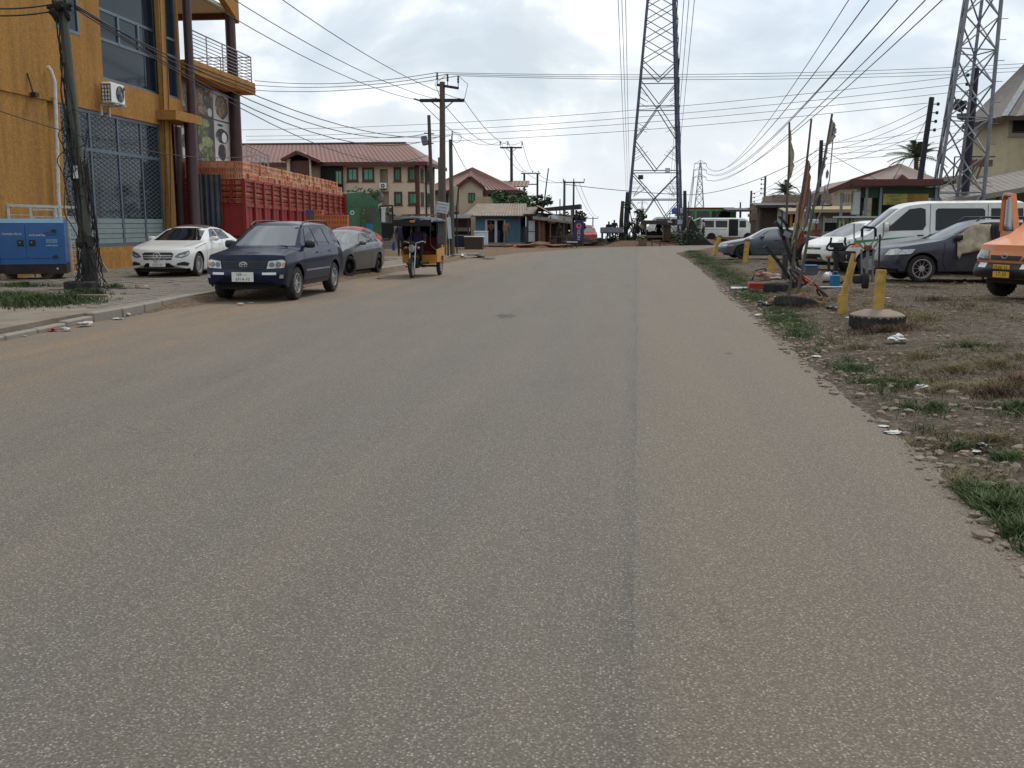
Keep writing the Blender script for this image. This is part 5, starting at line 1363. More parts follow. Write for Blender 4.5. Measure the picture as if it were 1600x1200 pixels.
c = boxbus('minibus', 'green bus with a red roof edge behind the white minibus', Vector((p.x, 97, H(p.x, 97) + .01)), R(180), 6.2, 1.0, 2.75, 'bus_green', .5, [(1.0, 2.2), (2.4, 3.6), (3.8, 5.6)])
b = MB(); b.cbox((0, 0, 2.78), (5.6, 1.7, .1), .03); b.build('roof_edge', 'red_paint', c.root)
p = P(1056, 372, 93)
c = boxbus('minibus', 'white van half hidden behind the right foot of the tall pylon', Vector((p.x - .6, 94, H(p.x, 94) + .01)), R(180), 4.4, .85, 2.0, 'white_van', .8, [(1.0, 2.2), (2.4, 4.1)])
p = P(917, 372, 88)
pk = dict(ses); pk.update(top=[(0, .75), (.4, .95), (1.2, 1.08), (1.8, 1.62), (2.2, 1.7), (2.9, 1.68), (3.1, 1.1), (4.6, 1.05)], belt=[(0, .7), (.3, .88), (1.3, 1.0), (4.6, 1.0)], sill=.35, r=.36, arch=.42, sharp=38)
c = Car('pickup_truck', 'red and white pickup truck coming up the far track', 'truck', Vector((p.x, 90, H(p.x, 90) - .15)), R(-88), pk, 'red_paint')
c.decal('windscreen', [(-.64, 1.1), (.64, 1.1), (.52, 1.58), (-.52, 1.58)], 'front', 'clear_glass', .01, .3, .3)
c.decal('bonnet_panel', [(-.62, .80), (.62, .80), (.6, .93), (-.6, .93)], 'front', 'white_van', .01, .3, .3)
# generator, its railing, left utility pole
gp_ = GZ(50, 436, PZ)
gr = thing('generator', 'blue enclosed diesel generator on a black skid beside the ochre wall', 'generator', (gp_.x, gp_.y, PZ), R(24))
GW, GH = 3.0, 1.22
b = MB(); b.prism([(-.45, .42), (.45, .42), (.45, GH + .30), (.36, GH + .42), (-.36, GH + .42), (-.45, GH + .30)], -GW / 2 - .55, GW / 2 - .55, lambda u, v, w: Vector((w, u, v))); b.build('canopy', 'gen_blue', gr)
b = MB(); b.prism([(-.452, GH + .31), (.452, GH + .31), (.362, GH + .425), (-.362, GH + .425)], -.95, .94, lambda u, v, w: Vector((w, u, v))); b.build('canopy_top', 'gen_top', gr)
b = MB(); b.bb((-GW / 2 - .55, -.47, .16), (GW / 2 - .55, .47, .38)); b.bb((-GW / 2 - .55, -.44, .38), (GW / 2 - .55, .44, .45)); b.build('skid', 'dark_metal', gr)
def ghit(x): return x
for (x0, x1) in ((-.93, -.03), (-.02, .78)):
 b = MB(); b.cbox(((x0 + x1) / 2, -.455, GH * .5 + .42), (x1 - x0, .02, GH - .30), .008); dr = b.build('door', 'gen_blue', gr)
 hx = x1 - .12 if x0 < -.5 else x0 + .16
 b = MB(); b.cbox((hx, -.472, GH * .5 + .38), (.16, .025, .16), .02); b.build('latch', 'black_plastic', dr)
 b = MB(); b.box((hx - .02, -.487, GH * .5 + .40), (.03, .012, .02)); b.build('lock', 'chrome', dr)
 for zz in (.62, GH + .10):
  ex = x0 + .10 if x0 < -.5 else x1 - .08
  b = MB(); b.lathe([(.05, -.02), (.05, .02)], (ex, -.475, zz), 'y', 6); b.bar((ex - .09, -.47, zz), (ex + .05, -.47, zz), .035); b.build('hinge', 'black_plastic', dr)
text('lettering', 'POWER-TECH', .075, 'white_print', gr, (-.35, -.470, GH * .5 + .62), (R(90), 0, 0))
text('lettering', 'AUX.DATA)', .075, 'white_print', gr, (.27, -.470, GH * .5 + .59), (R(90), 0, 0))
text('logo', 'KNUT-', .15, 'sign_purple', gr, (.62, -.470, GH * .5 + .62), (R(90), 0, 0), sx=.8)
b = MB(); b.box((.62, -.471, GH * .5 + .43), (.28, .008, .10)); pl = b.build('sticker', 'gen_top', gr)
text('lettering', 'GENERATOR', .042, 'gen_blue', gr, (.62, -.478, GH * .5 + .43), (R(90), 0, 0))
text('lettering', 'SUPER SILENT', .052, 'white_print', gr, (.62, -.470, GH * .5 + .31), (R(90), 0, 0))
b = MB(); b.cbox((-.76, -.478, .62), (.17, .03, .30), .01); b.build('socket_panel', 'black_plastic', gr)
b = MB(); b.box((-.86, -.472, GH + .1), (.09, .01, .42)); b.build('warning_sticker', 'sign_gold', gr)
b = MB(); b.lathe([(.03, 0), (.03, .03)], (.72, -.48, .30), 'y', 8); b.build('earth_bolt', 'chrome', gr)
for sx, w_, nm, lb in ((-.72, .62, 'concrete_block', 'brown concrete block under the middle of the blue generator'), (-1.5, .5, 'concrete_block', 'concrete block under the left end of the blue generator')):
 q = gr.matrix_basis @ Vector((sx, -.15, 0)); b = MB(); b.cbox((0, 0, .09), (w_, .7, .17), .02); o = b.build(nm, 'block_warm'); o.location = (gr.location.x + sx * math.cos(R(24)), gr.location.y + sx * math.sin(R(24)) - .15, PZ); tag(o, lb, 'block')
b = MB(); b.lathe([(.17, -.3), (.17, .3)], (0, 0, .17), 'y', 16); b.lathe([(.11, -.31), (.11, .31)], (0, 0, .17), 'y', 16)
o = b.build('log', 'bark', smooth=40); o.location = (gr.location.x + .55, gr.location.y + .1, PZ); tag(o, 'cut log section lying under the right end of the generator', 'log')
rg = thing('steel_railing', 'peeling white steel railing standing behind the blue generator', 'railing', (gr.location.x, gr.location.y + .85, PZ), R(20))
b = MB(); b.bar((-.98, 0, 2.02), (1.0, 0, 1.96), .07, .07); b.build('top_rail', 'white_metal', rg)
for x in (-.93, -.35, .30, .98):
 b = MB(); b.bar((x, 0, 0), (x, 0, 1.98), .055); b.build('post', 'white_metal', rg)
b = MB()
for (x0, x1, zs_) in ((-.90, -.38, (1.75, 1.58, 1.40, 1.2)), (-.28, .27, (1.70, 1.54, 1.38, 1.2)), (.34, .95, (1.70, 1.56, 1.40, 1.2))):
 for zz in zs_: b.tube([(x0, 0, zz), (x1, 0, zz - .01)], .014, 6)
b.build('rail_bars', 'white_metal', rg)
b = MB(); b.bar((-.30, .03, 1.72), (-.30, .03, 1.15), .05); b.bar((.25, .03, 1.9), (.25, .03, 1.15), .05); b.bar((-.30, .03, 1.90), (.25, .03, 1.90), .05); b.build('gate_frame', 'white_metal', rg)
ld = thing('steel_ladder_frame', 'narrow white barred steel frame beside the right end of the generator', 'frame', (gr.location.x + 1.02, gr.location.y + .60, PZ), R(20))
for x in (-.13, .08):
 b = MB(); b.bar((x, 0, .1), (x - .03, 0, 1.72), .04); b.build('post', 'white_metal', ld)
for i in range(13):
 b = MB(); b.tube([(-.15, 0, .18 + i * .118), (.08, 0, .18 + i * .118)], .012, 6); b.build('rung', 'white_metal', ld)
pb = GZ(143, 452, PZ); pt = P(97, 6, pb.y)
up_ = thing('utility_pole', 'leaning grey utility pole wrapped in tangled black cables on the left pavement', 'utility pole', (pb.x, pb.y, PZ))
top = pt - pb; ax = top.normalized()
b = MB(); n_ = 10
b.tube([top * (i / n_ * 1.15) for i in range(n_ + 1)], [.135 - .045 * i / n_ for i in range(n_ + 1)], 12); b.build('post', 'pole_green', up_, smooth=50)
def pp(t, a, r_): 
 q = top * t; return q + Vector((math.cos(a) * r_, math.sin(a) * r_, 0))
for i in range(17):
 rd = random.Random(i); b = MB(); a0 = rd.uniform(2.2, 5.2); pts = []
 t1 = rd.choice([1.0, 1.0, 1.02, .8, .6]); t0 = rd.uniform(.0, .35)
 slack = rd.uniform(.02, .34) if i % 3 == 0 else rd.uniform(.01, .07)
 for k in range(22):
  t = t0 + (t1 - t0) * k / 21
  r_ = .12 + slack * math.sin(math.pi * k / 21) ** 1.5 + .03 * math.sin(k * 1.3 + i)
  pts.append(pp(t, a0 + .35 * math.sin(k * .5 + i), r_))
 b.tube(pts, rd.choice([.010, .013, .016]), 5); b.build('cable', 'cable', up_)
for i in range(16):
 rd = random.Random(100 + i); b = MB(); pts = []; a0 = rd.uniform(0, 6.28); tw = rd.uniform(1.5, 5)
 for k in range(20):
  t = k / 19; z = 1.5 * (1 - t) ** 1.3 * rd.uniform(.75, 1.0) + .03
  r_ = .15 + .20 * t ** 2.2 * rd.uniform(.5, 1.5) + .06 * math.sin(math.pi * min(1, t * 1.6)) * rd.random()
  pts.append(Vector((math.cos(a0 + tw * t) * r_, math.sin(a0 + tw * t) * r_, z)) + top * (z / top.z))
 b.tube(pts, .013, 5); b.build('cable', 'cable', up_)
for i, (t, R0, off) in enumerate(((.50, .36, .06), (.54, .26, -.1), (.45, .30, -.16), (.40, .2, .05), (.57, .42, .12))):
 b = MB(); c0 = top * t + Vector((off, -.2, 0)); pts = [c0 + Vector((R0 * .7 * math.cos(a / 12 * math.pi), .05 * math.sin(a), R0 * math.sin(a / 12 * math.pi))) for a in range(25)]
 b.tube(pts, .012, 5); b.build('cable_coil', 'cable', up_)
b = MB(); b.blob(top * .985, (.20, .2, .24), 3, .6, 3); b.tube([top * .97 + Vector((-.3, -.1, .1)), top * .99 + Vector((.3, -.1, .02))], .05, 6); b.build('junction_clutter', 'cable', up_)
b = MB(); b.box(top * .42 + Vector((.0, -.17, 0)), (.10, .03, .28)); b.build('number_tag', 'white_print', up_)
b = MB(); b.tube([top * .17 + Vector((-.16, -.02, 0)), top * .17 + Vector((.17, -.1, .02))], .14, 8); b.tube([Vector((0, 0, .0)), top * .06, top * .13, top * .155], [.2, .165, .17, .13], 12); b.build('foot_wrap', 'cable', up_)
def tyre(name, label, loc, r, w, rim, rot=(0, 0, 0), fill=None):
 ty = wheel_meshes(r, w, rim, 'steel', 0)[0]
 o = inst(name, ty, None, loc, rot); tag(o, label, 'tyre'); return o
tyre('old_tyre', 'old tyre lying around the foot of the cable wrapped pole', (pb.x - .12, pb.y - .25, PZ + .10), .36, .20, .22, (R(90), 0, 0))
for k, (x1, y1) in enumerate(((.9, -.3), (1.3, .1), (.7, -.6), (-.8, -.4))):
 b = MB(); pts = [(x1 * t + .12 * math.sin(t * 7 + k), y1 * t + .15 * math.sin(t * 9 + k), .016 + .05 * (1 - t) ** 3) for t in [i / 12 for i in range(13)]]
 b.tube([Vector(p) for p in pts], .012, 5); o = b.build('loose_cable', 'cable'); o.location = (pb.x, pb.y, PZ); tag(o, 'loose black cable trailing on the pavement from the leaning pole', 'cable', 'cables trailing from the leaning pole')
b = MB(); b.cbox((0, 0, .03), (1.7, .09, .05), .01, Matrix.Rotation(R(4), 3, 'Z')); o = b.build('plank', 'old_tin'); q = GZ(105, 464, PZ); o.location = (q.x, q.y, PZ); tag(o, 'pale flat plank lying in the left grass patch', 'plank')
b = MB(); b.prism([(0, 0), (.8, .05), (.45, .55), (.1, .6)], 0, .05, lambda u, v, w: Vector((u, w + .25 * v, v))); o = b.build('broken_slab', 'concrete'); q = GZ(122, 428, PZ); o.location = (q.x, q.y + .3, PZ); tag(o, 'broken pale slab propped between the railing and the leaning pole', 'slab')
# red trailer truck with crates
TY0, TY1 = 39.6, 57.0
tx0, tx1 = P(380, 300, TY0).x, P(536, 300, TY1).x
TL = math.hypot(TY1 - TY0, tx1 - tx0); ta = math.atan2(TY1 - TY0, tx1 - tx0)
tr = thing('trailer_truck', 'long red stake bed trailer truck stacked with crates beside the ochre building', 'truck', (tx0, TY0, PZ), ta)
TW = 2.4
zf, zp, zr = 1.15, 2.42, 3.42
slope = -.012
def tz(x, z): return z + slope * x - PZ
b = MB(); b.bb((0, 0, zf - .15 - PZ), (TL, TW, zf - PZ - .02)); b.build('bed', 'red_metal', tr)
nb = 14
for i in range(nb):
 x0, x1 = TL * i / nb, TL * (i + 1) / nb
 for yy in (0, TW):
  b = MB(); k = 8; rows = []
  for j in range(k + 1):
   x = x0 + .05 + (x1 - x0 - .10) * j / k; dy = (-.03 if j % 4 in (1, 2) else .02) * (1 if yy == 0 else -1)
   rows.append([(x, yy + dy, tz(x, zf)), (x, yy + dy, tz(x, zp))])
  b.grid(rows); b.build('side_panel', 'red_metal', tr)
  b = MB(); b.box((x0, yy + (-.05 if yy == 0 else .05), (tz(x0, zf) + tz(x0, zr)) / 2 - .05), (.11, .11, zr - zf + .1)); b.build('stake', 'red_metal', tr)
for yy in (0, TW):
 for zz, hh in ((zp, .14), (zr, .12)):
  b = MB(); b.bar((0, yy - .02, tz(0, zz)), (TL, yy - .02, tz(TL, zz)), .08, hh); b.build('rail', 'red_metal', tr)
 for q in range(1, 5):
  zz = zp + (zr - zp) * q / 5; b = MB(); b.bar((0, yy - .02, tz(0, zz)), (TL, yy - .02, tz(TL, zz)), .035, .045); b.build('slat', 'red_metal', tr)
for i in range(6):
 y_ = TW * i / 5; b = MB(); b.box((-.04, y_, (tz(0, zf) + tz(0, zr)) / 2), (.09, .09, zr - zf)); b.build('rear_stake', 'red_metal', tr)
b = MB(); b.box((-.02, TW / 2, (zf + zp) / 2 - PZ), (.05, TW - .12, zp - zf - .04)); b.build('rear_panel', 'red_metal', tr)
for q in range(0, 6):
 zz = zp + (zr - zp) * q / 5; b = MB(); b.box((-.06, TW / 2, tz(0, zz)), (.05, TW, .05)); b.build('rear_slat', 'red_metal', tr)
b = MB()
rows = []
for j in range(17):
 rows.append([(-.30 - .10 * j / 16 + (.03 if j % 4 in (1, 2) else 0), .82 + .85 * j / 16, 1.55 - PZ), (-.30 - .10 * j / 16 + (.03 if j % 4 in (1, 2) else 0), .82 + .85 * j / 16, 3.62 - PZ)])
b.grid(rows); o = b.build('open_tail_door', 'slate_paint', tr); o.modifiers.new('t', 'SOLIDIFY').thickness = .05
b = MB(); b.box((TL + .08, TW / 2, (zf + zr) / 2 - PZ + slope * TL), (.1, TW + .1, zr - zf + .2)); b.build('headboard', 'red_metal', tr)
b = MB(); b.box((TL - .02, -.06, (zf + zr) / 2 - PZ - .35 + slope * TL), (.22, .12, zr - zf + .9)); b.build('front_post', 'red_paint', tr)
for x in (2.2, 3.5, 4.8, TL - 1.5, TL + 2.6):
 for yy in (.2, TW - .2):
  ty, rm, dk = wheel_meshes(.5, .3, .29, 'steel', 1); o = inst('wheel', ty, tr, (x, yy, .5 - 0.0), (0, 0, 0 if yy > 1 else math.pi)); inst('rim', rm, o)
b = MB(); b.bb((.2, .5, .75), (TL + 4, .7, 1.0)); b.bb((.2, TW - .7, .75), (TL + 4, TW - .5, 1.0)); b.build('chassis', 'dark_metal', tr)
cabx = TL + 1.6
cab = MB(); cabp = [(-1.15, .9), (-1.15, 3.45), (-.2, 3.55), (.35, 3.45), (.9, 2.85), (1.05, 2.1), (1.12, 1.3), (1.12, .7)]
rotc = Matrix.Translation((cabx + .2, -.25, -PZ - .05)) @ Matrix.Rotation(R(-48), 4, 'Z')
CF = lambda u, v, w: rotc @ Vector((u, w, v))
cab.prism(cabp, -1.2, 1.2, CF); cab.build('cab', 'cab_green', tr, smooth=25)
def cpoly(poly, w0, w1, nm, mt): MB().prism(poly, w0, w1, CF).build(nm, mt, tr)
cpoly([(.05, 1.75), (.85, 1.75), (.86, 2.35), (.62, 2.72), (.05, 2.72)], -1.215, -1.2, 'cab_window', 'clear_glass')
cpoly([(-1.0, 2.65), (.55, 2.65), (.55, 2.70), (-1.0, 2.70)], -1.23, -1.2, 'cab_trim', 'cab_green')
for q in range(5): cpoly([(-.30, 1.55 + q * .22), (.0, 1.55 + q * .22), (.0, 1.68 + q * .22), (-.30, 1.68 + q * .22)], -1.225, -1.2, 'cab_louvre', 'lettuce')
cpoly([(.05, 1.25), (.5, 1.25), (.5, 1.72), (.05, 1.72)], -1.22, -1.2, 'cab_door_panel', 'jerry_blue')
cpoly([(-.35, .95), (.55, .95), (.55, 1.25), (-.35, 1.25)], -1.22, -1.2, 'tank_panel', 'tricycle_yellow')
q = MB(); q.lathe([(.13, -1.225), (.13, -1.2)], (-.85, 0, 2.35), 'y', 16); q = q.build('cab_emblem', 'white_print', tr); q.matrix_local = rotc
q = MB(); q.lathe([(.085, -1.23), (.085, -1.2)], (-.85, 0, 2.35), 'y', 12); q = q.build('cab_emblem', 'cab_green', tr); q.matrix_local = rotc
dw = MB()
for a_, c_ in (((1.15, 1.2), (1.15, 2.75)), ((1.15, 2.75), (2.0, 2.8)), ((2.0, 2.8), (2.05, 1.2)), ((2.05, 1.2), (1.75, .75)), ((1.75, .75), (1.3, .75)), ((1.3, .75), (1.15, 1.2)), ((1.15, 1.75), (2.03, 1.75))):
 dw.bar(CF(a_[0], a_[1], -1.0), CF(c_[0], c_[1], -1.0), .09)
dw = dw.build('cab_door', 'dark_metal', tr)
MB().prism([(1.2, .85), (2.0, .85), (2.0, 1.7), (1.2, 1.7)], -1.0, -.96, CF).build('door_skin', 'interior', dw)
MB().prism([(1.25, 1.8), (1.5, 1.8), (1.5, 2.65), (1.25, 2.65)], -1.0, -.97, CF).build('mirror', 'sign_white', dw)
MB().prism([(1.55, 1.85), (1.95, 1.85), (1.95, 2.65), (1.55, 2.65)], -.99, -.97, CF).build('door_glass', 'clear_glass', dw)
for (u_, v_) in ((1.78, 2.3), (2.08, 2.25)):
 q = MB(); q.blob(CF(u_, v_, -1.1), (.10, .10, .10), 2, 0); q.build('round_mirror', 'old_tin', dw, smooth=60)
def crate_mesh(mt, L_=.385, W_=.29, H_=.235):
 b = MB(); b.box((0, 0, 0), (L_ - .03, W_ - .03, H_ - .02), None, 1)
 for zz, hh in ((H_ / 2 - .03, .055), (-H_ / 2 + .03, .055)):
  b.box((0, -W_ / 2 + .01, zz), (L_, .022, hh)); b.box((0, W_ / 2 - .01, zz), (L_, .022, hh)); b.box((-L_ / 2 + .01, 0, zz), (.022, W_ - .044, hh)); b.box((L_ / 2 - .01, 0, zz), (.022, W_ - .044, hh))
 for k in (-.46, -.16, .16, .46):
  for sg in (-1, 1):
   b.box((k * L_, sg * (W_ / 2 - .012), 0), (.055, .018, H_ - .114)); b.box((sg * (L_ / 2 - .012), k * W_, 0), (.018, .05, H_ - .114))
 return b.mesh('crate', [mt, 'crate_inside'])
cm = [crate_mesh('crate'), crate_mesh('crate_sunlit'), crate_mesh('crate_orange')]
TM = Matrix.Translation(tr.location) @ Matrix.Rotation(ta, 4, 'Z')
nl = int(TL / .393); num = 0
for lay in range(3):
 for i in range(nl):
  if lay == 2 and i > nl - 4: continue
  x = .22 + i * .393 + random.uniform(-.012, .012); y_ = .16 + random.uniform(-.05, .05)
  o = inst('crate', cm[random.choices((0, 1, 2), (5, 4, 1))[0]], None, TM @ Vector((x, y_, tz(x, zr + .02) + .13 + lay * .24)), (random.uniform(-.03, .03), random.uniform(-.03, .03), ta + random.uniform(-.09, .09)))  # side crates lean to the paler sunlit tone, tail crates to orange
  tag(o, '%s bottle crate, %s exposed tier on the trailer side, %s from its tail' % ('sunlit salmon', ('lowest', 'middle', 'top')[lay], nth(i + 1)), 'crate', 'crates stacked on the red trailer'); num += 1
 for j in range(1, 7):
  o = inst('crate', cm[random.choices((0, 2), (1, 4))[0]], None, TM @ Vector((.18, .16 + j * .34, tz(0, zr + .02) + .13 + lay * .24)), (0, 0, ta + math.pi / 2))
  tag(o, 'orange bottle crate, %s exposed tier at the trailer tail, %s from the road side' % (('lowest', 'middle', 'top')[lay], nth(j)), 'crate', 'crates at the tail of the red trailer')
b = MB()
for lay in range(-9, 0):
 for i in range(nl):
  x = .22 + i * .393; b.box((x, .20 + random.uniform(-.02, .02), tz(x, zr) + .14 + lay * .24), (.37, .27, .20), None, 0)
 for j in range(1, 7): b.box((.22, .20 + j * .34, tz(0, zr) + .14 + lay * .24), (.30, .31, .20), None, 1)
for i in range(nl):
 for j in range(1, 7):
  x = .22 + i * .393; b.box((x, .18 + j * .34, tz(x, zr) + .13 + (2 if i < nl - 4 else 1) * .24 + random.uniform(-.03, .0)), (.375, .32, .22))
b.bb((.4, .4, zf - PZ), (TL - .1, TW - .1, zr - PZ)); 
o = b.build('crate_load', ['crate', 'crate_orange'], tr); o['kind'] = 'stuff'
b0 = P(512, 352, 47.5)
cc = ['crate_orange', 'crate_inside', 'cab_green', 'crate_blue']
cms = {k: crate_mesh(k, .40, .30, .24) for k in cc}
for j in range(5):
 for q in range(9):
  k = 'crate_blue' if (q == 8 and j == 0) else cc[0] if q in (5, 6, 7) and j > 0 else cc[(q + j) % 3]
  if q == 8 and j > 1: continue
  x, y_ = b0.x - .82 + j * .41, 47.5
  o = inst('crate', cms[k], None, (x + random.uniform(-.01, .01), y_, PZ + .125 + q * .241), (0, 0, random.uniform(-.03, .03)))
  if k == 'crate_blue': tag(o, 'blue plastic crate on top of the stack beside the trailer front', 'crate')
  else: tag(o, 'bottle crate %s from ground, %s column of the stack beside the trailer front' % (nth(q + 1), nth(j + 1)), 'crate', 'crates stacked beside the trailer front')
# roofs and far houses
def roof_sheet(b, a, c, d, e, ribs, amp=.03, mi=0):
 """corrugated sheet: eave a-c, ridge e-d"""
 a, c, d, e = map(Vector, (a, c, d, e)); n_ = (c - a).cross(e - a).normalized()
 if n_.z < 0: n_ = -n_
 rows = []
 for i in range(ribs * 2 + 1):
  t = i / (ribs * 2); off = n_ * (amp if i % 2 else 0)
  rows.append([a.lerp(c, t) + off, e.lerp(d, t) + off])
 b.grid(rows, mi)
 rows = [[p - n_ * .06 for p in r_] for r_ in (rows[0], rows[-1])]
 b.grid(rows, mi)
class PW(Wall):
 def __init__(s, o, u, n, org): Wall.__init__(s, o, u, n); s.org = Vector(org)
 def p(s, u, v, w=0.0): return Wall.p(s, u, v, w) - s.org
HY = 75.0
hx1 = P(654, 300, HY).x; hx0 = P(330, 300, HY).x
ez = P(600, 254, HY).z
ho = thing('apartment_house', 'beige three storey house with maroon hipped roof and green windows', 'house', (hx1 - 6, HY, 0))
HW = PW((0, HY, 0), (1, 0, 0), (0, -1, 0), ho.location)
def hr(x0, x1, y0, y1): return [P(x0, 300, HY).x, P(x1, 300, HY).x, P(600, y1, HY).z, P(600, y0, HY).z]
wins = [hr(545, 558, 264, 281), hr(569, 583, 264, 281), hr(618, 625, 264, 281), hr(640, 648, 264, 281), hr(618, 626, 302, 318), hr(640, 650, 302, 318), hr(618, 627, 339, 352)]
nich = [hr(594, 606.5, 264, 292), hr(596, 607.5, 299, 331)]
HW.panel('front_wall', hx0, hx1, 0, ez, wins + nich, 'beige_wall', ho, .25)
for w_ in wins: HW.window(ho, *w_, cols=2, rows=1, fm='maroon_trim', gm='green_glass', rec=.03, fw=.035, surround='maroon_trim', sd=.03)
for w_ in nich:
 b = MB(); HW.bx(b, w_[0], w_[1], w_[2], w_[3], -.9, -.85); b.build('niche', 'beige_wall', ho)
 hgt = w_[3] - w_[2]
 HW.window(ho, w_[0] + .05, w_[1] - .05, w_[2] + hgt * .33, w_[3] - .06, cols=2, rows=1, fm='maroon_trim', gm='green_glass', rec=.7, fw=.05)
SW = PW((hx1, 0, 0), (0, 1, 0), (1, 0, 0), ho.location)
SD = 7.0
sw_ = []
for k in (.9, 3.4):
 for (za, zb_) in ((wins[2][2], wins[2][3]), (wins[4][2], wins[4][3])): sw_.append([HY + k, HY + k + .95, za, zb_])
SW.panel('side_wall', HY, HY + SD, 0, ez, sw_, 'beige_wall', ho, .25)
for w_ in sw_: SW.window(ho, *w_, cols=2, fm='maroon_trim', gm='green_glass', rec=.03, fw=.035, surround='maroon_trim', sd=.03)
b = MB(); HW.bx(b, hx1 - .16, hx1 + .06, 0, ez, -.25, .06); b.build('corner_column', 'maroon_trim', ho)
for yy in (HY + 2.6, HY + 5.6):
 b = MB(); b.tube([Vector((hx1 + .1, yy, .2)) - ho.location, Vector((hx1 + .1, yy, ez)) - ho.location], .07, 8); b.build('drainpipe', 'dark_metal', ho)
rzg = P(600, 224, HY + 4).z; xr1 = P(634, 224, HY + 4).x
O = -Vector(ho.location)
e0, e1 = Vector((hx0 - 4, HY - .7, ez)) + O, Vector((hx1 + .8, HY - .7, ez)) + O
g0, g1 = Vector((hx0 - 4, HY + 4, rzg)) + O, Vector((xr1, HY + 4, rzg)) + O
k1 = Vector((hx1 + .8, HY + SD + 1.2, ez)) + O
b = MB(); roof_sheet(b, e0, e1, g1, g0, 60, .04); b.build('roof_front', 'maroon_roof', ho)
b = MB(); roof_sheet(b, e1, k1, g1, g1, 14, .04); b.build('roof_hip', 'maroon_roof', ho)
b = MB(); roof_sheet(b, Vector((hx0 - 4, HY + SD + 1.2, ez)) + O, k1, g1, g0, 60, .04); b.build('roof_rear', 'maroon_roof', ho)
b = MB(); b.bar(e0 + Vector((0, 0, -.12)), e1 + Vector((0, 0, -.12)), .06, .26); b.bar(e1 + Vector((0, 0, -.12)), k1 + Vector((0, 0, -.12)), .06, .26); b.bar(g0 + Vector((0, 0, .04)), g1 + Vector((0, 0, .04)), .3, .1); b.build('fascia', 'maroon_trim', ho)
ga, gl, gr2 = P(466, 238, HY - 1.5), P(442, 251, HY - 1.5), P(502, 253, HY - 1.5)
b = MB(); 
for (q0, q1) in ((gl, ga), (gr2, ga)):
 roof_sheet(b, Vector((q0.x, HY - 1.9, q0.z)) + O, Vector((q0.x, HY + 2, q0.z)) + O, Vector((q1.x, HY + 2, q1.z)) + O, Vector((q1.x, HY - 1.9, q1.z)) + O, 8, .04)
b.build('porch_roof', 'maroon_roof', ho)
b = MB(); b.bar(Vector((gl.x, HY - 1.92, gl.z)) + O, Vector((ga.x, HY - 1.92, ga.z)) + O, .06, .22); b.bar(Vector((gr2.x, HY - 1.92, gr2.z)) + O, Vector((ga.x, HY - 1.92, ga.z)) + O, .06, .22); b.build('porch_fascia', 'maroon_trim', ho)
ax_ = P(468, 256, HY - 1.5)
arch = [(ax_.x + .75 * math.cos(math.pi * i / 10), ax_.z + .1 + .85 * math.sin(math.pi * i / 10)) for i in range(11)]
poly = [(gl.x + .3, 0), (ax_.x - .75, 0), (ax_.x - .75, ax_.z + .1)] + arch[::-1][1:-1] + [(ax_.x + .75, ax_.z + .1), (ax_.x + .75, 0), (gr2.x - .8, 0), (gr2.x - .8, gl.z + .3), (ga.x, ga.z - .15), (gl.x + .3, gl.z + .1)]
b = MB(); b.prism(poly, HY - 1.55, HY - 1.35, lambda u, v, w: Vector((u, w, v)) + O); b.build('porch_wall', 'beige_wall', ho)
b = MB(); b.bb(Vector((gl.x + .4, HY - 1.3, 0)) + O, Vector((gr2.x - .9, HY - 1.2, gl.z)) + O); b.build('porch_inside', 'maroon_trim', ho)
q0, q1 = P(500, 260, HY - .4), P(534, 268, HY - .4)
b = MB(); b.bb(Vector((q0.x, HY - .3, q1.z - 1.5)) + O, Vector((q1.x, HY - .06, q0.z)) + O); b.build('gallery_shade_box', 'interior', ho)  # solid near-black box on the wall stands in for the recess's shade
HW.window(ho, P(526, 270, HY).x, P(536, 270, HY).x, P(526, 280, HY).z - .4, P(526, 267, HY).z, cols=2, fm='maroon_trim', gm='green_glass', rec=-.35, fw=.06)
b = MB(); q2 = P(448, 225, HY + 4)
for (px, py) in ((600, 288), (600, 326)):
 q = P(px, py, HY - .3); a = thing('air_conditioner', 'small white air conditioner below the %s green niche window of the beige house' % ('upper' if py < 300 else 'lower'), 'air conditioner', (q.x, HY - .02, q.z - .1))
 m_ = MB(); m_.cbox((-.1, -.14, 0), (.55, .28, .42), .03); m_.build('casing', 'white_paint', a); m_ = MB(); m_.lathe([(.15, -.01), (.15, .01)], (-.1, -.29, 0), 'y', 16); m_.build('fan_grille', 'black_plastic', a); m_ = MB(); m_.lathe([(.06, -.01), (.06, .01)], (-.1, -.31, 0), 'y', 10); m_.build('fan_hub', 'white_paint', a)
 m_ = MB(); m_.bb((-.35, -.25, -.27), (.15, .0, -.22)); m_.build('bracket', 'dark_metal', a)
q = P(588, 308, HY - 2.5); dsh = thing('satellite_dish', 'small grey satellite dish on a mast before the beige house', 'satellite dish', (q.x, HY - 2.5, q.z))
b = MB(); b.lathe([(0, .0), (.3, .05), (.5, .16), (.52, .17)], (0, 0, 0), 'y', 18); b.build('dish', 'galv', dsh, smooth=50); b = MB(); b.tube([(0, .05, 0), (0, .1, -q.z + .0)], .03, 6); b.build('mast', 'galv', dsh); b = MB(); b.tube([(0, 0, -.45), (0, -.5, 0)], .015, 5); b.cbox((0, -.5, 0), (.08, .1, .08), .02); b.build('receiver_arm', 'galv', dsh)
q0, q1 = P(385, 228, 52), P(418, 228, 60)
b = MB(); railing(b, [(0, 0, 0), (q1.x - q0.x, 8, 0)], 1.0, 4, .05, .02); b.bar((q1.x - q0.x, 8, 0), (q1.x - q0.x, 8, 1.1), .08)
o = b.build('terrace_railing', 'steel'); o.location = (q0.x, 52, q0.z - .95); tag(o, 'thin steel terrace railing rising behind the crates', 'railing')
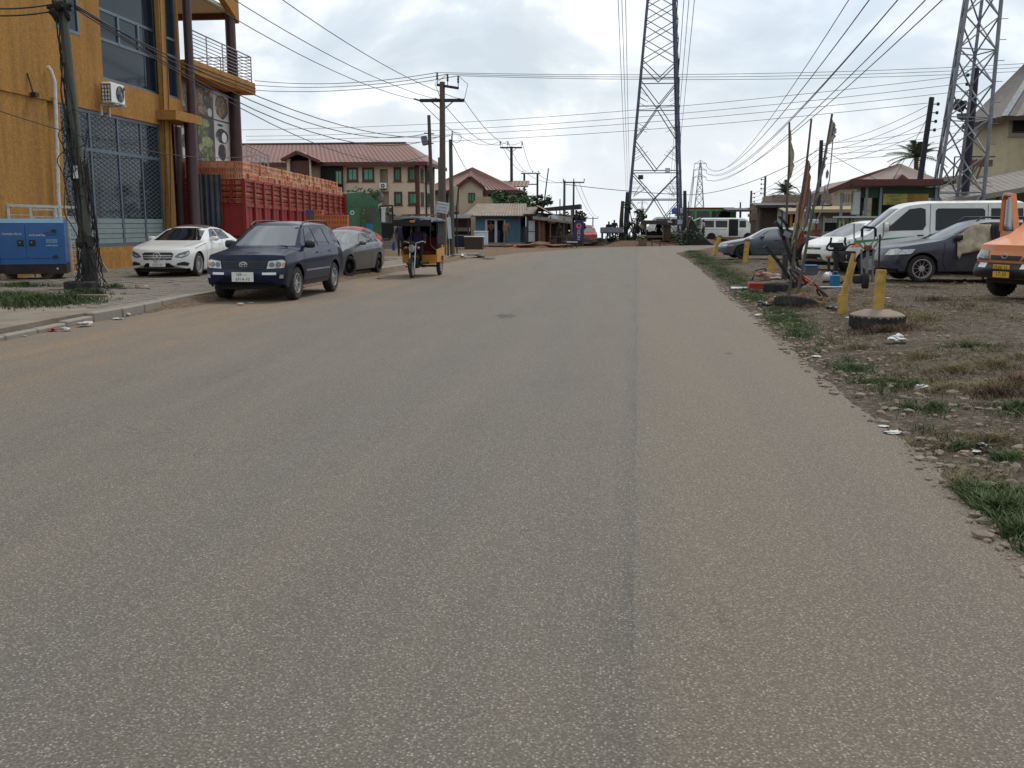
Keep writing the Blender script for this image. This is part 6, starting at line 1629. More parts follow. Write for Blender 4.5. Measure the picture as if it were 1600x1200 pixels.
b = MB(); b.bb((-9, -2, -7.0), (q1.x - q0.x + .2, 8.1, 0)); o = b.build('terrace_block', 'ochre'); o.location = (q0.x - .1, 52, q0.z - .96); tag(o, 'low rear wing under the thin terrace railing behind the crates', 'building')
bw = thing('block_wall', 'rough grey block wall between the truck and the tricycle', 'wall', (P(600, 340, 66).x, 66, 0))
bl = MB().cbox((0, 0, 0), (.44, .2, .21), .012).mesh('block', 'block')
x1 = P(642, 340, 66).x - bw.location.x
b = MB(); b.bb((-.4, -.06, 0), (x1, .06, 2.2)); b.build('mortar', 'mortar', bw)
rw = 0; z = .11
while z < 2.25:
 x = -.2 - (rw % 2) * .22
 while x < x1: inst('block', bl, bw, (x, random.uniform(-.01, .01), z)); x += .455
 z += .222; rw += 1
# second beige house and the row of kiosks on the far left
NY = 88.0
x0, x1 = P(676, 320, NY).x, P(803, 320, NY).x
ez2 = P(740, 296, NY).z
nh = thing('two_storey_house', 'small beige house with maroon ribbed roof and pointed porch behind the kiosks', 'house', ((x0 + x1) / 2, NY, 0))
NW = PW((0, NY, 0), (1, 0, 0), (0, -1, 0), nh.location); O = -Vector(nh.location)
def nr(a, c, d, e): return [P(a, 320, NY).x, P(c, 320, NY).x, P(740, e, NY).z, P(740, d, NY).z]
wn = [nr(735, 745, 302, 317), nr(765, 781, 302, 317), nr(690, 698, 302, 317)]
NW.panel('front_wall', x0, x1, 0, ez2, wn, 'beige_wall', nh, .25)
for w_ in wn: NW.window(nh, *w_, cols=2, fm='maroon_trim', gm='green_glass', rec=.03, fw=.04, surround='maroon_trim', sd=.03)
b = MB(); NW.bx(b, P(700, 320, NY).x, P(760, 320, NY).x, P(740, 333, NY).z, P(740, 331, NY).z, .002, .15); b.build('string_course', 'maroon_trim', nh)
b = MB(); b.bb(Vector((x1 - .3, NY - .05, 0)) + O, Vector((x1 + .02, NY + .3, ez2)) + O); b.build('corner_column', 'maroon_trim', nh)
b = MB(); b.bb(Vector((x0, NY + .3, 0)) + O, Vector((x1, NY + 7, ez2)) + O); b.build('rear_block', 'beige_wall', nh)
A = Vector((P(738, 262, NY + 3).x, NY + 3, P(738, 262, NY + 3).z)) + O
el, er = Vector((x0 - .9, NY - .8, ez2 - .1)) + O, Vector((x1 + .5, NY - .8, ez2 - .1)) + O
bl_, br_ = Vector((x0 - .9, NY + 7.5, ez2 - .1)) + O, Vector((x1 + .5, NY + 7.5, ez2 - .1)) + O
for nm, (a_, c_, d_, e_), rb_ in (('roof_front', (el, er, A, A), 26), ('roof_side', (er, br_, A, A), 18), ('roof_side', (bl_, el, A, A), 18)):
 b = MB(); roof_sheet(b, a_, c_, d_, e_, rb_, .05); b.build(nm, 'maroon_roof', nh)
b = MB(); b.bar(el + Vector((0, 0, -.15)), er + Vector((0, 0, -.15)), .06, .3); b.bar(er + Vector((0, 0, -.15)), br_ + Vector((0, 0, -.15)), .06, .3); b.build('fascia', 'maroon_trim', nh)
ga, gl, gr2 = P(735, 277, NY - 1.2), P(713, 294, NY - 1.2), P(757, 294, NY - 1.2)
b = MB()
for q0 in (gl, gr2): roof_sheet(b, Vector((q0.x, NY - 1.4, q0.z)) + O, Vector((q0.x, NY + 2, q0.z)) + O, Vector((ga.x, NY + 2, ga.z)) + O, Vector((ga.x, NY - 1.4, ga.z)) + O, 6, .04)
b.build('porch_roof', 'maroon_roof', nh)
b = MB(); b.prism([(gl.x + .2, 0), (gr2.x - .2, 0), (gr2.x - .2, gr2.z), (ga.x, ga.z - .12), (gl.x + .2, gl.z)], NY - 1.1, NY - .02, lambda u, v, w: Vector((u, w, v)) + O); b.build('porch_wall', 'beige_wall', nh)
PWl = PW((0, NY - 1.1, 0), (1, 0, 0), (0, -1, 0), nh.location)
PWl.window(nh, wn[0][0], wn[0][1], wn[0][2], wn[0][3], cols=2, fm='maroon_trim', gm='green_glass', rec=-.06, fw=.09)
b = MB(); b.bar(Vector((gl.x, NY - 1.42, gl.z)) + O, Vector((ga.x, NY - 1.42, ga.z)) + O, .06, .3); b.bar(Vector((gr2.x, NY - 1.42, gr2.z)) + O, Vector((ga.x, NY - 1.42, ga.z)) + O, .06, .3); b.build('porch_fascia', 'maroon_trim', nh)
q = P(805, 282, NY + 6); b = MB(); roof_sheet(b, Vector((x1 - 2, NY + 5, q.z - .6)) + O, Vector((x1 + .8, NY + 5, q.z - .6)) + O, Vector((x1 + .8, NY + 7, q.z)) + O, Vector((x1 - 2, NY + 7, q.z)) + O, 8, .04); b.build('rear_roof', 'maroon_roof', nh)
q = P(752, 330, NY - 4); b = MB(); b.prism([(-1.5, 0), (1.5, 0), (1.5, 2.2), (.8, 3.9), (-.3, 3.9), (-1.5, 2.4)], -.06, .06, lambda u, v, w: Vector((u, w, v))); o = b.build('gable_wall', 'cream_wall'); o.location = (q.x, NY - 4, 0); tag(o, 'pale yellow peaked wall between the beige house and the blue kiosk', 'wall')
KY = 78.0
def K(px, py, Y=KY): return P(px, py, Y)
kx0, kx1, kz = K(743, 350).x, K(812, 350).x, K(780, 337).z
kx2 = K(822, 350).x
ko = thing('blue_kiosk', 'blue boarded kiosk with a low pitched tin roof and glazed door', 'kiosk', (kx0, KY, 0))
O = -Vector(ko.location)
b = MB(); b.bb((-.1, -.6, -.1), (kx2 - kx0, 3.4, .22)); b.build('base', 'concrete', ko)
nbd = 22
kd0, kd1 = K(760, 350).x - kx0, K(789, 350).x - kx0
for i in range(nbd):
 xa, xb_ = (kx1 - kx0) * i / nbd, (kx1 - kx0) * (i + 1) / nbd
 zlow = .22
 if kd0 < (xa + xb_) / 2 < kd1: zlow = K(780, 344).z
 b = MB(); b.bb((xa + .008, -.03 - .008 * (i % 2), zlow), (xb_ - .008, .02, kz)); b.build('board', 'kiosk_blue', ko)
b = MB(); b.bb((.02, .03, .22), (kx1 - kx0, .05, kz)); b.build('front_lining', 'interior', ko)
b = MB(); b.add([(kx1 - kx0, 0, .22), (kx2 - kx0, 3.2, .22), (kx2 - kx0, 3.2, kz), (kx2 - kx0 - .15, 1.6, kz + .75), (kx1 - kx0, 0, kz)], [(0, 1, 2, 3, 4)]); b.build('side_wall', 'kiosk_blue', ko)
b = MB(); b.bb((-.01, .02, .22), (.05, 3.2, kz)); b.build('side_wall', 'kiosk_blue', ko)
b = MB(); b.bar((kx1 - kx0, -.05, .2), (kx1 - kx0, -.05, kz), .14); b.build('corner_post', 'kiosk_blue', ko)
for (px, w_) in ((760, .08), (775, .10), (788.5, .06)):
 b = MB(); x = K(px, 350).x - kx0; b.bb((x - w_, -.08, .22), (x + w_, .03, K(780, 343).z)); b.build('door_frame', 'sign_white', ko)
b = MB(); b.bb((kd0, -.08, K(780, 344).z), (kd1, .03, K(780, 342.5).z)); b.build('door_frame', 'sign_white', ko)
b = MB(); b.bb((kd0 + .08, -.02, .3), (kd1 - .06, -.005, K(780, 344).z)); b.build('door_glass', 'glass', ko)
b = MB(); b.box(((kx1 + kx2) / 2 - kx0 + .06, 1.6, 1.9), (.1, .8, .9)); b.build('side_window', 'glass', ko)
b = MB(); roof_sheet(b, (-.9, -.9, kz - .02), (kx1 - kx0 + .7, -.9, kz - .02), (kx1 - kx0 + .35, 1.6, kz + .95), (-.1, 1.6, kz + .95), 22, .035); b.build('roof_sheet', 'old_tin', ko)
b = MB(); roof_sheet(b, (-.5, 3.8, kz), (kx2 - kx0 + .6, 3.8, kz), (kx1 - kx0 + .35, 1.62, kz + .95), (-.1, 1.62, kz + .95), 22, .035); b.build('roof_sheet', 'old_tin', ko)
b = MB(); b.bar((kx1 - kx0 + .7, -.92, kz - .04), (kx1 - kx0 + .38, 1.6, kz + .9), .05, .16); b.build('barge_board', 'brown_column', ko)
qx0, qx1 = K(824, 350, 77).x, K(842, 350, 77).x
kk = thing('dark_kiosk', 'weathered dark kiosk with a pale panelled door beside the blue one', 'kiosk', (qx0, 77, 0)); wd_ = qx1 - qx0
zt_ = K(832, 338, 77).z
for i in range(6):
 b = MB(); b.bb((wd_ * i / 6 + .01, -.02 - .01 * (i % 2), .1), (wd_ * (i + 1) / 6 - .01, .03, zt_)); b.build('board', 'dark_wood', kk)
b = MB(); b.bb((0, .04, .1), (wd_, 3, zt_ - .05)); b.build('cabin', 'dark_wood', kk)
dx0, dx1 = K(826, 350, 77).x - qx0, K(836, 350, 77).x - qx0
for (za, zb_) in ((.3, 1.05), (1.1, 1.9)):
 b = MB(); b.cbox(((dx0 + dx1) / 2, -.06, (za + zb_) / 2), (dx1 - dx0, .05, zb_ - za), .01); b.build('door_panel', 'sign_white', kk)
b = MB(); roof_sheet(b, (-.3, -.8, zt_ + .15), (wd_ * .72, -.8, zt_ + .15), (wd_ * .72, 3.2, zt_ + .75), (-.3, 3.2, zt_ + .75), 10, .04); roof_sheet(b, (wd_ * .72, -.8, zt_ + .85), (wd_ + 1.4, -.8, zt_ - .05), (wd_ + 1.4, 3.2, zt_ - .05), (wd_ * .72, 3.2, zt_ + .85), 10, .04); b.build('roof', 'old_tin', kk)
sx0, sx1 = K(842, 350, 76).x, K(884, 350, 76).x
sh = thing('open_shed', 'dark open fronted shed with a sloping tin canopy beside the dark kiosk', 'shed', (sx0, 76, 0)); wd_ = sx1 - sx0
b = MB(); b.bb((0, 2.4, 0), (wd_, 2.5, 2.4)); b.build('back_wall', 'dark_wood', sh)
for x in (.1, wd_ * .45, wd_ - .1):
 b = MB(); b.bar((x, -.6, 0), (x, -.6, 2.35 - .25 * x / wd_), .09); b.build('post', 'wood', sh)
za, zb_ = K(850, 335, 76).z, K(888, 346, 76).z
b = MB(); roof_sheet(b, (-.4, -1.0, za - .25), (wd_ + .5, -1.0, zb_ - .05), (wd_ + .3, 2.6, zb_ + .35), (-.4, 2.6, za + .2), 16, .03); b.build('roof', 'dark_tin', sh)
b = MB(); b.bar((-.4, -1.02, za - .3), (wd_ + .5, -1.02, zb_ - .1), .05, .14); b.build('fascia', 'old_tin', sh)
b = MB(); b.cbox((wd_ * .12, -.2, 1.1), (.5, .5, 1.7), .03); b.build('red_fridge', 'rust', sh)
b = MB(); n_ = 14; b.prism([(.45 * math.cos(6.283 * i / n_) * (1 + .15 * math.sin(3 * i)), 2.0 + .32 * math.sin(6.283 * i / n_)) for i in range(n_)], -.02, .02, lambda u, v, w: Vector((wd_ * .52 + u, -.3 + w, v))); b.build('hung_sheet', 'sign_white', sh)
cx0, cx1 = K(836, 332, 80).x, K(907, 326, 80).x
cn = thing('flat_canopy', 'long flat dark canopy on posts rising behind the open shed', 'canopy', (cx0, 80, 0))
zc = K(870, 328, 80).z
b = MB(); b.prism([(-.2, zc - .12), (cx1 - cx0, zc + .10), (cx1 - cx0, zc + .45), (-.2, zc + .08)], 0, 3.4, lambda u, v, w: Vector((u, w, v))); b.build('canopy_slab', 'dark_tin', cn)
for px in (869, 893, 900):
 b = MB(); x = K(px, 340, 80).x - cx0; b.bar((x, .3, 0), (x, .3, zc), .16 if px > 880 else .08); b.build('post', 'pole_dark' if px > 896 else 'old_tin', cn)
fb = K(904, 386, 74); fs = thing('feather_sign', 'tall purple rounded advertising sign with a pink disc beside the pickup', 'sign', (fb.x, 74, .05))
zt_ = K(903, 344, 74).z - .05; w_ = .38
poly = [(-w_, .35), (w_, .35), (w_, zt_ - .35), (w_ * .85, zt_ - .15), (w_ * .5, zt_), (-w_ * .5, zt_), (-w_, zt_ - .2)]
b = MB(); b.prism(poly, -.04, .04, lambda u, v, w: Vector((u, w, v))); b.build('panel', 'sign_purple', fs)
b = MB(); b.lathe([(.2, -.06), (.2, -.045)], (0, 0, zt_ - .42), 'y', 16); b.build('disc', 'sign_pink', fs)
b = MB(); b.lathe([(.09, -.07), (.09, -.055)], (.02, 0, zt_ - .40), 'y', 12); b.build('disc_mark', 'sign_purple', fs)
text('lettering', 'MTNO', .34, 'sign_white', fs, (.04, -.05, zt_ * .43), (R(90), R(-90), 0)) if False else text('lettering', 'HCEIL', .32, 'sign_white', fs, (.02, -.05, zt_ * .45), (R(90), R(-90), 0))
b = MB(); b.bb((-.3, -.2, 0), (.3, .2, .35)); b.build('foot', 'dark_metal', fs)
def table(name, label, px, py, Y, w_, d_, h_, mt='wood', leg='wood', cloth=None):
 p = P(px, py, Y); t = thing(name, label, 'table', (p.x, Y, H(p.x, Y)))
 b = MB(); b.cbox((0, 0, h_), (w_, d_, .06), .01); b.build('top', cloth or mt, t)
 for sx in (-1, 1):
  for sy in (-1, 1): b = MB(); b.bar((sx * (w_ / 2 - .06), sy * (d_ / 2 - .06), 0), (sx * (w_ / 2 - .06), sy * (d_ / 2 - .06), h_ - .03), .06); b.build('leg', leg, t)
 return t
def chest(name, label, cat, px, py, Y, w_, d_, h_, mt, lid):
 p = P(px, py, Y); t = thing(name, label, cat, (p.x, Y, H(p.x, Y)))
 b = MB(); b.cbox((0, 0, h_ / 2), (w_, d_, h_), .02); b.build('body', mt, t); b = MB(); b.cbox((0, -.02, h_ + .03), (w_ + .06, d_ + .06, .07), .02); b.build('lid', lid, t); return t
chest('wooden_chest', 'brown wooden chest with a pale top in front of the blue kiosk', 'chest', 741, 390, 65, 1.2, .7, .78, 'dark_wood', 'sign_white')
t = chest('chest_freezer', 'white chest freezer standing beside the blue kiosk door', 'freezer', 752, 385, 74, .95, .7, 1.05, 'sign_white', 'white_paint')
st_ = P(718, 390, 66); s_ = thing('market_stall', 'dark wooden market stall with a shelf and awning behind the thin pole', 'stall', (st_.x, 66, H(st_.x, 66)))
for x in (-.6, .6):
 for y_ in (0, 1.0): b = MB(); b.bar((x, y_, 0), (x, y_, 1.95), .08); b.build('post', 'dark_wood', s_)
b = MB(); b.bb((-.65, -.05, .1), (.65, 1.05, .85)); b.build('counter', 'navy_cloth', s_)
b = MB(); b.bb((-.6, .5, 1.15), (.6, .95, 1.4)); b.build('goods_box', 'old_tin', s_)
b = MB(); b.prism([(-.5, 1.95), (1.2, 2.2), (1.2, 2.26), (-.5, 2.02)], -.75, .75, lambda u, v, w: Vector((w, u, v))); b.build('awning', 'dark_tin', s_)
b = MB(); b.bb((-.62, .98, .9), (.62, 1.02, 2.1)); b.build('back_board', 'dark_wood', s_)
table('low_bench', 'low pale topped bench on the dirt left of the purple sign', 894, 388, 70, .75, .35, .38, 'sign_white', 'dark_wood')
table('trestle_table', 'small wooden table in the shade before the open shed', 868, 383, 74, 1.0, .5, .7, 'dark_wood', 'dark_wood')
def rubble(name, label, px, py, Y, rx, ry, rz_, mt, seed):
 p = P(px, py, Y); b = MB(); rd = random.Random(seed)
 b.blob((0, 0, 0), (rx, ry, rz_), 3, .45, seed, flat=-.05, freq=2.2)
 for i in range(14): b.blob((rd.uniform(-rx, rx), rd.uniform(-ry, ry), rd.uniform(0, rz_ * .6)), (rx * .14, ry * .2, rz_ * .3), 1, .4, seed + i)
 o = b.build(name, mt); o.location = (p.x, Y, H(p.x, Y)); return tag(o, label, 'heap')
rubble('earth_heap', 'dark earth heap at the foot of the purple sign', 918, 384, 76, 1.5, .9, .6, 'dark_wood', 3)
rubble('rubble_heap', 'brown rubble heap in front of the dark kiosk', 842, 386, 70, 2.2, .9, .28, 'rust', 5)
rubble('rubble_heap', 'low earth heap in front of the blue kiosk step', 790, 386, 72, 2.6, .9, .22, 'soil', 8)
rubble('rubble_heap', 'pile of dark clutter under the open shed', 885, 380, 75, 1.0, .6, .8, 'dark_wood', 11)
rubble('sand_heap', 'small grey sand heap beside the left road edge near the thin pole', 728, 403, 49, .9, .5, .16, 'concrete', 15)
# poles
def pole(label, base, topv, r0=.14, r1=.10, mt='pole_wood', name='utility_pole', arms=(), group=None):
 t = thing(name, label, 'utility pole', base, 0, group); v = Vector(topv) - Vector(base)
 b = MB(); b.tube([v * (i / 6) for i in range(7)], [r0 + (r1 - r0) * i / 6 for i in range(7)], 10); b.build('post', mt, t, smooth=50)
 return t, v
def pin(t, p, h=.45, mt='pole_dark', rr=.03):
 b = MB(); b.tube([p, Vector(p) + Vector((0, 0, h))], rr * .7, 6); b.lathe([(rr, h * .4), (rr * 2, h * .5), (rr * 1.3, h * .62), (rr * 2, h * .72), (rr * 1.2, h * .85), (rr * 1.8, h * .95), (rr, h)], p, 'z', 8); b.build('insulator', mt, t)
def crossarm(t, z, a, w_, th=.14, x0=None, x1=None, mt='pole_dark', tilt=0, brace=True, vtop=None):
 o = (vtop * (z / vtop.z)) if vtop is not None else Vector((0, 0, z))
 c_, s_ = math.cos(a), math.sin(a); l_, r_ = (x0 if x0 is not None else -w_ / 2), (x1 if x1 is not None else w_ / 2)
 A_, B_ = o + Vector((c_ * l_, s_ * l_, -tilt)), o + Vector((c_ * r_, s_ * r_, tilt))
 b = MB(); b.bar(A_, B_, th, th); b.build('crossarm', mt, t)
 if brace:
  for q in (A_.lerp(o, .45), B_.lerp(o, .45)): b = MB(); b.bar(q, o - Vector((0, 0, abs(r_ - l_) * .22)), .05); b.build('brace', mt, t)
 return A_, B_
YP = 53.0
bs = P(692, 396, YP); tp = P(691, 128, YP); bs.z = .05
t1, v = pole('tall wooden pole with two crossarms and pin insulators behind the tricycle', bs, (tp.x, YP, tp.z), .19, .14)
z2 = P(690, 157, YP).z - bs.z
A1, B1 = crossarm(t1, z2, R(4), 2.25, .16, -1.18, 1.15, vtop=v)
A2, B2 = crossarm(t1, v.z - .25, R(-20), 1.0, .13, -.3, .95, tilt=-.12, brace=False, vtop=v)
top_pins = []
for q in (A2, A2.lerp(B2, .5), B2): pin(t1, q, .62); top_pins.append(Vector(t1.location) + q + Vector((0, 0, .62)))
for q in (A1, Vector((.0, -.1, z2)), B1):
 b = MB(); d_ = Vector((-.5, -.35, .12)).normalized(); b.lathe([(.03, 0), (.06, .06), (.03, .1), (.06, .16), (.03, .22), (.06, .28), (.02, .36)], (0, 0, 0), 'z', 8); o = b.build('insulator', 'pole_dark', t1); o.location = q; o.rotation_euler = d_.to_track_quat('Z', 'Y').to_euler()
armL, armM, armR = (Vector(t1.location) + q for q in (A1, Vector((0, 0, z2)), B1))
for k, (pa, pb_) in enumerate(((top_pins[2], armR), (top_pins[1], armM))):
 m_ = (pa + pb_) / 2 + Vector((.35 if k == 0 else -.5, 0, .2)); b = MB(); b.tube([pa - t1.location, m_ - t1.location, pb_ - t1.location], .015, 5); b.build('jumper', 'cable', t1)
bs = P(678, 396, 55); tp = P(670, 180, 55)
t2, v2 = pole('crooked thin pole carrying a small grey box left of the main pole', (bs.x, 55, .05), (tp.x, 55, tp.z), .13, .09, 'pole_wood')
b = MB(); b.cbox(Vector((-.28, 0, v2.z - 1.35)) + v2 * .0 + Vector((v2.x * .84, 0, 0)), (.32, .3, .5), .04, Matrix.Rotation(R(-12), 3, 'Y')); b.build('switch_box', 'galv', t2)
b = MB(); b.bar(Vector((v2.x * .84 - .3, 0, v2.z - .95)), Vector((v2.x * .84 + .25, 0, v2.z - 1.0)), .06); b.bar(Vector((v2.x * .8 + .2, 0, v2.z - 1.5)), Vector((v2.x * .8 - .3, 0, v2.z - 1.5)), .06); b.build('bracket', 'dark_metal', t2)
bs = GZ(707, 398); tp = P(704, 218, bs.y)
t3, v3 = pole('thin greenish pole with a loop of cable right of the main pole', (bs.x, bs.y, .02), (tp.x, bs.y, tp.z), .13, .10, 'pole_green')
b = MB(); b.tube([v3 + Vector((.08, -.05, -.4)), v3 + Vector((.1, -.05, .45))], .03, 6); b.tube([v3 + Vector((.32 + .27 * math.cos(a / 9 * math.pi), -.05, .10 + .27 * math.sin(a / 9 * math.pi))) for a in range(19)], .012, 5); b.build('cable_loop', 'cable', t3)
bs = P(690, 392, 58); tp = P(688, 246, 58)
pole('short grey pole stub standing close behind the main pole', (bs.x, 58, .05), (tp.x, 58, tp.z), .17, .14, 'pole_green')
def board(name, label, px0, px1, py0, py1, Y, mt, lines=(), legs=True, tilt=0, size=.2, ink='ink'):
 a, c = P(px0, py0, Y), P(px1, py1, Y); cx = (a.x + c.x) / 2; w_, h_ = abs(c.x - a.x), abs(a.z - c.z)
 t = thing(name, label, 'sign', (cx, Y, 0)); zc = (a.z + c.z) / 2
 b = MB(); b.cbox((0, 0, zc), (w_, .05, h_), .01, Matrix.Rotation(tilt, 3, 'Y')); b.build('panel', mt, t)
 for i, s_ in enumerate(lines): text('lettering', s_, size, ink, t, (0, -.03, zc + h_ * (.5 - (i + .6) / (len(lines) + .2))), (R(90), tilt, 0))
 if legs:
  for sx in (-.4, .4): b = MB(); b.bar((sx * w_, .05, 0), (sx * w_, .05, zc), .06); b.build('leg', 'dark_metal', t)
 return t
board('signboard', 'white tilted signboard with blue lettering above the tricycle roof', 682, 701, 316, 333, 51, 'sign_white', ('KINGDOM', 'CHAPEL', 'ALL ARE WELCOME'), tilt=R(9), size=.13, ink='kiosk_blue')
board('signboard', 'blank white hanging board behind the right side of the tricycle', 699, 705, 340, 373, 50, 'sign_white', (), tilt=R(-3))
board('signboard', 'small pale pink framed board fixed beside the thin green pole', 707, 714, 291, 322, 54, 'beige_wall', (), tilt=R(6))
YT = 95.0
bs, tp = P(800, 390, YT), P(799, 229, YT)
t4, v4 = pole('dark pole with one crossarm and three pins behind the blue kiosk', (bs.x, YT, 0), (tp.x, YT, tp.z), .16, .13, 'pole_dark')
A4, B4 = crossarm(t4, v4.z - .1, R(3), 2.1, .14, -1.05, 1.0, vtop=v4)
for q in (A4, A4.lerp(B4, .35), B4): pin(t4, q, .6)
pins4 = [Vector(t4.location) + q + Vector((0, 0, .6)) for q in (A4, A4.lerp(B4, .35), B4)]
YH = 118.0
hp = P(829, 330, YH); h0 = H(hp.x, YH); ht = P(829, 271, YH).z
t5 = thing('h_frame_pole', 'dark two legged pole frame with crossbars beyond the sheds', 'utility pole', (hp.x, YH, h0))
for x in (-.75, .8): b = MB(); b.tube([(x, 0, 0), (x, 0, ht - h0)], .12, 8); b.build('post', 'pole_dark', t5)
for zz, w_ in ((ht - h0, 2.3), (ht - h0 - 1.25, 1.7), (ht - h0 - 2.6, 1.8)): b = MB(); b.bar((-w_ / 2, 0, zz), (w_ / 2, 0, zz), .12); b.build('crossbar', 'pole_dark', t5)
for x in (-.9, .2, .9): pin(t5, (x, 0, ht - h0), .3)
def simple_pole(label, px, py, Y, mt='pole_dark', r_=.13, lean=0, arm=None, py_base=None):
 a = P(px, py, Y); x = P(px + lean, py, Y).x; z0 = H(x, Y)
 t, v = pole(label, (x, Y, z0), (a.x, Y, a.z), r_, r_ * .75, mt)
 if arm:
  A_, B_ = crossarm(t, v.z - .12, R(arm[1]), arm[0], .12, vtop=v, brace=False)
  for q in (A_, A_.lerp(B_, .5), B_): pin(t, q, .35)
 return t, v
simple_pole('slanted thin pole with a ragged top beyond the sheds', 857, 263, 92, 'dark_metal', .07, -14)
simple_pole('greenish pole with a floodlight pair left of the purple sign', 882, 282, 100, 'pole_green', .15)
t, v = simple_pole('dark pole carrying a short crossarm beside the greenish pole', 896.5, 283, 97, 'pole_dark', .11, 0, (2.0, 6))
simple_pole('thin short stake pole above the flat canopy', 875, 311, 88, 'dark_wood', .06)
t, v = simple_pole('small distant pole with a crossarm beyond the crest of the track', 926.5, 340, 170, 'pole_dark', .12, 0, (1.7, 0))
tA, vA = simple_pole('dark vertical pole behind the ragged flags', 1283.5, 219, 62, 'pole_dark', .15)
tB, vB = simple_pole('grey pole with side pins above the unfinished block house', 1196, 275, 88, 'pole_wood', .12)
tC, vC = simple_pole('short dark pole beyond the flat roofed shed', 1174, 298, 104, 'pole_dark', .13)
simple_pole('small far pole left of the short dark pole', 1157, 316, 128, 'pole_dark', .12)
tD, vD = simple_pole('leaning dark pole with side pins left of the lattice mast', 1456, 152, 48, 'pole_dark', .15, -20)
tE, vE = simple_pole('thick dark pole with floodlight standing inside the lattice mast', 1525, 106, 46.5, 'pole_dark', .19, -5)
for t, v, n_, sg in ((tB, vB, 4, -1), (tC, vC, 3, 1), (tD, vD, 4, 1), (tE, vE, 4, -1), (tA, vA, 3, 1)):
 for i in range(n_):
  q = v * ((v.z - .3 - i * .38) / v.z); b = MB(); b.bar(q, q + Vector((sg * .3, 0, 0)), .04); b.lathe([(.05, -.07), (.075, 0), (.05, .07)], q + Vector((sg * .32, 0, 0)), 'z', 8); b.build('side_insulator', 'pole_dark', t)
q = vE * .77; b = MB(); b.cbox(q + Vector((-.62, -.2, .3)), (.5, .3, .45), .05, Matrix.Rotation(R(25), 3, 'Y')); b.bar(q + Vector((-.4, 0, .3)), q, .06); b.build('floodlight', 'dark_metal', tE)
b = MB(); b.lathe([(.0, 0), (.22, .1), (.26, .3)], q + Vector((-.45, -.2, -.35)), 'z', 12); b.build('bell_lamp', 'galv', tE)
# lattice towers
PYY = 85.0
def pylon():
 zz = lambda py: P(1020, py, PYY).z
 xl = lambda py: P(ipl(py, [(-140, 1014), (0, 1004.5), (380, 978)]), 380, PYY).x
 xr = lambda py: P(ipl(py, [(-140, 1040), (0, 1050.5), (380, 1066)]), 380, PYY).x
 xc = (xl(380) + xr(380)) / 2; z0 = H(xc, PYY)
 t = thing('transmission_pylon', 'tall steel lattice transmission pylon standing at the road junction', 'pylon', (xc, PYY + 2, z0))
 def corner(py, i):
  w_ = xr(py) - xl(py); c_ = (xl(py) + xr(py)) / 2
  y_ = PYY + 2.4 + (-1 if i in (0, 1) else 1) * w_ / 2
  x = c_ + (-1 if i in (0, 3) else 1) * w_ / 2
  z = zz(py) if py < 379 else z0 - .3
  return Vector((x, y_, z)) - Vector(t.location)
 for i in range(4):
  b = MB(); b.bar(corner(380, i), corner(-140, i), .20, .20); b.build('leg', 'pylon_steel', t)
  b = MB(); b.lathe([(.38, -.3), (.38, .7), (.25, .8)], corner(380, i), 'z', 10); b.build('footing', 'concrete', t)
 for (i, j) in ((0, 1), (1, 2), (2, 3), (3, 0)):
  L_ = lambda py: corner(py, i); R_ = lambda py: corner(py, j); C_ = lambda py: (corner(py, i) + corner(py, j)) / 2
  Q_ = lambda py, f: corner(py, i).lerp(corner(py, j), f)
  seg = []
  for py in (311, 266, 164, 120): seg.append((L_(py), R_(py), .10))
  seg += [(L_(311), Q_(338, .28), .09), (C_(309), Q_(338, .28), .09), (R_(311), Q_(338, .72), .09), (C_(309), Q_(338, .72), .09), (Q_(338, .28), L_(372), .09), (Q_(338, .72), R_(372), .09)]
  seg += [(L_(268), C_(309), .11), (R_(268), C_(309), .11)]
  seg += [(C_(264), L_(218), .10), (C_(264), R_(218), .10), (L_(216), C_(163), .10), (R_(216), C_(163), .10), (C_(161), L_(122), .10), (C_(161), R_(122), .10)]
  seg += [(C_(118), L_(90), .10), (C_(118), R_(90), .10)]
  for a, c in ((90, 57), (57, 26), (26, -3), (-3, -30), (-30, -56), (-56, -80), (-80, -102), (-102, -122)): seg += [(L_(a), R_(c), .08), (R_(a), L_(c), .08)]
  for sd, lo in ((0, L_), (1, R_)):
   f = lambda k: k if sd == 0 else 1 - k
   for py, k in ((284, .24), (292, .36), (300, .20)): seg.append((lo(py), Q_(py, f(k * .9)), .045))
   for a, c, k in ((292, 305, .36), (284, 305, .24)): seg.append((Q_(a, f(k * .9)), Q_(c, f(.08)), .045))
   for a, c, k in ((238, 228, .20), (248, 236, .30), (206, 196, .18), (190, 200, .28), (150, 158, .24), (140, 148, .20)): seg.append((lo(a), Q_(c, f(k)), .045))
  for (a, c, w_) in seg: b = MB(); b.bar(a, c, w_, w_ * .7); b.build('brace', 'pylon_steel', t)
 for px, py, mt in ((1001, 277, 'dark_tin'), (1043, 266, 'sign_white')):
  q = P(px, py, PYY) - Vector(t.location); b = MB(); b.box(q + Vector((0, -.15, 0)), (.42, .04, .36)); b.build('warning_plate', mt, t)
 for py in (-60, -95, -130):
  q = (corner(py, 0) + corner(py, 2)) / 2; b = MB()
  for sg in (-1, 1): b.bar(q, q + Vector((sg * 4.0, 0, .2)), .12); b.bar(q + Vector((0, 0, .9)), q + Vector((sg * 4.0, 0, .2)), .1)
  b.build('crossarm', 'pylon_steel', t)
 return t
pylon()
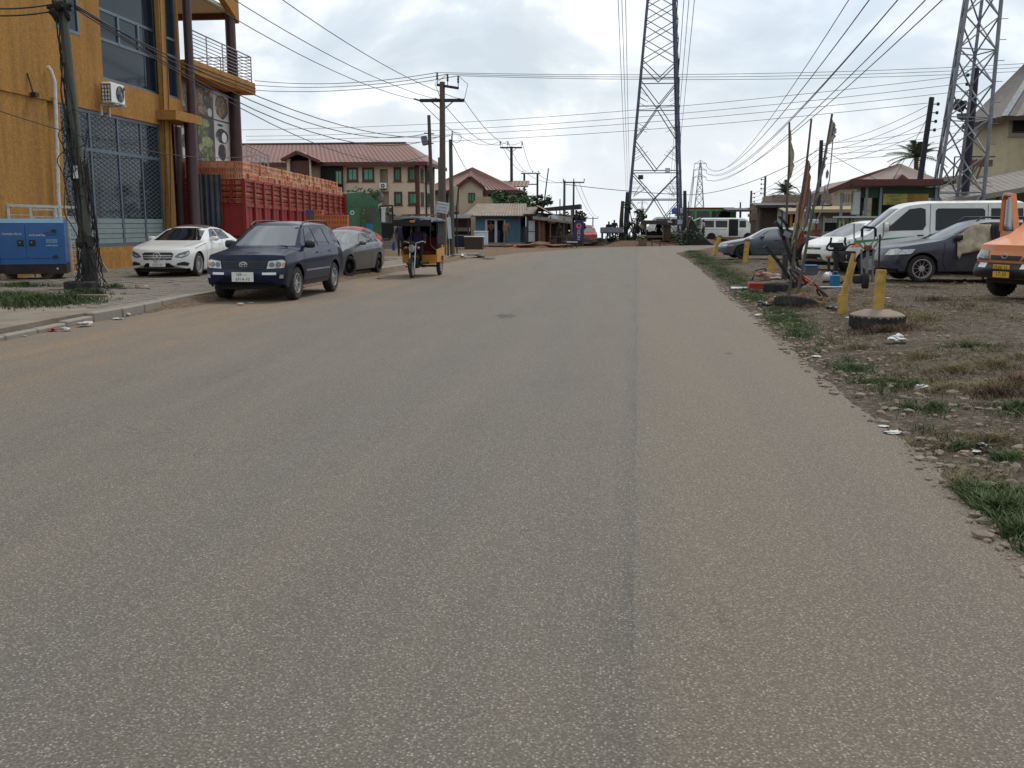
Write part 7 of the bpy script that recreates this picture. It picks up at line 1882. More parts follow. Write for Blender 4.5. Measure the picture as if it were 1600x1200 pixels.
def far_pylon(label, px, ytop, ybase, Y, wbase, arms, s=1.0, mt='pylon_steel'):
 a = P(px, ytop, Y); zb_ = P(px, ybase, Y).z; t = thing('transmission_pylon', label, 'pylon', (a.x, Y, zb_ - 6))
 hh = a.z - zb_ + 6
 zz = [0, .16, .3, .42, .53, .63, .72, .8, .88, 1.0]; hw = lambda k: wbase / 2 * (1 - k) ** 1.0 * 1.0 + .35 * s
 cor = lambda k, i: Vector(((-1 if i in (0, 3) else 1) * hw(k), (-1 if i < 2 else 1) * hw(k), hh * k))
 th = .28 * s
 for i in range(4): b = MB(); b.bar(cor(0, i), cor(1, i) * 1.0, th); b.build('leg', mt, t)
 for (i, j) in ((0, 1), (2, 3), (1, 2), (3, 0)):
  b = MB()
  for k0, k1 in zip(zz, zz[1:]): b.bar(cor(k0, i), cor(k1, j), th * .6); b.bar(cor(k0, j), cor(k1, i), th * .6); b.bar(cor(k1, i), cor(k1, j), th * .6)
  b.build('bracing', mt, t)
 ends = []
 for py, w_ in arms:
  z = P(px, py, Y).z - zb_ + 6
  for sg in (-1, 1):
   b = MB(); b.bar((0, 0, z), (sg * w_, 0, z - .2), th); b.bar((0, 0, z + 1.6 * s), (sg * w_, 0, z - .2), th * .7); b.build('crossarm', mt, t)
   b = MB(); b.bar((sg * w_, 0, z - .2), (sg * w_, 0, z - 2.0 * s), th * .8); b.build('insulator_string', mt, t)
   ends.append(Vector(t.location) + Vector((sg * w_, 0, z - 2.0 * s)))
 b = MB(); b.bar((0, 0, hh), (0, 0, hh + 1.5 * s), th); b.build('peak', mt, t)
 return t, ends
fp1, ends1 = far_pylon('distant lattice pylon with three pairs of arms right of the big pylon', 1094.5, 254, 345, 330, 4.2, ((255, 1.95), (265, 1.95), (276, 1.95)), .55, 'galv')
fp2, ends2 = far_pylon('very distant faint pylon seen through the legs of the big pylon', 1003.5, 316, 352, 720, 4.5, ((317, 3.6), (327, 3.6), (338, 3.6)), .8, 'galv')
MY = 44.0
mx = lambda px: P(px, 300, MY).x
mz = lambda py: P(1500, py, MY).z
tm = thing('lattice_mast', 'grey tubular lattice mast rising out of frame by the cream house', 'mast', ((mx(1462) + mx(1545)) / 2, MY + 1, H(mx(1500), MY)))
bl0, br0, tl0, tr0 = mx(1462), mx(1542), mx(1497), mx(1551)
bl1, br1, tl1, tr1 = mx(1482), mx(1552) - .55, mx(1515), mx(1541)
def mc(py, i):
 t_ = (py - 300) / -300.0
 L0, R0 = P(1463 + 27 * t_, 300, MY).x, P(1545 + 5 * t_, 300, MY).x
 L1, R1 = P(1475 + 25 * t_, 300, MY).x, P(1524 + 11 * t_, 300, MY).x
 x = (L0, R0, R1, L1)[i]; y_ = MY + (.0 if i < 2 else 2.3 - .5 * t_) + (.6 if i == 1 else 0) - (.0 if i < 3 else .6)
 z = mz(py) if py < 315 else H(x, y_)
 return Vector((x, y_, z)) - Vector(tm.location)
levels = [370, 300, 240, 182, 128, 75, 22, -30, -82]
for i in range(4): b = MB(); b.tube([mc(370, i), mc(-82, i)], .085 if i in (1, 3) else .07, 8); b.build('leg', 'galv', tm, smooth=50)
for (i, j) in ((0, 1), (1, 2), (2, 3), (3, 0)):
 for k, (a, c) in enumerate(zip(levels, levels[1:])):
  for p0_, p1_ in (((a, i), (c, j)), ((a, j), (c, i))): b = MB(); b.bar(mc(*p0_), mc(*p1_), .055, .04); b.build('brace', 'galv', tm)
  if k % 2 == 1: b = MB(); b.bar(mc(a, i), mc(a, j), .06, .04); b.build('strut', 'galv', tm)
b = MB()
for py in range(290, -80, -33): b.bar(mc(py, 1), mc(py, 1) + Vector((.35, 0, 0)), .025)
b.build('climbing_peg', 'galv', tm)
# right-hand houses
CY = 52.0
cx = P(1573, 230, CY).x
ch = thing('cream_house', 'weathered cream two storey house with grey tin hip roof at the right edge', 'house', (cx, CY, H(cx, CY)))
O = -Vector(ch.location)
CW = PW((0, CY, 0), (1, 0, 0), (0, -1, 0), ch.location)
ezc = P(1575, 184, CY).z; fz = P(1575, 275, CY).z
wx = [P(1581, 200, CY).x, P(1581, 200, CY).x + 1.25, P(1585, 208, CY).z, P(1585, 182, CY).z]
CW.panel('front_wall', cx, cx + 7, fz, ezc + .3, [wx], 'cream_wall', ch, .25)
CW.window(ch, *wx, cols=2, fm='dark_wood', gm='interior', rec=.06, fw=.09, surround='concrete')
dl = Vector((P(1512, 230, CY + 3).x - cx, 3.2, 0)); Ld = dl.length
CW2 = PW((cx, CY, 0), -dl, Vector((-dl.y, dl.x, 0)) * (1 if -dl.y < 0 else -1), ch.location)
b = MB(); b.add([Vector((cx, CY, fz)) + O, Vector((cx, CY, fz)) + O + dl, Vector((cx, CY, ezc + .3)) + O + dl, Vector((cx, CY, ezc + .3)) + O], [(0, 1, 2, 3)]); b.build('angled_wall', 'cream_wall', ch)
b = MB(); b.bb(Vector((cx + .3, CY + .4, 0)) + O, Vector((cx + 7, CY + 7, fz)) + O); b.build('ground_floor', 'dark_wood', ch)
b = MB(); b.bb(Vector((cx - 2.6, CY - .25, fz - .22)) + O, Vector((cx + 7, CY + 5, fz)) + O); b.build('floor_slab', 'concrete', ch)
e0, e1, e2 = Vector((P(1500, 195, CY + 3).x, CY + 2.6, P(1500, 196, CY + 2.6).z)) + O, Vector((cx - .5, CY - .8, ezc)) + O, Vector((cx + 8, CY - .8, ezc)) + O
ap = Vector((cx + 3.4, CY + 3.6, P(1600, 90, CY + 3).z + 1.4)) + O
b = MB(); roof_sheet(b, e1, e2, ap + Vector((3, 0, 0)), ap, 16, .04); b.build('roof_front', 'zinc_roof', ch)
b = MB(); roof_sheet(b, e0, e1, ap, ap, 10, .04); b.build('roof_hip', 'zinc_roof', ch)
b = MB(); b.bar(e1, ap, .3, .06); b.build('roof_ridge', 'galv', ch)
b = MB(); b.bar(e0 + Vector((0, 0, -.1)), e1 + Vector((0, 0, -.1)), .05, .2); b.bar(e1 + Vector((0, 0, -.1)), e2 + Vector((0, 0, -.1)), .05, .2); b.build('fascia', 'dark_wood', ch)
q0, q1 = P(1470, 313, 46), P(1590, 279, 48)
lt = thing('lean_to', 'grey corrugated lean-to roof running down from the cream house', 'shed', (q0.x, 46, H(q0.x, 46))); O2 = -Vector(lt.location)
b = MB(); roof_sheet(b, Vector((q0.x, 45.2, q0.z - .1)) + O2, Vector((q1.x + 2, 46.5, q1.z - .1)) + O2, Vector((q1.x + 2, 50, q1.z + .7)) + O2, Vector((q0.x, 49, q0.z + .5)) + O2, 22, .03); b.build('roof', 'zinc_roof', lt)
b = MB(); b.bar(Vector((q0.x, 45.18, q0.z - .14)) + O2, Vector((q1.x + 2, 46.48, q1.z - .14)) + O2, .05, .22); b.build('fascia', 'concrete', lt)
for k in (0, .4, .8):
 a = Vector((q0.x, 45.4, q0.z - .2)).lerp(Vector((q1.x + 2, 46.7, q1.z - .2)), k) + O2; b = MB(); b.bar(Vector((a.x, a.y, 0)), a, .1); b.build('post', 'dark_wood', lt)
b = MB(); b.bb((0, 3, 0), (q1.x + 2 - q0.x, 3.1, 2.6)); b.build('back_wall', 'dark_wood', lt)
sg_ = thing('stair_guard', 'rusty slatted stair guard between the lattice mast and cream house', 'stair', (P(1490, 270, 49).x, 49, P(1490, 288, 49).z))
for i in range(7): b = MB(); b.bar((i * .16, 0, 0), (i * .16 + .35, 0, 1.15), .05, .09); b.build('slat', 'flag_tan' if i % 2 else 'wood', sg_)
b = MB(); b.box((1.2, 0, .95), (1.0, .08, .3)); b.build('rail_board', 'rust', sg_); b = MB(); b.bar((0, 0, 1.25), (1.8, 0, 1.25), .05); b.bar((0, 0, 0), (0, 0, 1.25), .05); b.build('rail', 'dark_metal', sg_)
b = MB(); b.bb((-.6, .1, -3.2), (2.6, 2.6, 0)); b.build('stair_block', 'cream_wall', sg_)
TYY = 62.0
b0, b1 = P(1336, 286, TYY), P(1480, 286, TYY); ap = P(1406, 256, TYY + 4)
th_ = thing('hip_roof_house', 'low house with faded brown hip roof and small maroon gable', 'house', (b0.x, TYY, H(b0.x, TYY))); O = -Vector(th_.location)
ezt = b0.z
E = [Vector((b0.x, TYY, ezt)) + O, Vector((b1.x, TYY, ezt)) + O, Vector((b1.x, TYY + 9, ezt)) + O, Vector((b0.x, TYY + 9, ezt)) + O]; A = Vector((ap.x, TYY + 4, ap.z)) + O
for i, mt in ((0, 'brown_roof'), (1, 'brown_roof'), (3, 'maroon_roof')):
 b = MB(); roof_sheet(b, E[i], E[(i + 1) % 4], A, A, 24, .035); b.build('roof_slope', mt, th_)
b = MB(); b.bb(E[0] + Vector((.5, .6, -ezt)), E[2] + Vector((-.5, -.6, -.1))); b.build('walls', 'cream_wall', th_)
g0, g1, g2 = P(1394, 286, TYY - .4), P(1428, 286, TYY - .4), P(1410, 272, TYY - .4)
b = MB(); b.prism([(g0.x, g0.z), (g1.x, g1.z), (g2.x, g2.z)], TYY - .4, TYY + 2, lambda u, v, w: Vector((u, w, v)) + O); b.build('gablet', 'maroon_roof', th_)
b = MB(); b.prism([(g0.x + .45, g0.z - .05), (g1.x - .45, g1.z - .05), (g2.x, g2.z - .2)], TYY - .46, TYY - .41, lambda u, v, w: Vector((u, w, v)) + O); b.build('gablet_face', 'maroon_trim', th_)
FY_ = 40.0
kx0, kx1 = P(1300, 300, FY_).x, P(1462, 300, FY_).x
fk = thing('food_kiosk', 'open green food kiosk with a maroon edged roof and yellow sign', 'kiosk', (kx0, FY_, H(kx0, FY_))); zb0 = fk.location.z
wk = kx1 - kx0; zr_ = P(1380, 291, FY_).z - zb0
b = MB(); b.prism([(-.3, zr_ - .28), (.55, zr_ + .0), (wk, zr_ + .0), (wk, zr_ + .2), (.5, zr_ + .22), (-.3, zr_ - .18)], -.8, 3.4, lambda u, v, w: Vector((u, w, v))); b.build('roof', 'brown_roof', fk)
b = MB(); b.bar((.5, -.84, zr_ + .11), (wk, -.84, zr_ + .11), .05, .24); b.bar((-.3, -.84, zr_ - .22), (.5, -.84, zr_ + .11), .05, .18); b.build('fascia', 'maroon_trim', fk)
px2x = lambda px: P(px, 320, FY_).x - kx0
cz = P(1340, 338, FY_).z - zb0
for px in (1310, 1336, 1348, 1370, 1455): b = MB(); b.bar((px2x(px), -.5, 0), (px2x(px), -.5, zr_ - (.05 if px > 1320 else .25)), .09); b.build('post', 'galv', fk)
b = MB(); b.bb((px2x(1303), -.75, cz - .06), (px2x(1400), .1, cz)); b.build('counter', 'shop_white', fk)
b = MB(); b.bb((px2x(1334), -.55, .02), (px2x(1455), -.45, cz - .07)); b.build('counter_front', 'shop_white', fk)
for i in range(11): b = MB(); x = px2x(1304) + i * .072; b.bb((x, -.62, .02), (x + .055, -.55, cz - .08 - .1 * (i % 3))); b.build('picket', 'stall_yellow' if i % 2 else 'shop_green', fk)
b = MB(); b.bb((px2x(1372), .9, .02), (wk, 1.0, zr_ - .02)); b.build('back_wall', 'shop_green', fk)
b = MB(); b.bb((px2x(1310), 2.6, .02), (px2x(1372), 2.7, 1.2)); b.build('back_counter', 'shop_white', fk)
b = MB(); b.bb((px2x(1336), -.4, zr_ - .45), (wk, -.3, zr_ - .06)); b.build('front_beam', 'shop_green', fk)
for i in range(8): b = MB(); x = px2x(1309) + i * .09; b.bb((x, -.5, zr_ - .62), (x + .05, -.46, zr_ - .3)); b.build('lattice_slat', 'old_tin', fk)
s0, s1 = P(1380, 303, FY_ - .5), P(1442, 320, FY_ - .5)
b = MB(); b.bb((s0.x - kx0, -.56, s1.z - zb0), (px2x(1411), -.5, s0.z - zb0)); b.build('sign_panel', 'sign_yellow', fk)
b = MB(); b.bb((px2x(1411) + .01, -.56, s1.z - zb0), (px2x(1443), -.5, s0.z - zb0)); b.build('sign_panel', 'sign_gold', fk)
sc = ((s0.x - kx0) + px2x(1411)) / 2
for i, tx in enumerate(("NAUY'S", 'FRIED', 'KITCHEN')): text('lettering', tx, .15, 'shop_green', fk, (sc, -.562, s0.z - zb0 - .08 - i * .145), (R(90), 0, 0), sx=.95)
for i, tx in enumerate(('RICE', 'BANKU', 'FUFU', 'YAM')): text('lettering', tx, .10, 'maroon_trim', fk, (px2x(1416.5), -.562, s0.z - zb0 - .06 - i * .11), (R(90), 0, 0))
b = MB(); b.cbox((px2x(1333), -.4, cz + .5), (.28, .3, .9), .03); b.build('water_cooler', 'shop_white', fk)
b = MB(); b.cbox((px2x(1342), .0, cz + .45), (.36, .3, .8), .02); b.build('glass_case', 'clear_glass', fk)
UY = 76.0
uh = thing('unfinished_block_house', 'unfinished tan block house with stepped bare walls behind the flags', 'house', (P(1175, 320, UY).x, UY, H(P(1200, 320, UY).x, UY)))
ux = lambda px: P(px, 320, UY).x - uh.location.x
uz = lambda py: P(1230, py, UY).z - uh.location.z
ub = MB().cbox((0, 0, 0), (.46, .2, .22), .012).mesh('block', 'block_warm')
steps = [(1174, 317), (1190, 316), (1198, 310), (1206, 306), (1217, 303), (1300, 301)]
b = MB(); b.bb((ux(1174), -.05, 0), (ux(1300), .05, uz(318))); b.bb((ux(1206), -.05, 0), (ux(1298), .05, uz(304))); b.build('mortar', 'mortar', uh)
z, rw = .11, 0; cnt = 0
while z < uz(301):
 x = ux(1174) - (rw % 2) * .24
 while x < ux(1300):
  pxx = P(0, 0, UY); hh = uz(ipl(1174 + (x - ux(1174)) / max(.01, (ux(1300) - ux(1174))) * 126, steps))
  if z < hh and z > 1.9 and cnt < 300: inst('block', ub, uh, (x + .24, random.uniform(-.012, .012), z)); cnt += 1
  x += .475
 z += .232; rw += 1
b = MB(); b.bb((ux(1206), .3, 0), (ux(1298), 5, uz(305))); b.build('rear_walls', 'block_warm', uh)
def shed(name, label, px0, px1, pyr, Y, mtw, mtr, depth=3.0, drop=.15, over=.4, posts=4, wall=True, slab=.06):
 a, c = P(px0, pyr, Y), P(px1, pyr, Y); z0 = H(a.x, Y); t = thing(name, label, 'shed', (a.x, Y, z0)); w_ = c.x - a.x; h_ = a.z - z0
 b = MB(); roof_sheet(b, (-over, -over, h_ - drop), (w_ + over, -over, h_ - drop), (w_ + over, depth, h_ + .1), (-over, depth, h_ + .1), max(4, int(w_ * 2)), .03); b.build('roof', mtr, t)
 b = MB(); b.bar((-over, -over - .02, h_ - drop - .05), (w_ + over, -over - .02, h_ - drop - .05), .05, .12 + slab); b.build('fascia', mtr, t)
 for i in range(posts): b = MB(); x = w_ * i / max(1, posts - 1); b.bar((x, -.1, 0), (x, -.1, h_ - drop), .09); b.build('post', 'dark_wood', t)
 if wall: b = MB(); b.bb((0, depth * .6, 0), (w_, depth * .6 + .1, h_ - .1)); b.build('back_wall', mtw, t)
 return t, w_, h_
shed('tin_roof_shed', 'flat dark tin canopy on thin posts above the white minibus', 1142, 1205, 326, 93, 'dark_wood', 'dark_tin', posts=5, wall=False)
t, w_, h_ = shed('tin_roof_shed', 'row shop under a thin overhanging tin roof behind the grey saloon', 1189, 1290, 318, 72, 'concrete', 'dark_tin', posts=4)
for (f0, f1, mt) in ((.28, .42, 'sign_white'), (.42, .47, 'red_cloth'), (.47, .6, 'shop_white'), (.0, .25, 'dark_wood'), (.62, .98, 'dark_wood')): b = MB(); b.bb((w_ * f0, .4, 0), (w_ * f1, .5, h_ - .3)); b.build('wall_panel', mt, t)
t, w_, h_ = shed('wooden_stall', 'orange framed wooden stall with a pale sloping roof behind the flags', 1236, 1262, 327, 62, 'interior', 'flag_tan', depth=2, posts=3)
for i in range(4): b = MB(); x = w_ * i / 3; b.bar((x, -.2, 0), (x, -.2, h_ - .2), .12); b.build('frame_post', 'orange_wood', t)
b = MB(); b.bb((0, -.25, .5), (w_ * .6, -.18, .95)); b.build('front_board', 'orange_wood', t); b = MB(); b.bb((0, -.24, .05), (w_, -.2, .5)); b.build('front_board', 'stall_yellow', t)
t, w_, h_ = shed('pale_roof_shop', 'low shop with a cream tin roof and dark barred window', 1276, 1345, 324, 58, 'shop_white', 'flag_tan', posts=2)
b = MB(); b.bb((0, .3, 0), (w_, .4, h_ - .2)); b.build('front_wall', 'concrete', t)
b = MB(); b.bb((w_ * .2, .24, 1.0), (w_ * .62, .3, 1.95)); b.build('window_shade_panel', 'interior', t)  # near-black panel before the wall, the unlit inside put in as colour
b = MB(); 
for k in (.2, .62): b.bar((w_ * k, .22, .95), (w_ * k, .22, 2.0), .08)
b.bar((w_ * .2, .22, .97), (w_ * .62, .22, .97), .08); b.build('window_frame', 'shop_white', t)
for i in range(6): b = MB(); x = w_ * (.22 + i * .06); b.bb((x, .2, 1.65), (x + .12, .23, 1.92)); b.build('hung_cloth', 'poster_white', t)
cr = thing('clothes_rail', 'dark clothes and bundles hanging on a rail right of the minibus', 'clothes rail', (P(1195, 360, 80).x, 80, H(P(1195, 360, 80).x, 80)))
b = MB(); b.bar((-.8, 0, 1.9), (.8, 0, 1.9), .04); b.bar((-.8, 0, 0), (-.8, 0, 1.9), .05); b.bar((.8, 0, 0), (.8, 0, 1.9), .05); b.build('rail', 'dark_metal', cr)
for i in range(7): b = MB(); b.blob((-.65 + i * .21, 0, 1.25 - .1 * (i % 3)), (.13, .1, .6), 2, .3, i); b.build('garment', ('black_cloth', 'flag_grey', 'dark_wood', 'flag_pale')[i % 4], cr)
q = P(1275, 350, 56); b = MB(); b.lathe([(.3, 0), (.3, .3), (.315, .31), (.3, .33), (.3, .6), (.315, .61), (.3, .63), (.3, .9), (.31, .92)], (0, 0, 0), 'z', 18); o = b.build('oil_drum', 'rust', smooth=40); o.location = (q.x, 56, H(q.x, 56) + .35); tag(o, 'rusty brown drum standing before the pale roofed shop', 'drum')
b = MB(); b.cbox((0, 0, .17), (.9, .6, .34), .02); o = b.build('concrete_block', 'concrete'); o.location = (q.x, 56, H(q.x, 56)); tag(o, 'concrete block carrying the rusty drum', 'block')
for i, (px, py) in enumerate(((1255, 352), (1252, 358), (1263, 346))):
 q = P(px, py, 54); b = MB(); b.cbox((0, 0, 0), (1.0, .4, .22), .03); o = b.build('stacked_panel', 'sign_white' if i else 'stall_yellow'); o.location = (q.x, 54, max(q.z, H(q.x, 54) + .11 + .23 * i)); tag(o, ('lowest', 'middle', 'uppermost')[i] + ' of the pale panels stacked before the orange stall', 'panel')
for z_ in (): pass
# stall, people and clutter under the pylon
SY = 79.0
ss = thing('wooden_stall', 'dark wooden roadside stall with a flat roof under the pylon', 'stall', (P(1008, 375, SY).x, SY, H(P(1008, 375, SY).x, SY))); zz0 = ss.location.z
sx_ = lambda px: P(px, 370, SY).x - ss.location.x; sz_ = lambda py: P(1020, py, SY).z - zz0
for px, y_ in ((1009, 0), (1036, 0), (1003, 1.6), (1048, 1.6)): b = MB(); b.bar((sx_(px), y_, 0), (sx_(px), y_, sz_(346)), .09); b.build('post', 'wood', ss)
b = MB(); b.prism([(-.3, sz_(350)), (2.2, sz_(345)), (2.2, sz_(344)), (-.3, sz_(348))], sx_(1001), sx_(1050), lambda u, v, w: Vector((w, u, v))); b.build('roof', 'dark_tin', ss)
b = MB(); b.bb((sx_(1001), -.35, sz_(350.5)), (sx_(1042), -.28, sz_(344.5))); b.build('fascia', 'dark_wood', ss)
b = MB(); b.bb((sx_(1010), -.2, sz_(371)), (sx_(1036), .5, sz_(368))); b.build('counter', 'wood', ss)
b = MB(); b.bb((sx_(1037), 0, 0), (sx_(1048), 1.2, sz_(352))); b.build('cupboard', 'dark_wood', ss)
b = MB(); b.bb((sx_(1003), 1.7, 0), (sx_(1046), 1.75, sz_(362))); b.build('back_board', 'tarp', ss)
q = P(1004, 383, 76); b = MB(); b.lathe([(.30, 0), (.33, .55), (.34, .57)], (0, 0, 0), 'z', 14); b.blob((0, 0, .62), (.36, .36, .16), 2, .4, 5, 1); o = b.build('planter_basket', ['wood', 'leaf']); o.location = (q.x, 76, H(q.x, 76)); tag(o, 'brown basket heaped with green leaves before the pylon stall', 'basket')
table('wooden_stool', 'small brown wooden stool in front of the pylon stall', 1025, 383, 76, .7, .4, .55, 'wood', 'dark_wood')
q0 = P(1076, 345, 82); b = MB(); rows = []
for j in range(7):
 rows.append([Vector((x + .12 * noise.noise(Vector((x * 2, j, 1))), -1.2 + j * .4, z + .15 * noise.noise(Vector((x, j * .8, 3))))) for x, z in ((-.2, 0), (-.15, 1.3), (0, 2.3), (.35, 1.8), (.7, 1.2), (1.1, .7), (1.6, .3), (2.1, .02))])
b.grid(rows); b.add(rows[0], [tuple(range(8))]); b.add(rows[-1], [tuple(range(8))])
o = b.build('dark_tarpaulin', 'tarp', smooth=30); o.location = (q0.x, 81.5, H(q0.x, 81)); tag(o, 'dark tarpaulin sloping down from the right pylon foot', 'tarpaulin')
b = MB(); b.bar((0, 0, 0), (1.1, 0, 2.6), .12); b.bar((.5, 0, 0), (.6, .3, 2.4), .08); o = b.build('leaning_planks', 'wood'); o.location = (P(1082, 375, 80).x - 1.0, 80.2, H(5, 80)); tag(o, 'wooden props leaning under the dark tarpaulin', 'planks')
for (px, py, Y, nm, lb) in ((971, 314, 84, 'thick_post', 'reddish dark thick post left of the pylon leg'), (978.5, 300, 83, 'thick_post', 'grey timber post standing against the left pylon leg'), (1071, 298, 83, 'thick_post', 'dark timber post standing against the right pylon leg')):
 a = P(px, py, Y); b = MB(); z0 = H(a.x, Y); b.tube([(0, 0, 0), (.02, 0, (a.z - z0) * .5), (.1 if px < 1000 else -.05, 0, a.z - z0)], [.19, .17, .13], 8); o = b.build(nm, 'brown_column' if px < 975 else 'pole_dark'); o.location = (a.x, Y, z0); tag(o, lb, 'post')
hd_ = thing('display_shelf', 'high wooden shelf with goods standing beside the right pylon leg', 'shelf', (P(1060, 375, 83.5).x, 83.5, H(6, 83)))
for x in (-.75, .75): b = MB(); b.bar((x, 0, 0), (x, 0, 3.2 if x > 0 else 2.4), .06); b.build('post', 'dark_metal', hd_)
for z in (1.3, 2.2): b = MB(); b.bb((-.8, -.25, z), (.8, .25, z + .05)); b.build('shelf_board', 'dark_wood', hd_)
for i, (x, z, mt) in enumerate(((-.4, 2.25, 'crate_blue'), (.3, 2.25, 'sign_white'), (-.5, 1.35, 'black_plastic'), (.1, 1.35, 'sign_white'), (.5, 1.35, 'old_tin'))): b = MB(); b.cbox((x, 0, z + .2), (.4, .35, .4), .03); b.build('goods', mt, hd_)
# people
def person(name_, label, loc, facing, h, cl, pose='stand', seed=0):
 """one skinned body; cl = (skin, top, legs, shoes, hair)"""
 rd = random.Random(seed); s = h / 1.75
 J = {'pel': (0, 0, .95), 'waist': (0, 0, 1.10), 'chest': (0, .01, 1.30), 'neck': (0, .0, 1.48), 'head0': (0, .02, 1.57), 'head1': (0, .03, 1.66), 'crown': (0, .01, 1.73)}
 for sd, k in (('l', 1), ('r', -1)):
  J['sh' + sd] = (.19 * k, 0, 1.42); J['el' + sd] = (.235 * k, -.01, 1.14); J['wr' + sd] = (.225 * k, .06, .89); J['ha' + sd] = (.215 * k, .08, .81)
  J['hip' + sd] = (.10 * k, 0, .92); J['kn' + sd] = (.11 * k, .02, .50); J['an' + sd] = (.11 * k, -.01, .09); J['to' + sd] = (.12 * k, .16, .04)
 if pose == 'walk': J['knl'] = (.11, .14, .52); J['anl'] = (.11, .16, .09); J['tol'] = (.12, .33, .05); J['knr'] = (-.11, -.05, .50); J['anr'] = (-.11, -.2, .13); J['tor'] = (-.12, -.05, .05)
 if pose == 'bend': J['ell'] = (.24, .18, 1.18); J['wrl'] = (.18, .38, 1.2); J['hal'] = (.17, .46, 1.2); J['elr'] = (-.24, .18, 1.18); J['wrr'] = (-.18, .38, 1.15); J['har'] = (-.17, .46, 1.15)
 if pose in ('sit', 'ride'):
  for sd, k in (('l', 1), ('r', -1)):
   J['kn' + sd] = (.17 * k, .44, .93); J['an' + sd] = (.18 * k, .42, .50); J['to' + sd] = (.19 * k, .58, .46)
   if pose == 'ride': J['el' + sd] = (.27 * k, .24, 1.18); J['wr' + sd] = (.33 * k, .47, 1.12); J['ha' + sd] = (.33 * k, .55, 1.12)
   else: J['el' + sd] = (.26 * k, .08, 1.15); J['wr' + sd] = (.2 * k, .3, 1.0); J['ha' + sd] = (.2 * k, .36, .98)
 RAD = dict(pel=(.175, .13), waist=(.155, .115), chest=(.19, .13), neck=(.06, .06), head0=(.072, .085), head1=(.082, .098), crown=(.055, .06))
 for sd in 'lr': RAD.update({'sh' + sd: (.075, .075), 'el' + sd: (.05, .05), 'wr' + sd: (.034, .034), 'ha' + sd: (.042, .022), 'hip' + sd: (.10, .10), 'kn' + sd: (.065, .065), 'an' + sd: (.045, .05), 'to' + sd: (.045, .035)})
 E_ = [('pel', 'waist', 1), ('waist', 'chest', 1), ('chest', 'neck', 1), ('neck', 'head0', 0), ('head0', 'head1', 0), ('head1', 'crown', 4)]
 for sd in 'lr': E_ += [('chest', 'sh' + sd, 1), ('sh' + sd, 'el' + sd, 1), ('el' + sd, 'wr' + sd, 0), ('wr' + sd, 'ha' + sd, 0), ('pel', 'hip' + sd, 2), ('hip' + sd, 'kn' + sd, 2), ('kn' + sd, 'an' + sd, 2), ('an' + sd, 'to' + sd, 3)]
 names = list(J); me = bpy.data.meshes.new(name_)
 me.from_pydata([Vector(J[n]) * s for n in names], [(names.index(a), names.index(c)) for a, c, _ in E_], [])
 ob = bpy.data.objects.new(name_ + '_tmp', me); COL.objects.link(ob)
 ob.modifiers.new('skin', 'SKIN'); sb = ob.modifiers.new('sub', 'SUBSURF'); sb.levels = 2
 for i, n in enumerate(names): me.skin_vertices[0].data[i].radius = (RAD[n][0] * s, RAD[n][1] * s); me.skin_vertices[0].data[i].use_root = (n == 'pel')
 dg = bpy.context.evaluated_depsgraph_get(); m2 = bpy.data.meshes.new_from_object(ob.evaluated_get(dg)); bpy.data.objects.remove(ob)
 V = [tuple(v.co) for v in m2.vertices]; F_ = [tuple(p.vertices) for p in m2.polygons]
 bones = [(Vector(J[a]) * s, Vector(J[c]) * s, k) for a, c, k in E_]; mi = []
 for p in m2.polygons:
  c_ = p.center; best = (9, 0)
  for a, c, k in bones:
   d_ = c - a; t = max(0, min(1, (c_ - a).dot(d_) / d_.length_squared)); q = (a + d_ * t - c_).length
   if q < best[0]: best = (q, k)
  k = best[1]
  if k == 0 and c_.z > 1.60 * s and c_.y < .0: k = 4
  mi.append(k)
 B = MB(); B.v, B.f, B.m = V, F_, mi
 for sd, kx in (('l', 1), ('r', -1)):
  w0, h0 = Vector(J['wr' + sd]) * s, Vector(J['ha' + sd]) * s; d_ = (h0 - w0).normalized(); sidev = d_.cross(Vector((kx, 0, .01))).normalized()
  for i in range(4):
   a = h0 + sidev * (i - 1.5) * .017 * s; l_ = (.062, .075, .07, .055)[i] * s
   B.tube([a, a + d_ * l_ * .6, a + d_ * l_ + Vector((-kx * .012, .008, 0)) * s], [.009 * s, .0085 * s, .006 * s], 5, 0)
  a = w0.lerp(h0, .45) + sidev * .03 * s; B.tube([a, a + sidev * .035 * s + d_ * .03 * s, a + sidev * .035 * s + d_ * .06 * s], [.011 * s, .01 * s, .007 * s], 5, 0)
 hc = Vector(J['head1']) * s
 B.tube([hc + Vector((0, .085, .005)) * s, hc + Vector((0, .112, -.025)) * s], [.008 * s, .014 * s], 6, 0)
 for kx in (1, -1): B.blob(hc + Vector((.08 * kx, 0, -.01)) * s, (.012 * s, .022 * s, .032 * s), 1, 0, 0, 0); B.blob(hc + Vector((.03 * kx, .082, .012)) * s, (.013 * s, .01 * s, .008 * s), 1, 0, 0, 4)
 B.box(hc + Vector((0, .088, -.055)) * s, (.045 * s, .01 * s, .012 * s), None, 3)
 o = B.build('person', list(cl), smooth=70); o.location = loc; o.rotation_euler = (0, 0, facing)
 return tag(o, label, 'person')
SK = ('skin', 'purple_cloth', 'navy_cloth', 'black_plastic', 'hair')
q = GZ(626, 399, .1); pw = person('person', 'person in purple top and dark trousers walking behind the tricycle', (q.x, q.y, H(q.x, q.y)), R(200), 1.68, SK, 'walk', 1)
b = MB(); b.prism([(-.13, 0), (.13, 0), (.15, .36), (-.15, .36)], -.05, .05, lambda u, v, w: Vector((w, u, v))); b.tube([(0, -.09, .35), (0, 0, .52), (0, .09, .35)], .012, 5)
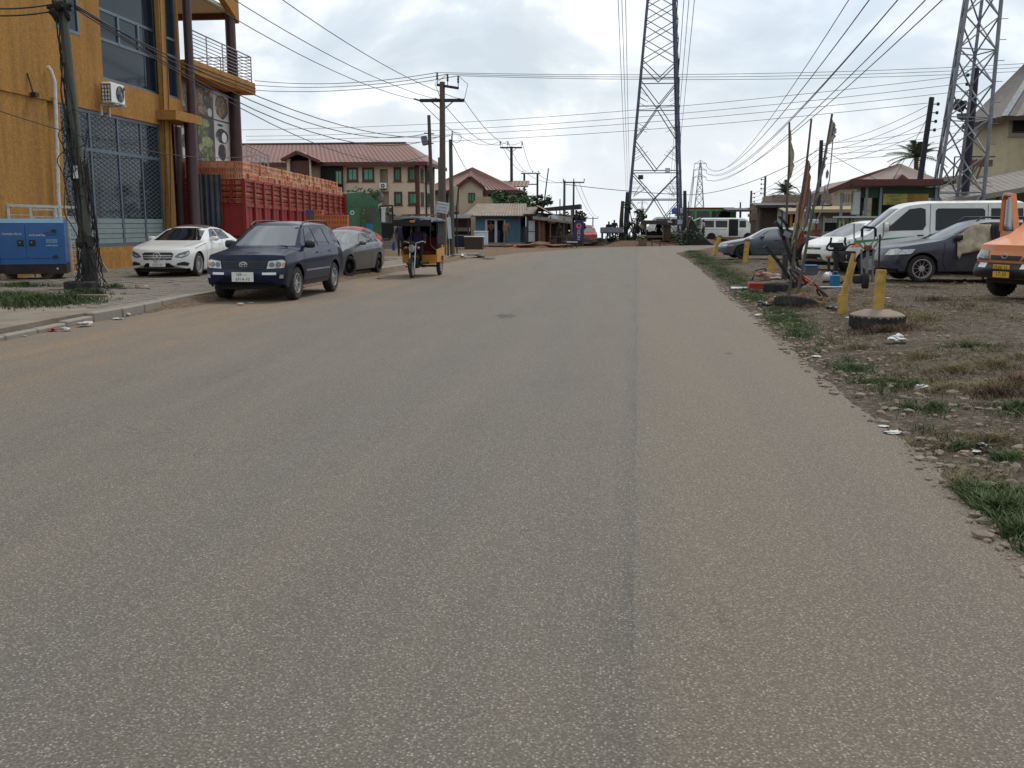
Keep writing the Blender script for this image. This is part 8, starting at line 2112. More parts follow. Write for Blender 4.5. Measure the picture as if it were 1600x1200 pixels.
o = b.build('carrier_bag', 'blue_bag'); o.location = (q.x - .33, q.y - .05, H(q.x, q.y) + .29); tag(o, 'bright blue carrier bag held by the person in purple', 'bag')
q = P(791, 381, 76.8); person('person', 'person in a long tan outfit standing at the blue kiosk front', (q.x, 76.8, H(q.x, 76.8) + .22), R(180), 1.72, ('skin', 'khaki_cloth', 'khaki_cloth', 'skin', 'hair'), 'stand', 2)
q = P(767, 381, 76.9); person('person', 'person in dark reddish clothes in the blue kiosk doorway', (q.x, 77.0, H(q.x, 77) + .22), R(180), 1.62, ('skin', 'brown_cloth', 'black_cloth', 'black_plastic', 'hair'), 'bend', 3)
q = P(874, 384, 74.5); person('person', 'person in black with a pale patch standing under the open shed', (q.x, 74.5, H(q.x, 74.5)), R(150), 1.7, ('skin', 'black_cloth', 'navy_cloth', 'black_plastic', 'hair'), 'stand', 4)
q = P(1101, 381, 85); person('person', 'person in a pale shirt standing behind the raised minibus tailgate', (q.x, 86.6, H(q.x, 86.6)), R(100), 1.74, ('skin', 'pale_cloth', 'black_cloth', 'black_plastic', 'hair'), 'stand', 5)
q = P(996, 378, 80.5); person('person', 'seated dark figure left of the pylon stall', (q.x, 80.5, H(q.x, 80.5) - .25), R(170), 1.7, ('skin', 'black_cloth', 'black_cloth', 'black_plastic', 'hair'), 'sit', 6)
q = P(1004, 378, 80); person('person', 'person in a white shirt standing behind the basket of leaves', (q.x, 80.4, H(q.x, 80.4)), R(180), 1.6, ('skin', 'pale_cloth', 'navy_cloth', 'black_plastic', 'hair'), 'stand', 7)
q = P(1029, 378, 80); person('person', 'dark seated person under the stall roof', (q.x, 79.9, H(q.x, 79.9) - .2), R(180), 1.7, ('skin', 'black_cloth', 'navy_cloth', 'black_plastic', 'hair'), 'sit', 8)
q = P(955, 383, 80.0); z0 = H(q.x, 80.0)
ct = thing('cargo_cart', 'grey flatbed cargo cart standing at the crest of the far track', 'cart', (q.x, 80, z0))
b = MB(); b.bb((-.85, -1.2, .72), (.85, 1.2, .80)); b.build('bed', 'dark_metal', ct)
for x in (-.85, .85): b = MB(); b.bb((x - .025, -1.2, .8), (x + .025, 1.2, 1.15)); b.build('side_board', 'galv', ct)
b = MB(); b.bb((-.85, -1.24, .8), (.85, -1.2, 1.2)); b.build('tail_board', 'galv', ct)
for x in (-.72, .72): ty, rm, dk = wheel_meshes(.36, .16, .2, 'steel', 1); o = inst('wheel', ty, ct, (x, -.6, .36), (0, 0, R(90) if x < 0 else R(-90))); inst('rim', rm, o)
for i, (px, lb, fc_) in enumerate(((951, 'left of two dark figures standing behind the cargo cart', 0), (959.5, 'right of two dark figures standing behind the cargo cart', 15))):
 a = P(px, 365, 80.3); person('person', lb, (a.x, 81.6 + .2 * i, H(a.x, 81.6) + .05), R(180 + fc_), 1.7, ('skin', 'black_cloth' if i == 0 else 'navy_cloth', 'black_cloth', 'black_plastic', 'hair'), 'stand' if i == 0 else 'bend', 20 + i)
# tricycle taxi
q = GZ(644, 434.5); hd = Vector((-.02, -1, 0)).normalized()
tc_ = thing('motor_tricycle', 'yellow cargo tricycle with a dark canvas roof heading towards the camera', 'tricycle', (q.x, q.y, .005), math.atan2(hd.y, hd.x))
tc_.scale = (1, .86, 1)
b = MB(); ty = wheel_meshes(.29, .10, .20, 'many', 0)
o = inst('front_wheel', ty[0], tc_, (0, 0, .29), (0, 0, 0)); inst('rim', ty[1], o)
for sg in (1, -1): t_ = wheel_meshes(.29, .14, .17, 'five', 0); o = inst('rear_wheel', t_[0], tc_, (-2.0, sg * .55, .29), (0, 0, 0 if sg > 0 else math.pi)); inst('rim', t_[1], o)
for sg in (1, -1): b = MB(); b.tube([(0, sg * .085, .29), (-.10, sg * .095, .72), (-.19, sg * .10, 1.02)], .026, 8); b.build('fork', 'chrome', tc_, smooth=50)
b = MB(); b.grid([[(.33 * math.cos(a), y_, .29 + .33 * math.sin(a)) for y_ in (-.065, 0, .065)] for a in np.linspace(R(25), R(150), 10)]); b.build('mudguard', 'dark_metal', tc_, smooth=50)
b = MB(); b.lathe([(.02, -.12), (.10, -.08), (.125, .02), (.13, .05)], (-.05, 0, .90), 'x', 18); b.build('headlamp_shell', 'black_plastic', tc_, smooth=50)
b = MB(); b.lathe([(.118, 0), (.10, .025), (.0, .03)], (.0, 0, .90), 'x', 18); b.build('headlamp_lens', 'lamp', tc_, smooth=50)
b = MB(); b.tube([(-.42, .40, 1.08), (-.25, .33, 1.12), (-.17, .12, 1.06), (-.17, -.12, 1.06), (-.25, -.33, 1.12), (-.42, -.40, 1.08)], .018, 8); b.build('handlebar', 'chrome', tc_, smooth=50)
for sg in (1, -1):
 b = MB(); b.tube([(-.26, sg * .32, 1.12), (-.22, sg * .42, 1.26)], .008, 5); b.cbox((-.22, sg * .44, 1.30), (.02, .13, .08), .01); b.build('mirror', 'black_plastic', tc_)
 b = MB(); b.blob((-.10, sg * .22, .92), (.05, .05, .05), 2, 0); b.build('indicator', 'amber', tc_, smooth=50)
b = MB(); b.cbox((-.10, 0, 1.06), (.14, .2, .12), .03); b.build('instrument_pod', 'black_plastic', tc_)
b = MB(); b.cbox((-.48, 0, .80), (.5, .26, .26), .08); b.build('fuel_tank', 'navy_paint', tc_, smooth=40)
b = MB(); b.cbox((-.5, 0, .45), (.4, .3, .34), .05); b.tube([(-.4, -.2, .4), (-.8, -.25, .3)], .035, 8); b.build('engine', 'dark_metal', tc_)
b = MB(); b.cbox((-.95, 0, .78), (.45, .4, .12), .04); b.build('rider_seat', 'black_plastic', tc_)
for sg in (1, -1): b = MB(); b.bar((-.45, sg * .30, .32), (-.85, sg * .30, .32), .12, .03); b.build('footrest', 'dark_metal', tc_)
b = MB(); b.bar((-.3, .25, .42), (-2.3, .45, .42), .06); b.bar((-.3, -.25, .42), (-2.3, -.45, .42), .06); b.bar((-2.0, -.55, .29), (-2.0, .55, .29), .06); b.build('chassis', 'dark_metal', tc_)
b = MB(); b.bb((-2.4, -.62, .44), (-1.15, .62, .50)); b.build('tub_floor', 'tricycle_yellow', tc_)
for sg in (1, -1):
 b = MB(); b.prism([(-2.4, .44), (-2.24, .44), (-2.2, .62), (-1.85, .62), (-1.75, .44), (-1.15, .44), (-1.1, .85), (-1.7, .88), (-1.75, .98), (-2.4, .98)], sg * .62, sg * .66, lambda u, v, w: Vector((u, w, v))); b.build('tub_side', 'tricycle_yellow', tc_)
b = MB(); b.bb((-1.15, -.62, .40), (-1.11, .62, .68)); b.build('tub_front', 'tricycle_yellow', tc_)
b = MB(); b.bb((-2.42, -.64, .44), (-2.38, .64, 1.1)); b.build('tub_back', 'tricycle_yellow', tc_)
b = MB(); b.cbox((-2.1, 0, .72), (.5, 1.15, .12), .04); b.cbox((-2.33, 0, 1.0), (.12, 1.15, .5), .04); b.build('bench', 'red_cloth', tc_)
for (x, y_) in ((-.35, .60), (-.35, -.60), (-1.2, .64), (-1.2, -.64), (-2.38, .64), (-2.38, -.64)):
 b = MB(); b.tube([(x, y_, .85 if x < -1 else 1.0), (x, y_, 1.80)], .02, 6); b.build('roof_post', 'dark_metal', tc_)
for sg in (1, -1): b = MB(); b.tube([(-1.2, sg * .62, .8), (-.35, sg * .6, 1.0)], .02, 6); b.build('side_tube', 'dark_metal', tc_)
rows = []
for i in range(9):
 x = -.10 - 2.4 * i / 8; rows.append([(x, -.72, 1.70)] + [(x, -.72 + 1.44 * j / 10, 1.76 + .12 * math.sin(math.pi * j / 10) + (-.05 if i == 0 else 0) + .01 * math.sin(i * 3 + j)) for j in range(11)] + [(x, .72, 1.70)])
b = MB(); b.grid(rows); o = b.build('canvas_roof', 'canvas_blue', tc_, smooth=50); o.modifiers.new('t', 'SOLIDIFY').thickness = .02
b = MB(); b.bb((-.10, -.70, 1.58), (-.07, .70, 1.77)); b.build('roof_valance', 'canvas_black', tc_)
b = MB(); b.cbox((-.06, .02, 1.72), (.03, .18, .07), .01); b.build('roof_lamp', 'amber', tc_)
for sg in (1, -1):
 rows = [[(-1.2 - 1.15 * i / 8, sg * (.66 + .03 * math.sin(i * 2.2 + j)), 1.75 - .85 * j / 5) for j in range(6)] for i in range(9)]
 b = MB(); b.grid(rows); o = b.build('side_curtain', 'canvas_black', tc_, smooth=60); o.modifiers.new('t', 'SOLIDIFY').thickness = .012
b = MB(); b.bb((-2.42, -.62, 1.1), (-2.40, .62, 1.75)); b.build('rear_curtain', 'canvas_black', tc_)
b = MB(); b.bb((-2.395, .1, 1.42), (-2.385, .50, 1.68)); b.build('rear_window', 'clear_glass', tc_)
b = MB(); b.bb((-2.395, -.5, 1.30), (-2.385, -.28, 1.62)); b.build('rear_window', 'old_tin', tc_)
b = MB()
for y_ in (-.5, 0, .5): b.bar((-.6, y_, 1.92), (-2.3, y_, 1.95), .035)
for x in (-.6, -1.4, -2.3): b.bar((x, -.5, 1.92), (x, .5, 1.94), .035)
b.build('roof_rack', 'rust', tc_)
tq = Matrix.Translation(tc_.location) @ Matrix.Rotation(tc_.rotation_euler.z, 4, 'Z')
dr_ = tq @ Vector((-.95, 0, 0)); person('person', 'driver in dark clothes sitting at the tricycle handlebars', (dr_.x, dr_.y, .005), tc_.rotation_euler.z - R(90), 1.66, ('skin', 'purple_cloth', 'black_cloth', 'black_plastic', 'hair'), 'ride', 9)
# scrap, posts and flags on the right verge
def ypost(label, px, py, r_, h_, lean=(0, 0), extra=None, top=None, n=14):
 p = G(px, py); t = thing('yellow_post', label, 'post', (p.x, p.y, p.z - .02)); b = MB()
 b.tube([(0, 0, 0), (lean[0] * .5, lean[1] * .5, h_ * .5), (lean[0], lean[1], h_)], r_, n); b.build('post', 'yellow_post', t, smooth=40)
 if top: b = MB(); b.blob((lean[0], lean[1], h_), (r_ * 1.15, r_ * 1.15, r_ * .8), 2, .3, 4); b.build('worn_top', top, t)
 return t
p = G(1370, 512)
tyre('old_tyre', 'old tyre filled with earth holding the nearest yellow post', (p.x, p.y, p.z + .10), .40, .21, .24, (R(90), 0, 0))
b = MB(); b.lathe([(.001, .07), (.2, .055), (.32, .02), (.39, -.012), (.396, -.05)], (0, 0, 0), 'z', 18); o = b.build('earth_fill', 'rock'); o.location = (p.x, p.y, p.z + .212); tag(o, 'earth filling inside the tyre of the nearest yellow post', 'soil')
pn = thing('yellow_post', 'thick yellow post standing upright in an earth filled tyre', 'post', (p.x, p.y, p.z + .18))
b = MB(); b.tube([(0, 0, 0), (.01, 0, .35), (.015, 0, .68)], .078, 16); b.build('post', 'yellow_post', pn, smooth=40)
t = ypost('short yellow stump carrying a split yellow plank', 1316, 491, .085, .36)
b = MB(); b.bar((-.02, .0, .34), (.14, .02, 1.06), .07, .05); b.bar((.04, .03, .36), (.17, .03, .92), .05, .05); b.build('split_plank', 'yellow_post', t)
ypost('straight yellow post in front of the blue grey saloon wheel', 1164, 412, .10, .93, (.06, 0), top='wood')
ypost('leaning yellow post farthest along the verge', 1115, 400, .10, 1.0, (.28, 0), top='wood')
ypost('tan yellow post stump behind the red toolbox', 1204, 431, .12, .62, (.04, 0))
p = G(1238, 477)
tyre('old_tyre', 'half buried worn tyre at the foot of the flag poles', (p.x + .02, p.y - .25, p.z + .04), .42, .20, .25, (R(78), R(8), 0))
tyre('old_tyre', 'grey tyre lying behind the flag poles left of the bicycle', (G(1214, 456).x, G(1214, 456).y, G(1214, 456).z + .1), .33, .2, .2, (R(90), 0, 0))
rubble('soil_mound', 'small soil mound between the tyres under the flag poles', 1243, 470, p.y + .1, .5, .4, .2, 'rust', 21)
def flagpole(label, base, top, r0, r1, segs, mts):
 t = thing('flag_pole', label, 'flag pole', base); v = Vector(top) - Vector(base)
 b = MB(); b.tube([v * (i / 8) + Vector((.012 * math.sin(i * 1.3), 0, 0)) for i in range(9)], [r0 + (r1 - r0) * i / 8 for i in range(9)], 8); b.build('pole', 'pole_wood', t, smooth=50)
 for k, (t0, t1, w_, off, mt, sd) in enumerate(segs):
  rows = []
  for i in range(15):
   u = i / 14; q = v * (t0 + (t1 - t0) * u); wd_ = w_ * math.sin(math.pi * min(1, u * 1.1 + .08)) ** .6 * (.85 + .5 * noise.noise(Vector((i * .75, sd, 0))))
   rows.append([q + Vector((off + wd_ * j / 4, .03 * math.sin(j * 2.1 + sd), -.02 * j)) for j in range(5)])
  b = MB(); b.grid(rows); o = b.build('tattered_flag', mt, t, smooth=70); o.modifiers.new('t', 'SOLIDIFY').thickness = .012
 return t
pb_ = G(1232, 462); tpB = P(1268.5, 186, pb_.y)
flagpole('leaning flag pole with a long faded red and tan flag', pb_, tpB, .032, .022, [(.78, .40, .14, .02, 'flag_red', 1), (.62, .36, .10, .14, 'flag_grey', 2), (.54, .29, .22, -.08, 'flag_tan', 3), (.40, .27, .12, .06, 'red_cloth', 7)], None)
pc_ = G(1243, 470); tpC = P(1301, 178, pc_.y)
flagpole('leaning flag pole with pale shredded rags at its top', pc_, tpC, .032, .022, [(.97, .84, .13, .02, 'flag_pale', 4), (.86, .60, .06, -.02, 'flag_grey', 5), (.66, .52, .08, -.04, 'flag_grey', 6)], None)
ts = Vector(tpC); b = MB(); b.tube([Vector((.04, 0, -.25)), Vector((.0, 0, -1.3)), Vector((-.12, 0, -1.9)), Vector((-.4, 0, -2.5))], .012, 5)
for k in (1.2, 1.5, 1.75): b.blob(Vector((-.03 - .1 * (k - 1), 0, -k)), (.03, .03, .09), 1, .4, int(k * 9))
o = b.build('knotted_rope', 'flag_grey'); o.location = ts; tag(o, 'knotted rope hanging from the pole with pale shredded rags', 'rope')
pa_ = G(1227, 438); tpA = P(1234, 191, pa_.y)
flagpole('upright flag pole with a narrow torn white flag', pa_, tpA, .036, .026, [(.96, .78, .05, .02, 'flag_pale', 8), (.88, .62, .13, .03, 'flag_pale', 9)], None)
b = MB(); b.tube([(0, 0, 0), (.25, 0, -.15), (.42, 0, -.4), (.42, 0, -.6)], .012, 5); o = b.build('loose_rope', 'cable'); o.location = Vector(pa_).lerp(tpA, .62); tag(o, 'loose rope end curling off the upright flag pole', 'rope')
fr = thing('steel_frame_scrap', 'black steel arms of a scrapped frame rising beside the flag poles', 'scrap', (G(1240, 452).x, G(1240, 452).y, G(1240, 452).z))
def LP(px, py, dy=0.0): return P(px, py, fr.location.y + dy) - Vector(fr.location)
for nm, pts, w_ in (('arm', ((1211, 347), (1220, 356), (1224, 372), (1240, 420), (1248, 445)), .075), ('arm', ((1217, 338), (1228, 350), (1232, 365), (1244, 405), (1252, 430)), .055), ('arm', ((1195, 385), (1214, 406), (1232, 432), (1244, 450)), .075)):
 b = MB(); pp_ = [LP(x, y, .1) for x, y in pts]
 for a, c in zip(pp_, pp_[1:]): b.bar(a, c + (c - a).normalized() * .03, w_ * 1.3, w_)
 b.build(nm, 'dark_metal', fr)
b = MB(); b.box(LP(1230, 366), (.16, .1, .12), Matrix.Rotation(R(25), 3, 'Y')); b.build('clamp', 'steel', fr)
b = MB(); b.bar(LP(1226, 462), LP(1262, 398), .035); b.bar(LP(1238, 455), LP(1262, 440), .05); b.box(LP(1240, 450), (.3, .25, .3)); b.build('base', 'dark_metal', fr)
b = MB(); b.bb(LP(1222, 436, .3), LP(1230, 396, .45)); b.build('stump', 'pole_wood', fr)
bp_ = G(1272, 462); bk = thing('bicycle', 'red child bicycle lying among the scrap beside the flag poles', 'bicycle', (bp_.x, bp_.y, bp_.z + .06), R(-38))
bk.rotation_euler = (R(52), R(28), R(-50))
def tor(b, c_, r_, rr, n=24):
 b.tube([Vector(c_) + Vector((r_ * math.cos(2 * math.pi * i / n), 0, r_ * math.sin(2 * math.pi * i / n))) for i in range(n + 1)], rr, 6, cap=False)
for x in (-.42, .42):
 b = MB(); tor(b, (x, 0, .25), .23, .022); w_ = b.build('wheel', 'tyre', bk, smooth=50)
 b = MB()
 for i in range(10): a = math.pi * 2 * i / 10; b.bar((x, 0, .25), (x + .22 * math.cos(a), 0, .25 + .22 * math.sin(a)), .005)
 b.build('spokes', 'steel', w_)
b = MB()
for a, c in (((-.42, 0, .25), (-.12, 0, .27)), ((-.12, 0, .27), (-.2, 0, .62)), ((-.2, 0, .58), (.27, 0, .64)), ((-.12, 0, .27), (.27, 0, .60)), ((-.42, 0, .25), (-.19, 0, .56)), ((.27, 0, .66), (.42, 0, .25))): b.tube([a, c], .022, 6)
b.build('frame', 'red_plastic', bk, smooth=50)
b = MB(); b.tube([(.2, -.25, .76), (.25, 0, .74), (.2, .25, .76)], .014, 6); b.tube([(.27, 0, .64), (.25, 0, .74)], .014, 6); b.build('handlebar', 'steel', bk, smooth=50)
b = MB(); b.cbox((-.22, 0, .66), (.24, .13, .06), .025); b.build('saddle', 'black_plastic', bk)
b = MB(); b.lathe([(.08, -.01), (.08, .01)], (-.12, .04, .27), 'y', 14); b.bar((-.12, .06, .27), (-.02, .06, .18), .02); b.build('crank', 'steel', bk)
def things_box(name, label, cat, px, py, size, mt, rz=0, lid=None, dz=0):
 p = G(px, py); t = thing(name, label, cat, (p.x, p.y, p.z + dz), rz)
 b = MB(); b.cbox((0, 0, size[2] / 2), size, .02); b.build('body', mt, t)
 if lid: b = MB(); b.cbox((0, 0, size[2] + .015), (size[0] + .02, size[1] + .02, .04), .012); b.build('lid', lid, t)
 return t
t = things_box('toolbox', 'bright red metal toolbox lying open on the verge', 'toolbox', 1187, 452, (.58, .26, .17), 'red_plastic', R(6))
b = MB(); b.bb((-.27, -.11, .165), (.27, .11, .175)); b.build('tray', 'maroon_trim', t)
things_box('flat_slab', 'pale flat slab lying left of the red toolbox', 'slab', 1160, 452, (.55, .4, .05), 'sign_white')
t = thing('rucksack', 'dark red and black bag slumped behind the red toolbox', 'bag', G(1192, 440)); b = MB(); b.blob((0, 0, .13), (.26, .16, .17), 3, .3, 31, flat=-.0); b.build('body', 'maroon_roof', t, smooth=60); b = MB(); b.tube([(-.3, 0, .02), (-.2, 0, .3), (.05, 0, .36), (.1, 0, .1)], .02, 6); b.build('strap', 'black_cloth', t)
t = thing('crash_helmet', 'dark red crash helmet with a pale band beside the bag', 'helmet', G(1213, 443)); b = MB(); b.blob((0, 0, .12), (.19, .16, .15), 3, .05, 3, flat=-.02); b.build('shell', 'maroon_roof', t, smooth=60); b = MB(); b.tube([(-.17, -.08, .15), (0, -.17, .17), (.17, -.08, .13)], .025, 6); b.build('band', 'sign_white', t)
things_box('battery_box', 'grey blue plastic battery box behind the bicycle', 'box', 1266, 430, (.36, .3, .26), 'blue_grey_paint', R(4), 'crate_blue')
t = things_box('jerrycan', 'bright blue plastic jerrycan on the dirt', 'jerrycan', 1304, 448, (.20, .16, .28), 'jerry_blue', R(12)); b = MB(); b.tube([(-.06, 0, .28), (-.05, 0, .35), (.05, 0, .35), (.06, 0, .28)], .018, 6); b.build('handle', 'jerry_blue', t)
t = thing('water_bottle_bag', 'clear white plastic bag of bottles leaning on the blue jerrycan', 'bag', G(1293, 446)); b = MB(); b.blob((0, 0, .16), (.13, .12, .19), 3, .3, 12, flat=0); b.build('bag', 'bag_white', t, smooth=60)
b = MB(); b.tube([(-.3, 0, .03), (.3, .02, .03)], .035, 8); o = b.build('steel_pipe', 'blue_grey_paint'); o.location = G(1302, 452); tag(o, 'short blue grey pipe lying before the jerrycan', 'pipe')
st = G(1308, 442); es = thing('exercise_stand', 'black steel stand with curved blue black handlebars before the hatchback', 'stand', st)
def ep(px, py, dy=0): return P(px, py, st.y + dy) - st
b = MB(); b.bar(ep(1306, 440), ep(1306, 382), .10); b.bar(ep(1295, 436), ep(1295, 402), .06); b.box(ep(1307, 383), (.30, .16, .12)); b.build('column', 'dark_metal', es)
b = MB(); b.tube([ep(1299, 371), ep(1298, 378), ep(1292, 386), ep(1292, 389), ep(1296, 391), ep(1320, 391), ep(1323, 387), ep(1320, 378), ep(1321, 371)], .026, 8); b.tube([ep(1323, 386), ep(1328, 382), ep(1336, 381)], .02, 8); b.build('handlebars', 'navy_paint', es, smooth=50)
b = MB(); b.cbox(ep(1314, 386), (.28, .18, .10), .03); b.build('console', 'black_plastic', es); b = MB(); b.bb((-.35, -.04, 0), (.25, .04, .06)); b.bb((-.06, -.3, 0), (.06, .3, .05)); b.build('foot', 'dark_metal', es)
uf = G(1356, 455); hb = thing('hand_barrow', 'upturned grey barrow frame with a blue padded hoop and black wheel', 'barrow', uf)
def hp_(px, py, dy=0): return P(px, py, uf.y + dy) - uf
b = MB(); b.tube([hp_(1347, 370), hp_(1347, 358), hp_(1350, 355), hp_(1365, 355.5), hp_(1368, 358), hp_(1368, 370)], .030, 8); b.build('padded_hoop', 'navy_paint', hb, smooth=50)
for nm, pts, r_ in (('side_bar', ((1334.5, 349), (1334.5, 372), (1349, 388), (1366, 389)), .016), ('side_bar', ((1381, 348), (1380, 368), (1371, 378), (1365, 387)), .016), ('hoop_leg', ((1347, 368), (1348, 377), (1356, 387)), .016), ('hoop_leg', ((1367, 368), (1366, 375), (1358, 386)), .016)):
 b = MB(); b.tube([hp_(*q) for q in pts], r_, 6); b.build(nm, 'galv', hb, smooth=50)
b = MB(); b.tube([hp_(1346, 389), hp_(1347, 440)], .024, 8); b.build('leg', 'galv', hb, smooth=50)
b = MB(); b.bar(hp_(1356, 386), hp_(1354, 430), .07, .05); b.build('leg', 'galv', hb)
b = MB(); b.tube([hp_(1365, 390), hp_(1363, 442)], .024, 8); b.build('leg', 'galv', hb, smooth=50)
b = MB(); b.tube([hp_(1375, 366), hp_(1374, 388), hp_(1373, 436)], .022, 8); b.build('black_rod', 'black_plastic', hb, smooth=50)
b = MB(); b.box(hp_(1356, 387), (.14, .12, .10)); b.build('joint', 'rust', hb)
for lx in (-.02,): ty = wheel_meshes(.17, .15, .09, 'steel', 1); o = inst('wheel', ty[0], hb, hp_(1352, 440) + Vector((0, 0, .02)), (0, 0, R(75))); inst('rim', ty[1], o)
b = MB(); b.cbox(hp_(1340, 436), (.2, .16, .2), .03); b.build('motor_box', 'black_plastic', hb)
q0, q1 = G(1410, 411), G(1480, 447); b = MB(); b.tube([Vector((0, 0, .55)), Vector((.25, -.3, .32)), Vector((.55, -.6, .08)), Vector((1.0, -.9, .02))], .012, 5); o = b.build('hose', 'steel'); o.location = (q0.x - .1, WAG.root.location.y - 1.0, H(q0.x, 23)); tag(o, 'thin grey hose trailing from the estate car wheel to the dirt', 'hose')
# litter
def litter(label, px, py, r_, mt, seed, name='plastic_bag', flat=.5, cat='litter'):
 p = G(px, py); z = p.z
 if p.x < -8.6 and p.y > 12: z = max(z, PZ if p.x < xk(p.y) - .1 else 0)
 b = MB(); b.blob((0, 0, r_ * flat * .7), (r_, r_ * .75, r_ * flat), 3, .55, seed, flat=0, freq=2.0); o = b.build(name, mt, smooth=30); o.location = (p.x, p.y, max(z, 0) + .002); o.rotation_euler = (0, 0, seed * 1.7)
 return tag(o, label, cat)
LT = [('crumpled white bag lying right of the tyre post', 1401, 535, .13, 'bag_white', 1), ('white crumpled rag on the bare earth', 1440, 608, .06, 'bag_white', 2), ('small white scrap beside the crumpled rag', 1453, 606, .03, 'bag_white', 3),
      ('torn white paper at the asphalt edge', 1395, 677, .07, 'bag_white', 4), ('pale plastic sheet beside the torn paper', 1381, 667, .045, 'bag_white', 14), ('white scrap of paper on the gravel edge', 1276, 558, .06, 'bag_white', 5), ('white plastic cup on the asphalt edge', 1186, 495, .075, 'bag_white', 6),
      ('dark blue rag with a white edge near the right frame', 1534, 702, .055, 'bag_black', 7), ('white scrap under the dark blue rag', 1526, 706, .035, 'bag_white', 8), ('tiny white scrap beside the split plank stump', 1325, 497, .05, 'bag_white', 9),
      ('pale paper between the tyre mound and grass', 1226, 493, .06, 'bag_white', 10), ('white scrap behind the tyre post', 1385, 466, .06, 'bag_white', 11), ('black bin bag beside the tyre mound', 1193, 480, .16, 'bag_black', 12), ('black clump beside the yellow stump', 1302, 487, .14, 'bag_black', 13),
      ('white bag against the left kerb', 196, 494, .09, 'bag_white', 21), ('flat white sheet against the left kerb', 183, 499, .10, 'bag_white', 22), ('greyish bag in the left gutter', 132, 510, .11, 'bag_white', 23), ('pale bag in the left gutter', 103, 517, .08, 'bag_white', 24), ('red and white wrapper in the left gutter', 83, 518, .07, 'red_plastic', 25),
      ('white scrap on the paved forecourt', 229, 449, .08, 'bag_white', 26), ('white scrap in front of the navy car', 376, 475, .08, 'bag_white', 27), ('small pale scrap right of the navy car front', 393, 476, .06, 'bag_white', 28), ('red crumpled wrapper behind the navy car front wheel', 473, 450, .09, 'red_plastic', 29),
      ('black scrap on the road before the kiosks', 763, 405, .3, 'bag_black', 30), ('white lump on the grey sand heap', 722, 402, .2, 'bag_white', 31), ('small black stone on the road edge by the grey saloon', 592, 437, .07, 'bag_black', 32), ('tiny pale scrap in the gutter by the concrete strip', 37, 526, .05, 'bag_white', 33)]
for l_, px, py, r_, mt, sd in LT: litter(l_, px, py, r_, mt, sd, 'rag' if 'rag' in l_ else 'stone' if 'stone' in l_ else 'paper_scrap' if ('scrap' in l_ or 'paper' in l_ or 'wrapper' in l_) else 'plastic_bag', .15 if ('flat' in l_ or 'sheet' in l_ or 'paper' in l_ or 'scrap' in l_) else .42)
# trees
def leaf_cloud(clumps, n_, size, seed, aspect=.5):
 rd = random.Random(seed); vs_, fs_ = [], []
 for _ in range(n_):
  c_, r_ = rd.choice(clumps); d_ = Vector((rd.gauss(0, 1), rd.gauss(0, 1), rd.gauss(0, .8))).normalized() * r_ * rd.random() ** .4
  p = Vector(c_) + d_; a = Vector((rd.gauss(0, 1), rd.gauss(0, 1), rd.gauss(0, .6))).normalized(); q = a.cross(Vector((rd.gauss(0, 1), rd.gauss(0, 1), rd.gauss(0, 1)))).normalized(); s_ = size * rd.uniform(.6, 1.3); o_ = len(vs_)
  vs_ += [tuple(p - a * s_), tuple(p + q * s_ * aspect), tuple(p + a * s_), tuple(p - q * s_ * aspect)]; fs_.append((o_, o_ + 1, o_ + 2, o_ + 3))
 return vs_, fs_
def tree(name, label, px, py, Y, rx, rz_, trunk_h, n_, size, mt, seed, nc=14, trunk=True):
 c_ = P(px, py, Y); z0 = H(c_.x, Y); t = thing(name, label, 'tree', (c_.x, Y, z0)); rd = random.Random(seed); cz = c_.z - z0
 if trunk:
  b = MB(); b.tube([(0, 0, 0), (.08, 0, cz * .5), (0, .05, cz)], [.16, .12, .06], 8); b.build('trunk', 'bark', t, smooth=50)
 cl = []
 for i in range(nc):
  p = Vector((rd.uniform(-1, 1) * rx, rd.uniform(-1, 1) * rx * .7, cz + rd.uniform(-.8, .9) * rz_)); cl.append((p, rd.uniform(.25, .45) * rx))
  if trunk: b = MB(); b.tube([(0, 0, max(.2, cz - rz_)), Vector((0, 0, cz - rz_ * .3)).lerp(p, .5), p], [.06, .04, .015], 6); b.build('limb', 'bark', t)
 v_, f_ = leaf_cloud(cl, n_, size, seed); B = MB(); B.v, B.f, B.m = v_, f_, [0] * len(f_); me = bpy.data.meshes.new('crown'); me.from_pydata(v_, [], f_); me.materials.append(M[mt]); inst('crown', me, t)
 return t
tree('broadleaf_tree', 'dense green tree showing above the blue kiosk roof', 803, 317, 84, 1.45, .9, 2, 2000, .15, 'leaf', 1)
tree('broadleaf_tree', 'dark leafy bush behind the open shed', 886, 352, 84, 1.3, 1.4, 1.5, 1800, .15, 'leaf_dark', 2)
tree('young_tree', 'thin leafed young tree beside the left pylon leg', 991, 348, 82, 1.1, 1.6, 1.5, 420, .16, 'leaf_dark', 3, 10)
tree('shrub', 'small shrub growing on the shed roof line by the slanted pole', 846, 318, 86, .8, .6, 1, 500, .14, 'leaf_dark', 4)
tree('broadleaf_tree', 'low green foliage showing over the truck cab roof', 570, 303, 72, 1.1, .16, 1.5, 500, .10, 'leaf', 5)
tree('shrub', 'low dark bush left of the pylon feet', 972, 378, 82, 1.2, .5, .5, 700, .12, 'leaf_dark', 6, trunk=False)
tree('shrub', 'ragged weeds around the right pylon foot', 1060, 373, 80, 1.6, .5, .5, 700, .12, 'leaf_dark', 7, trunk=False)
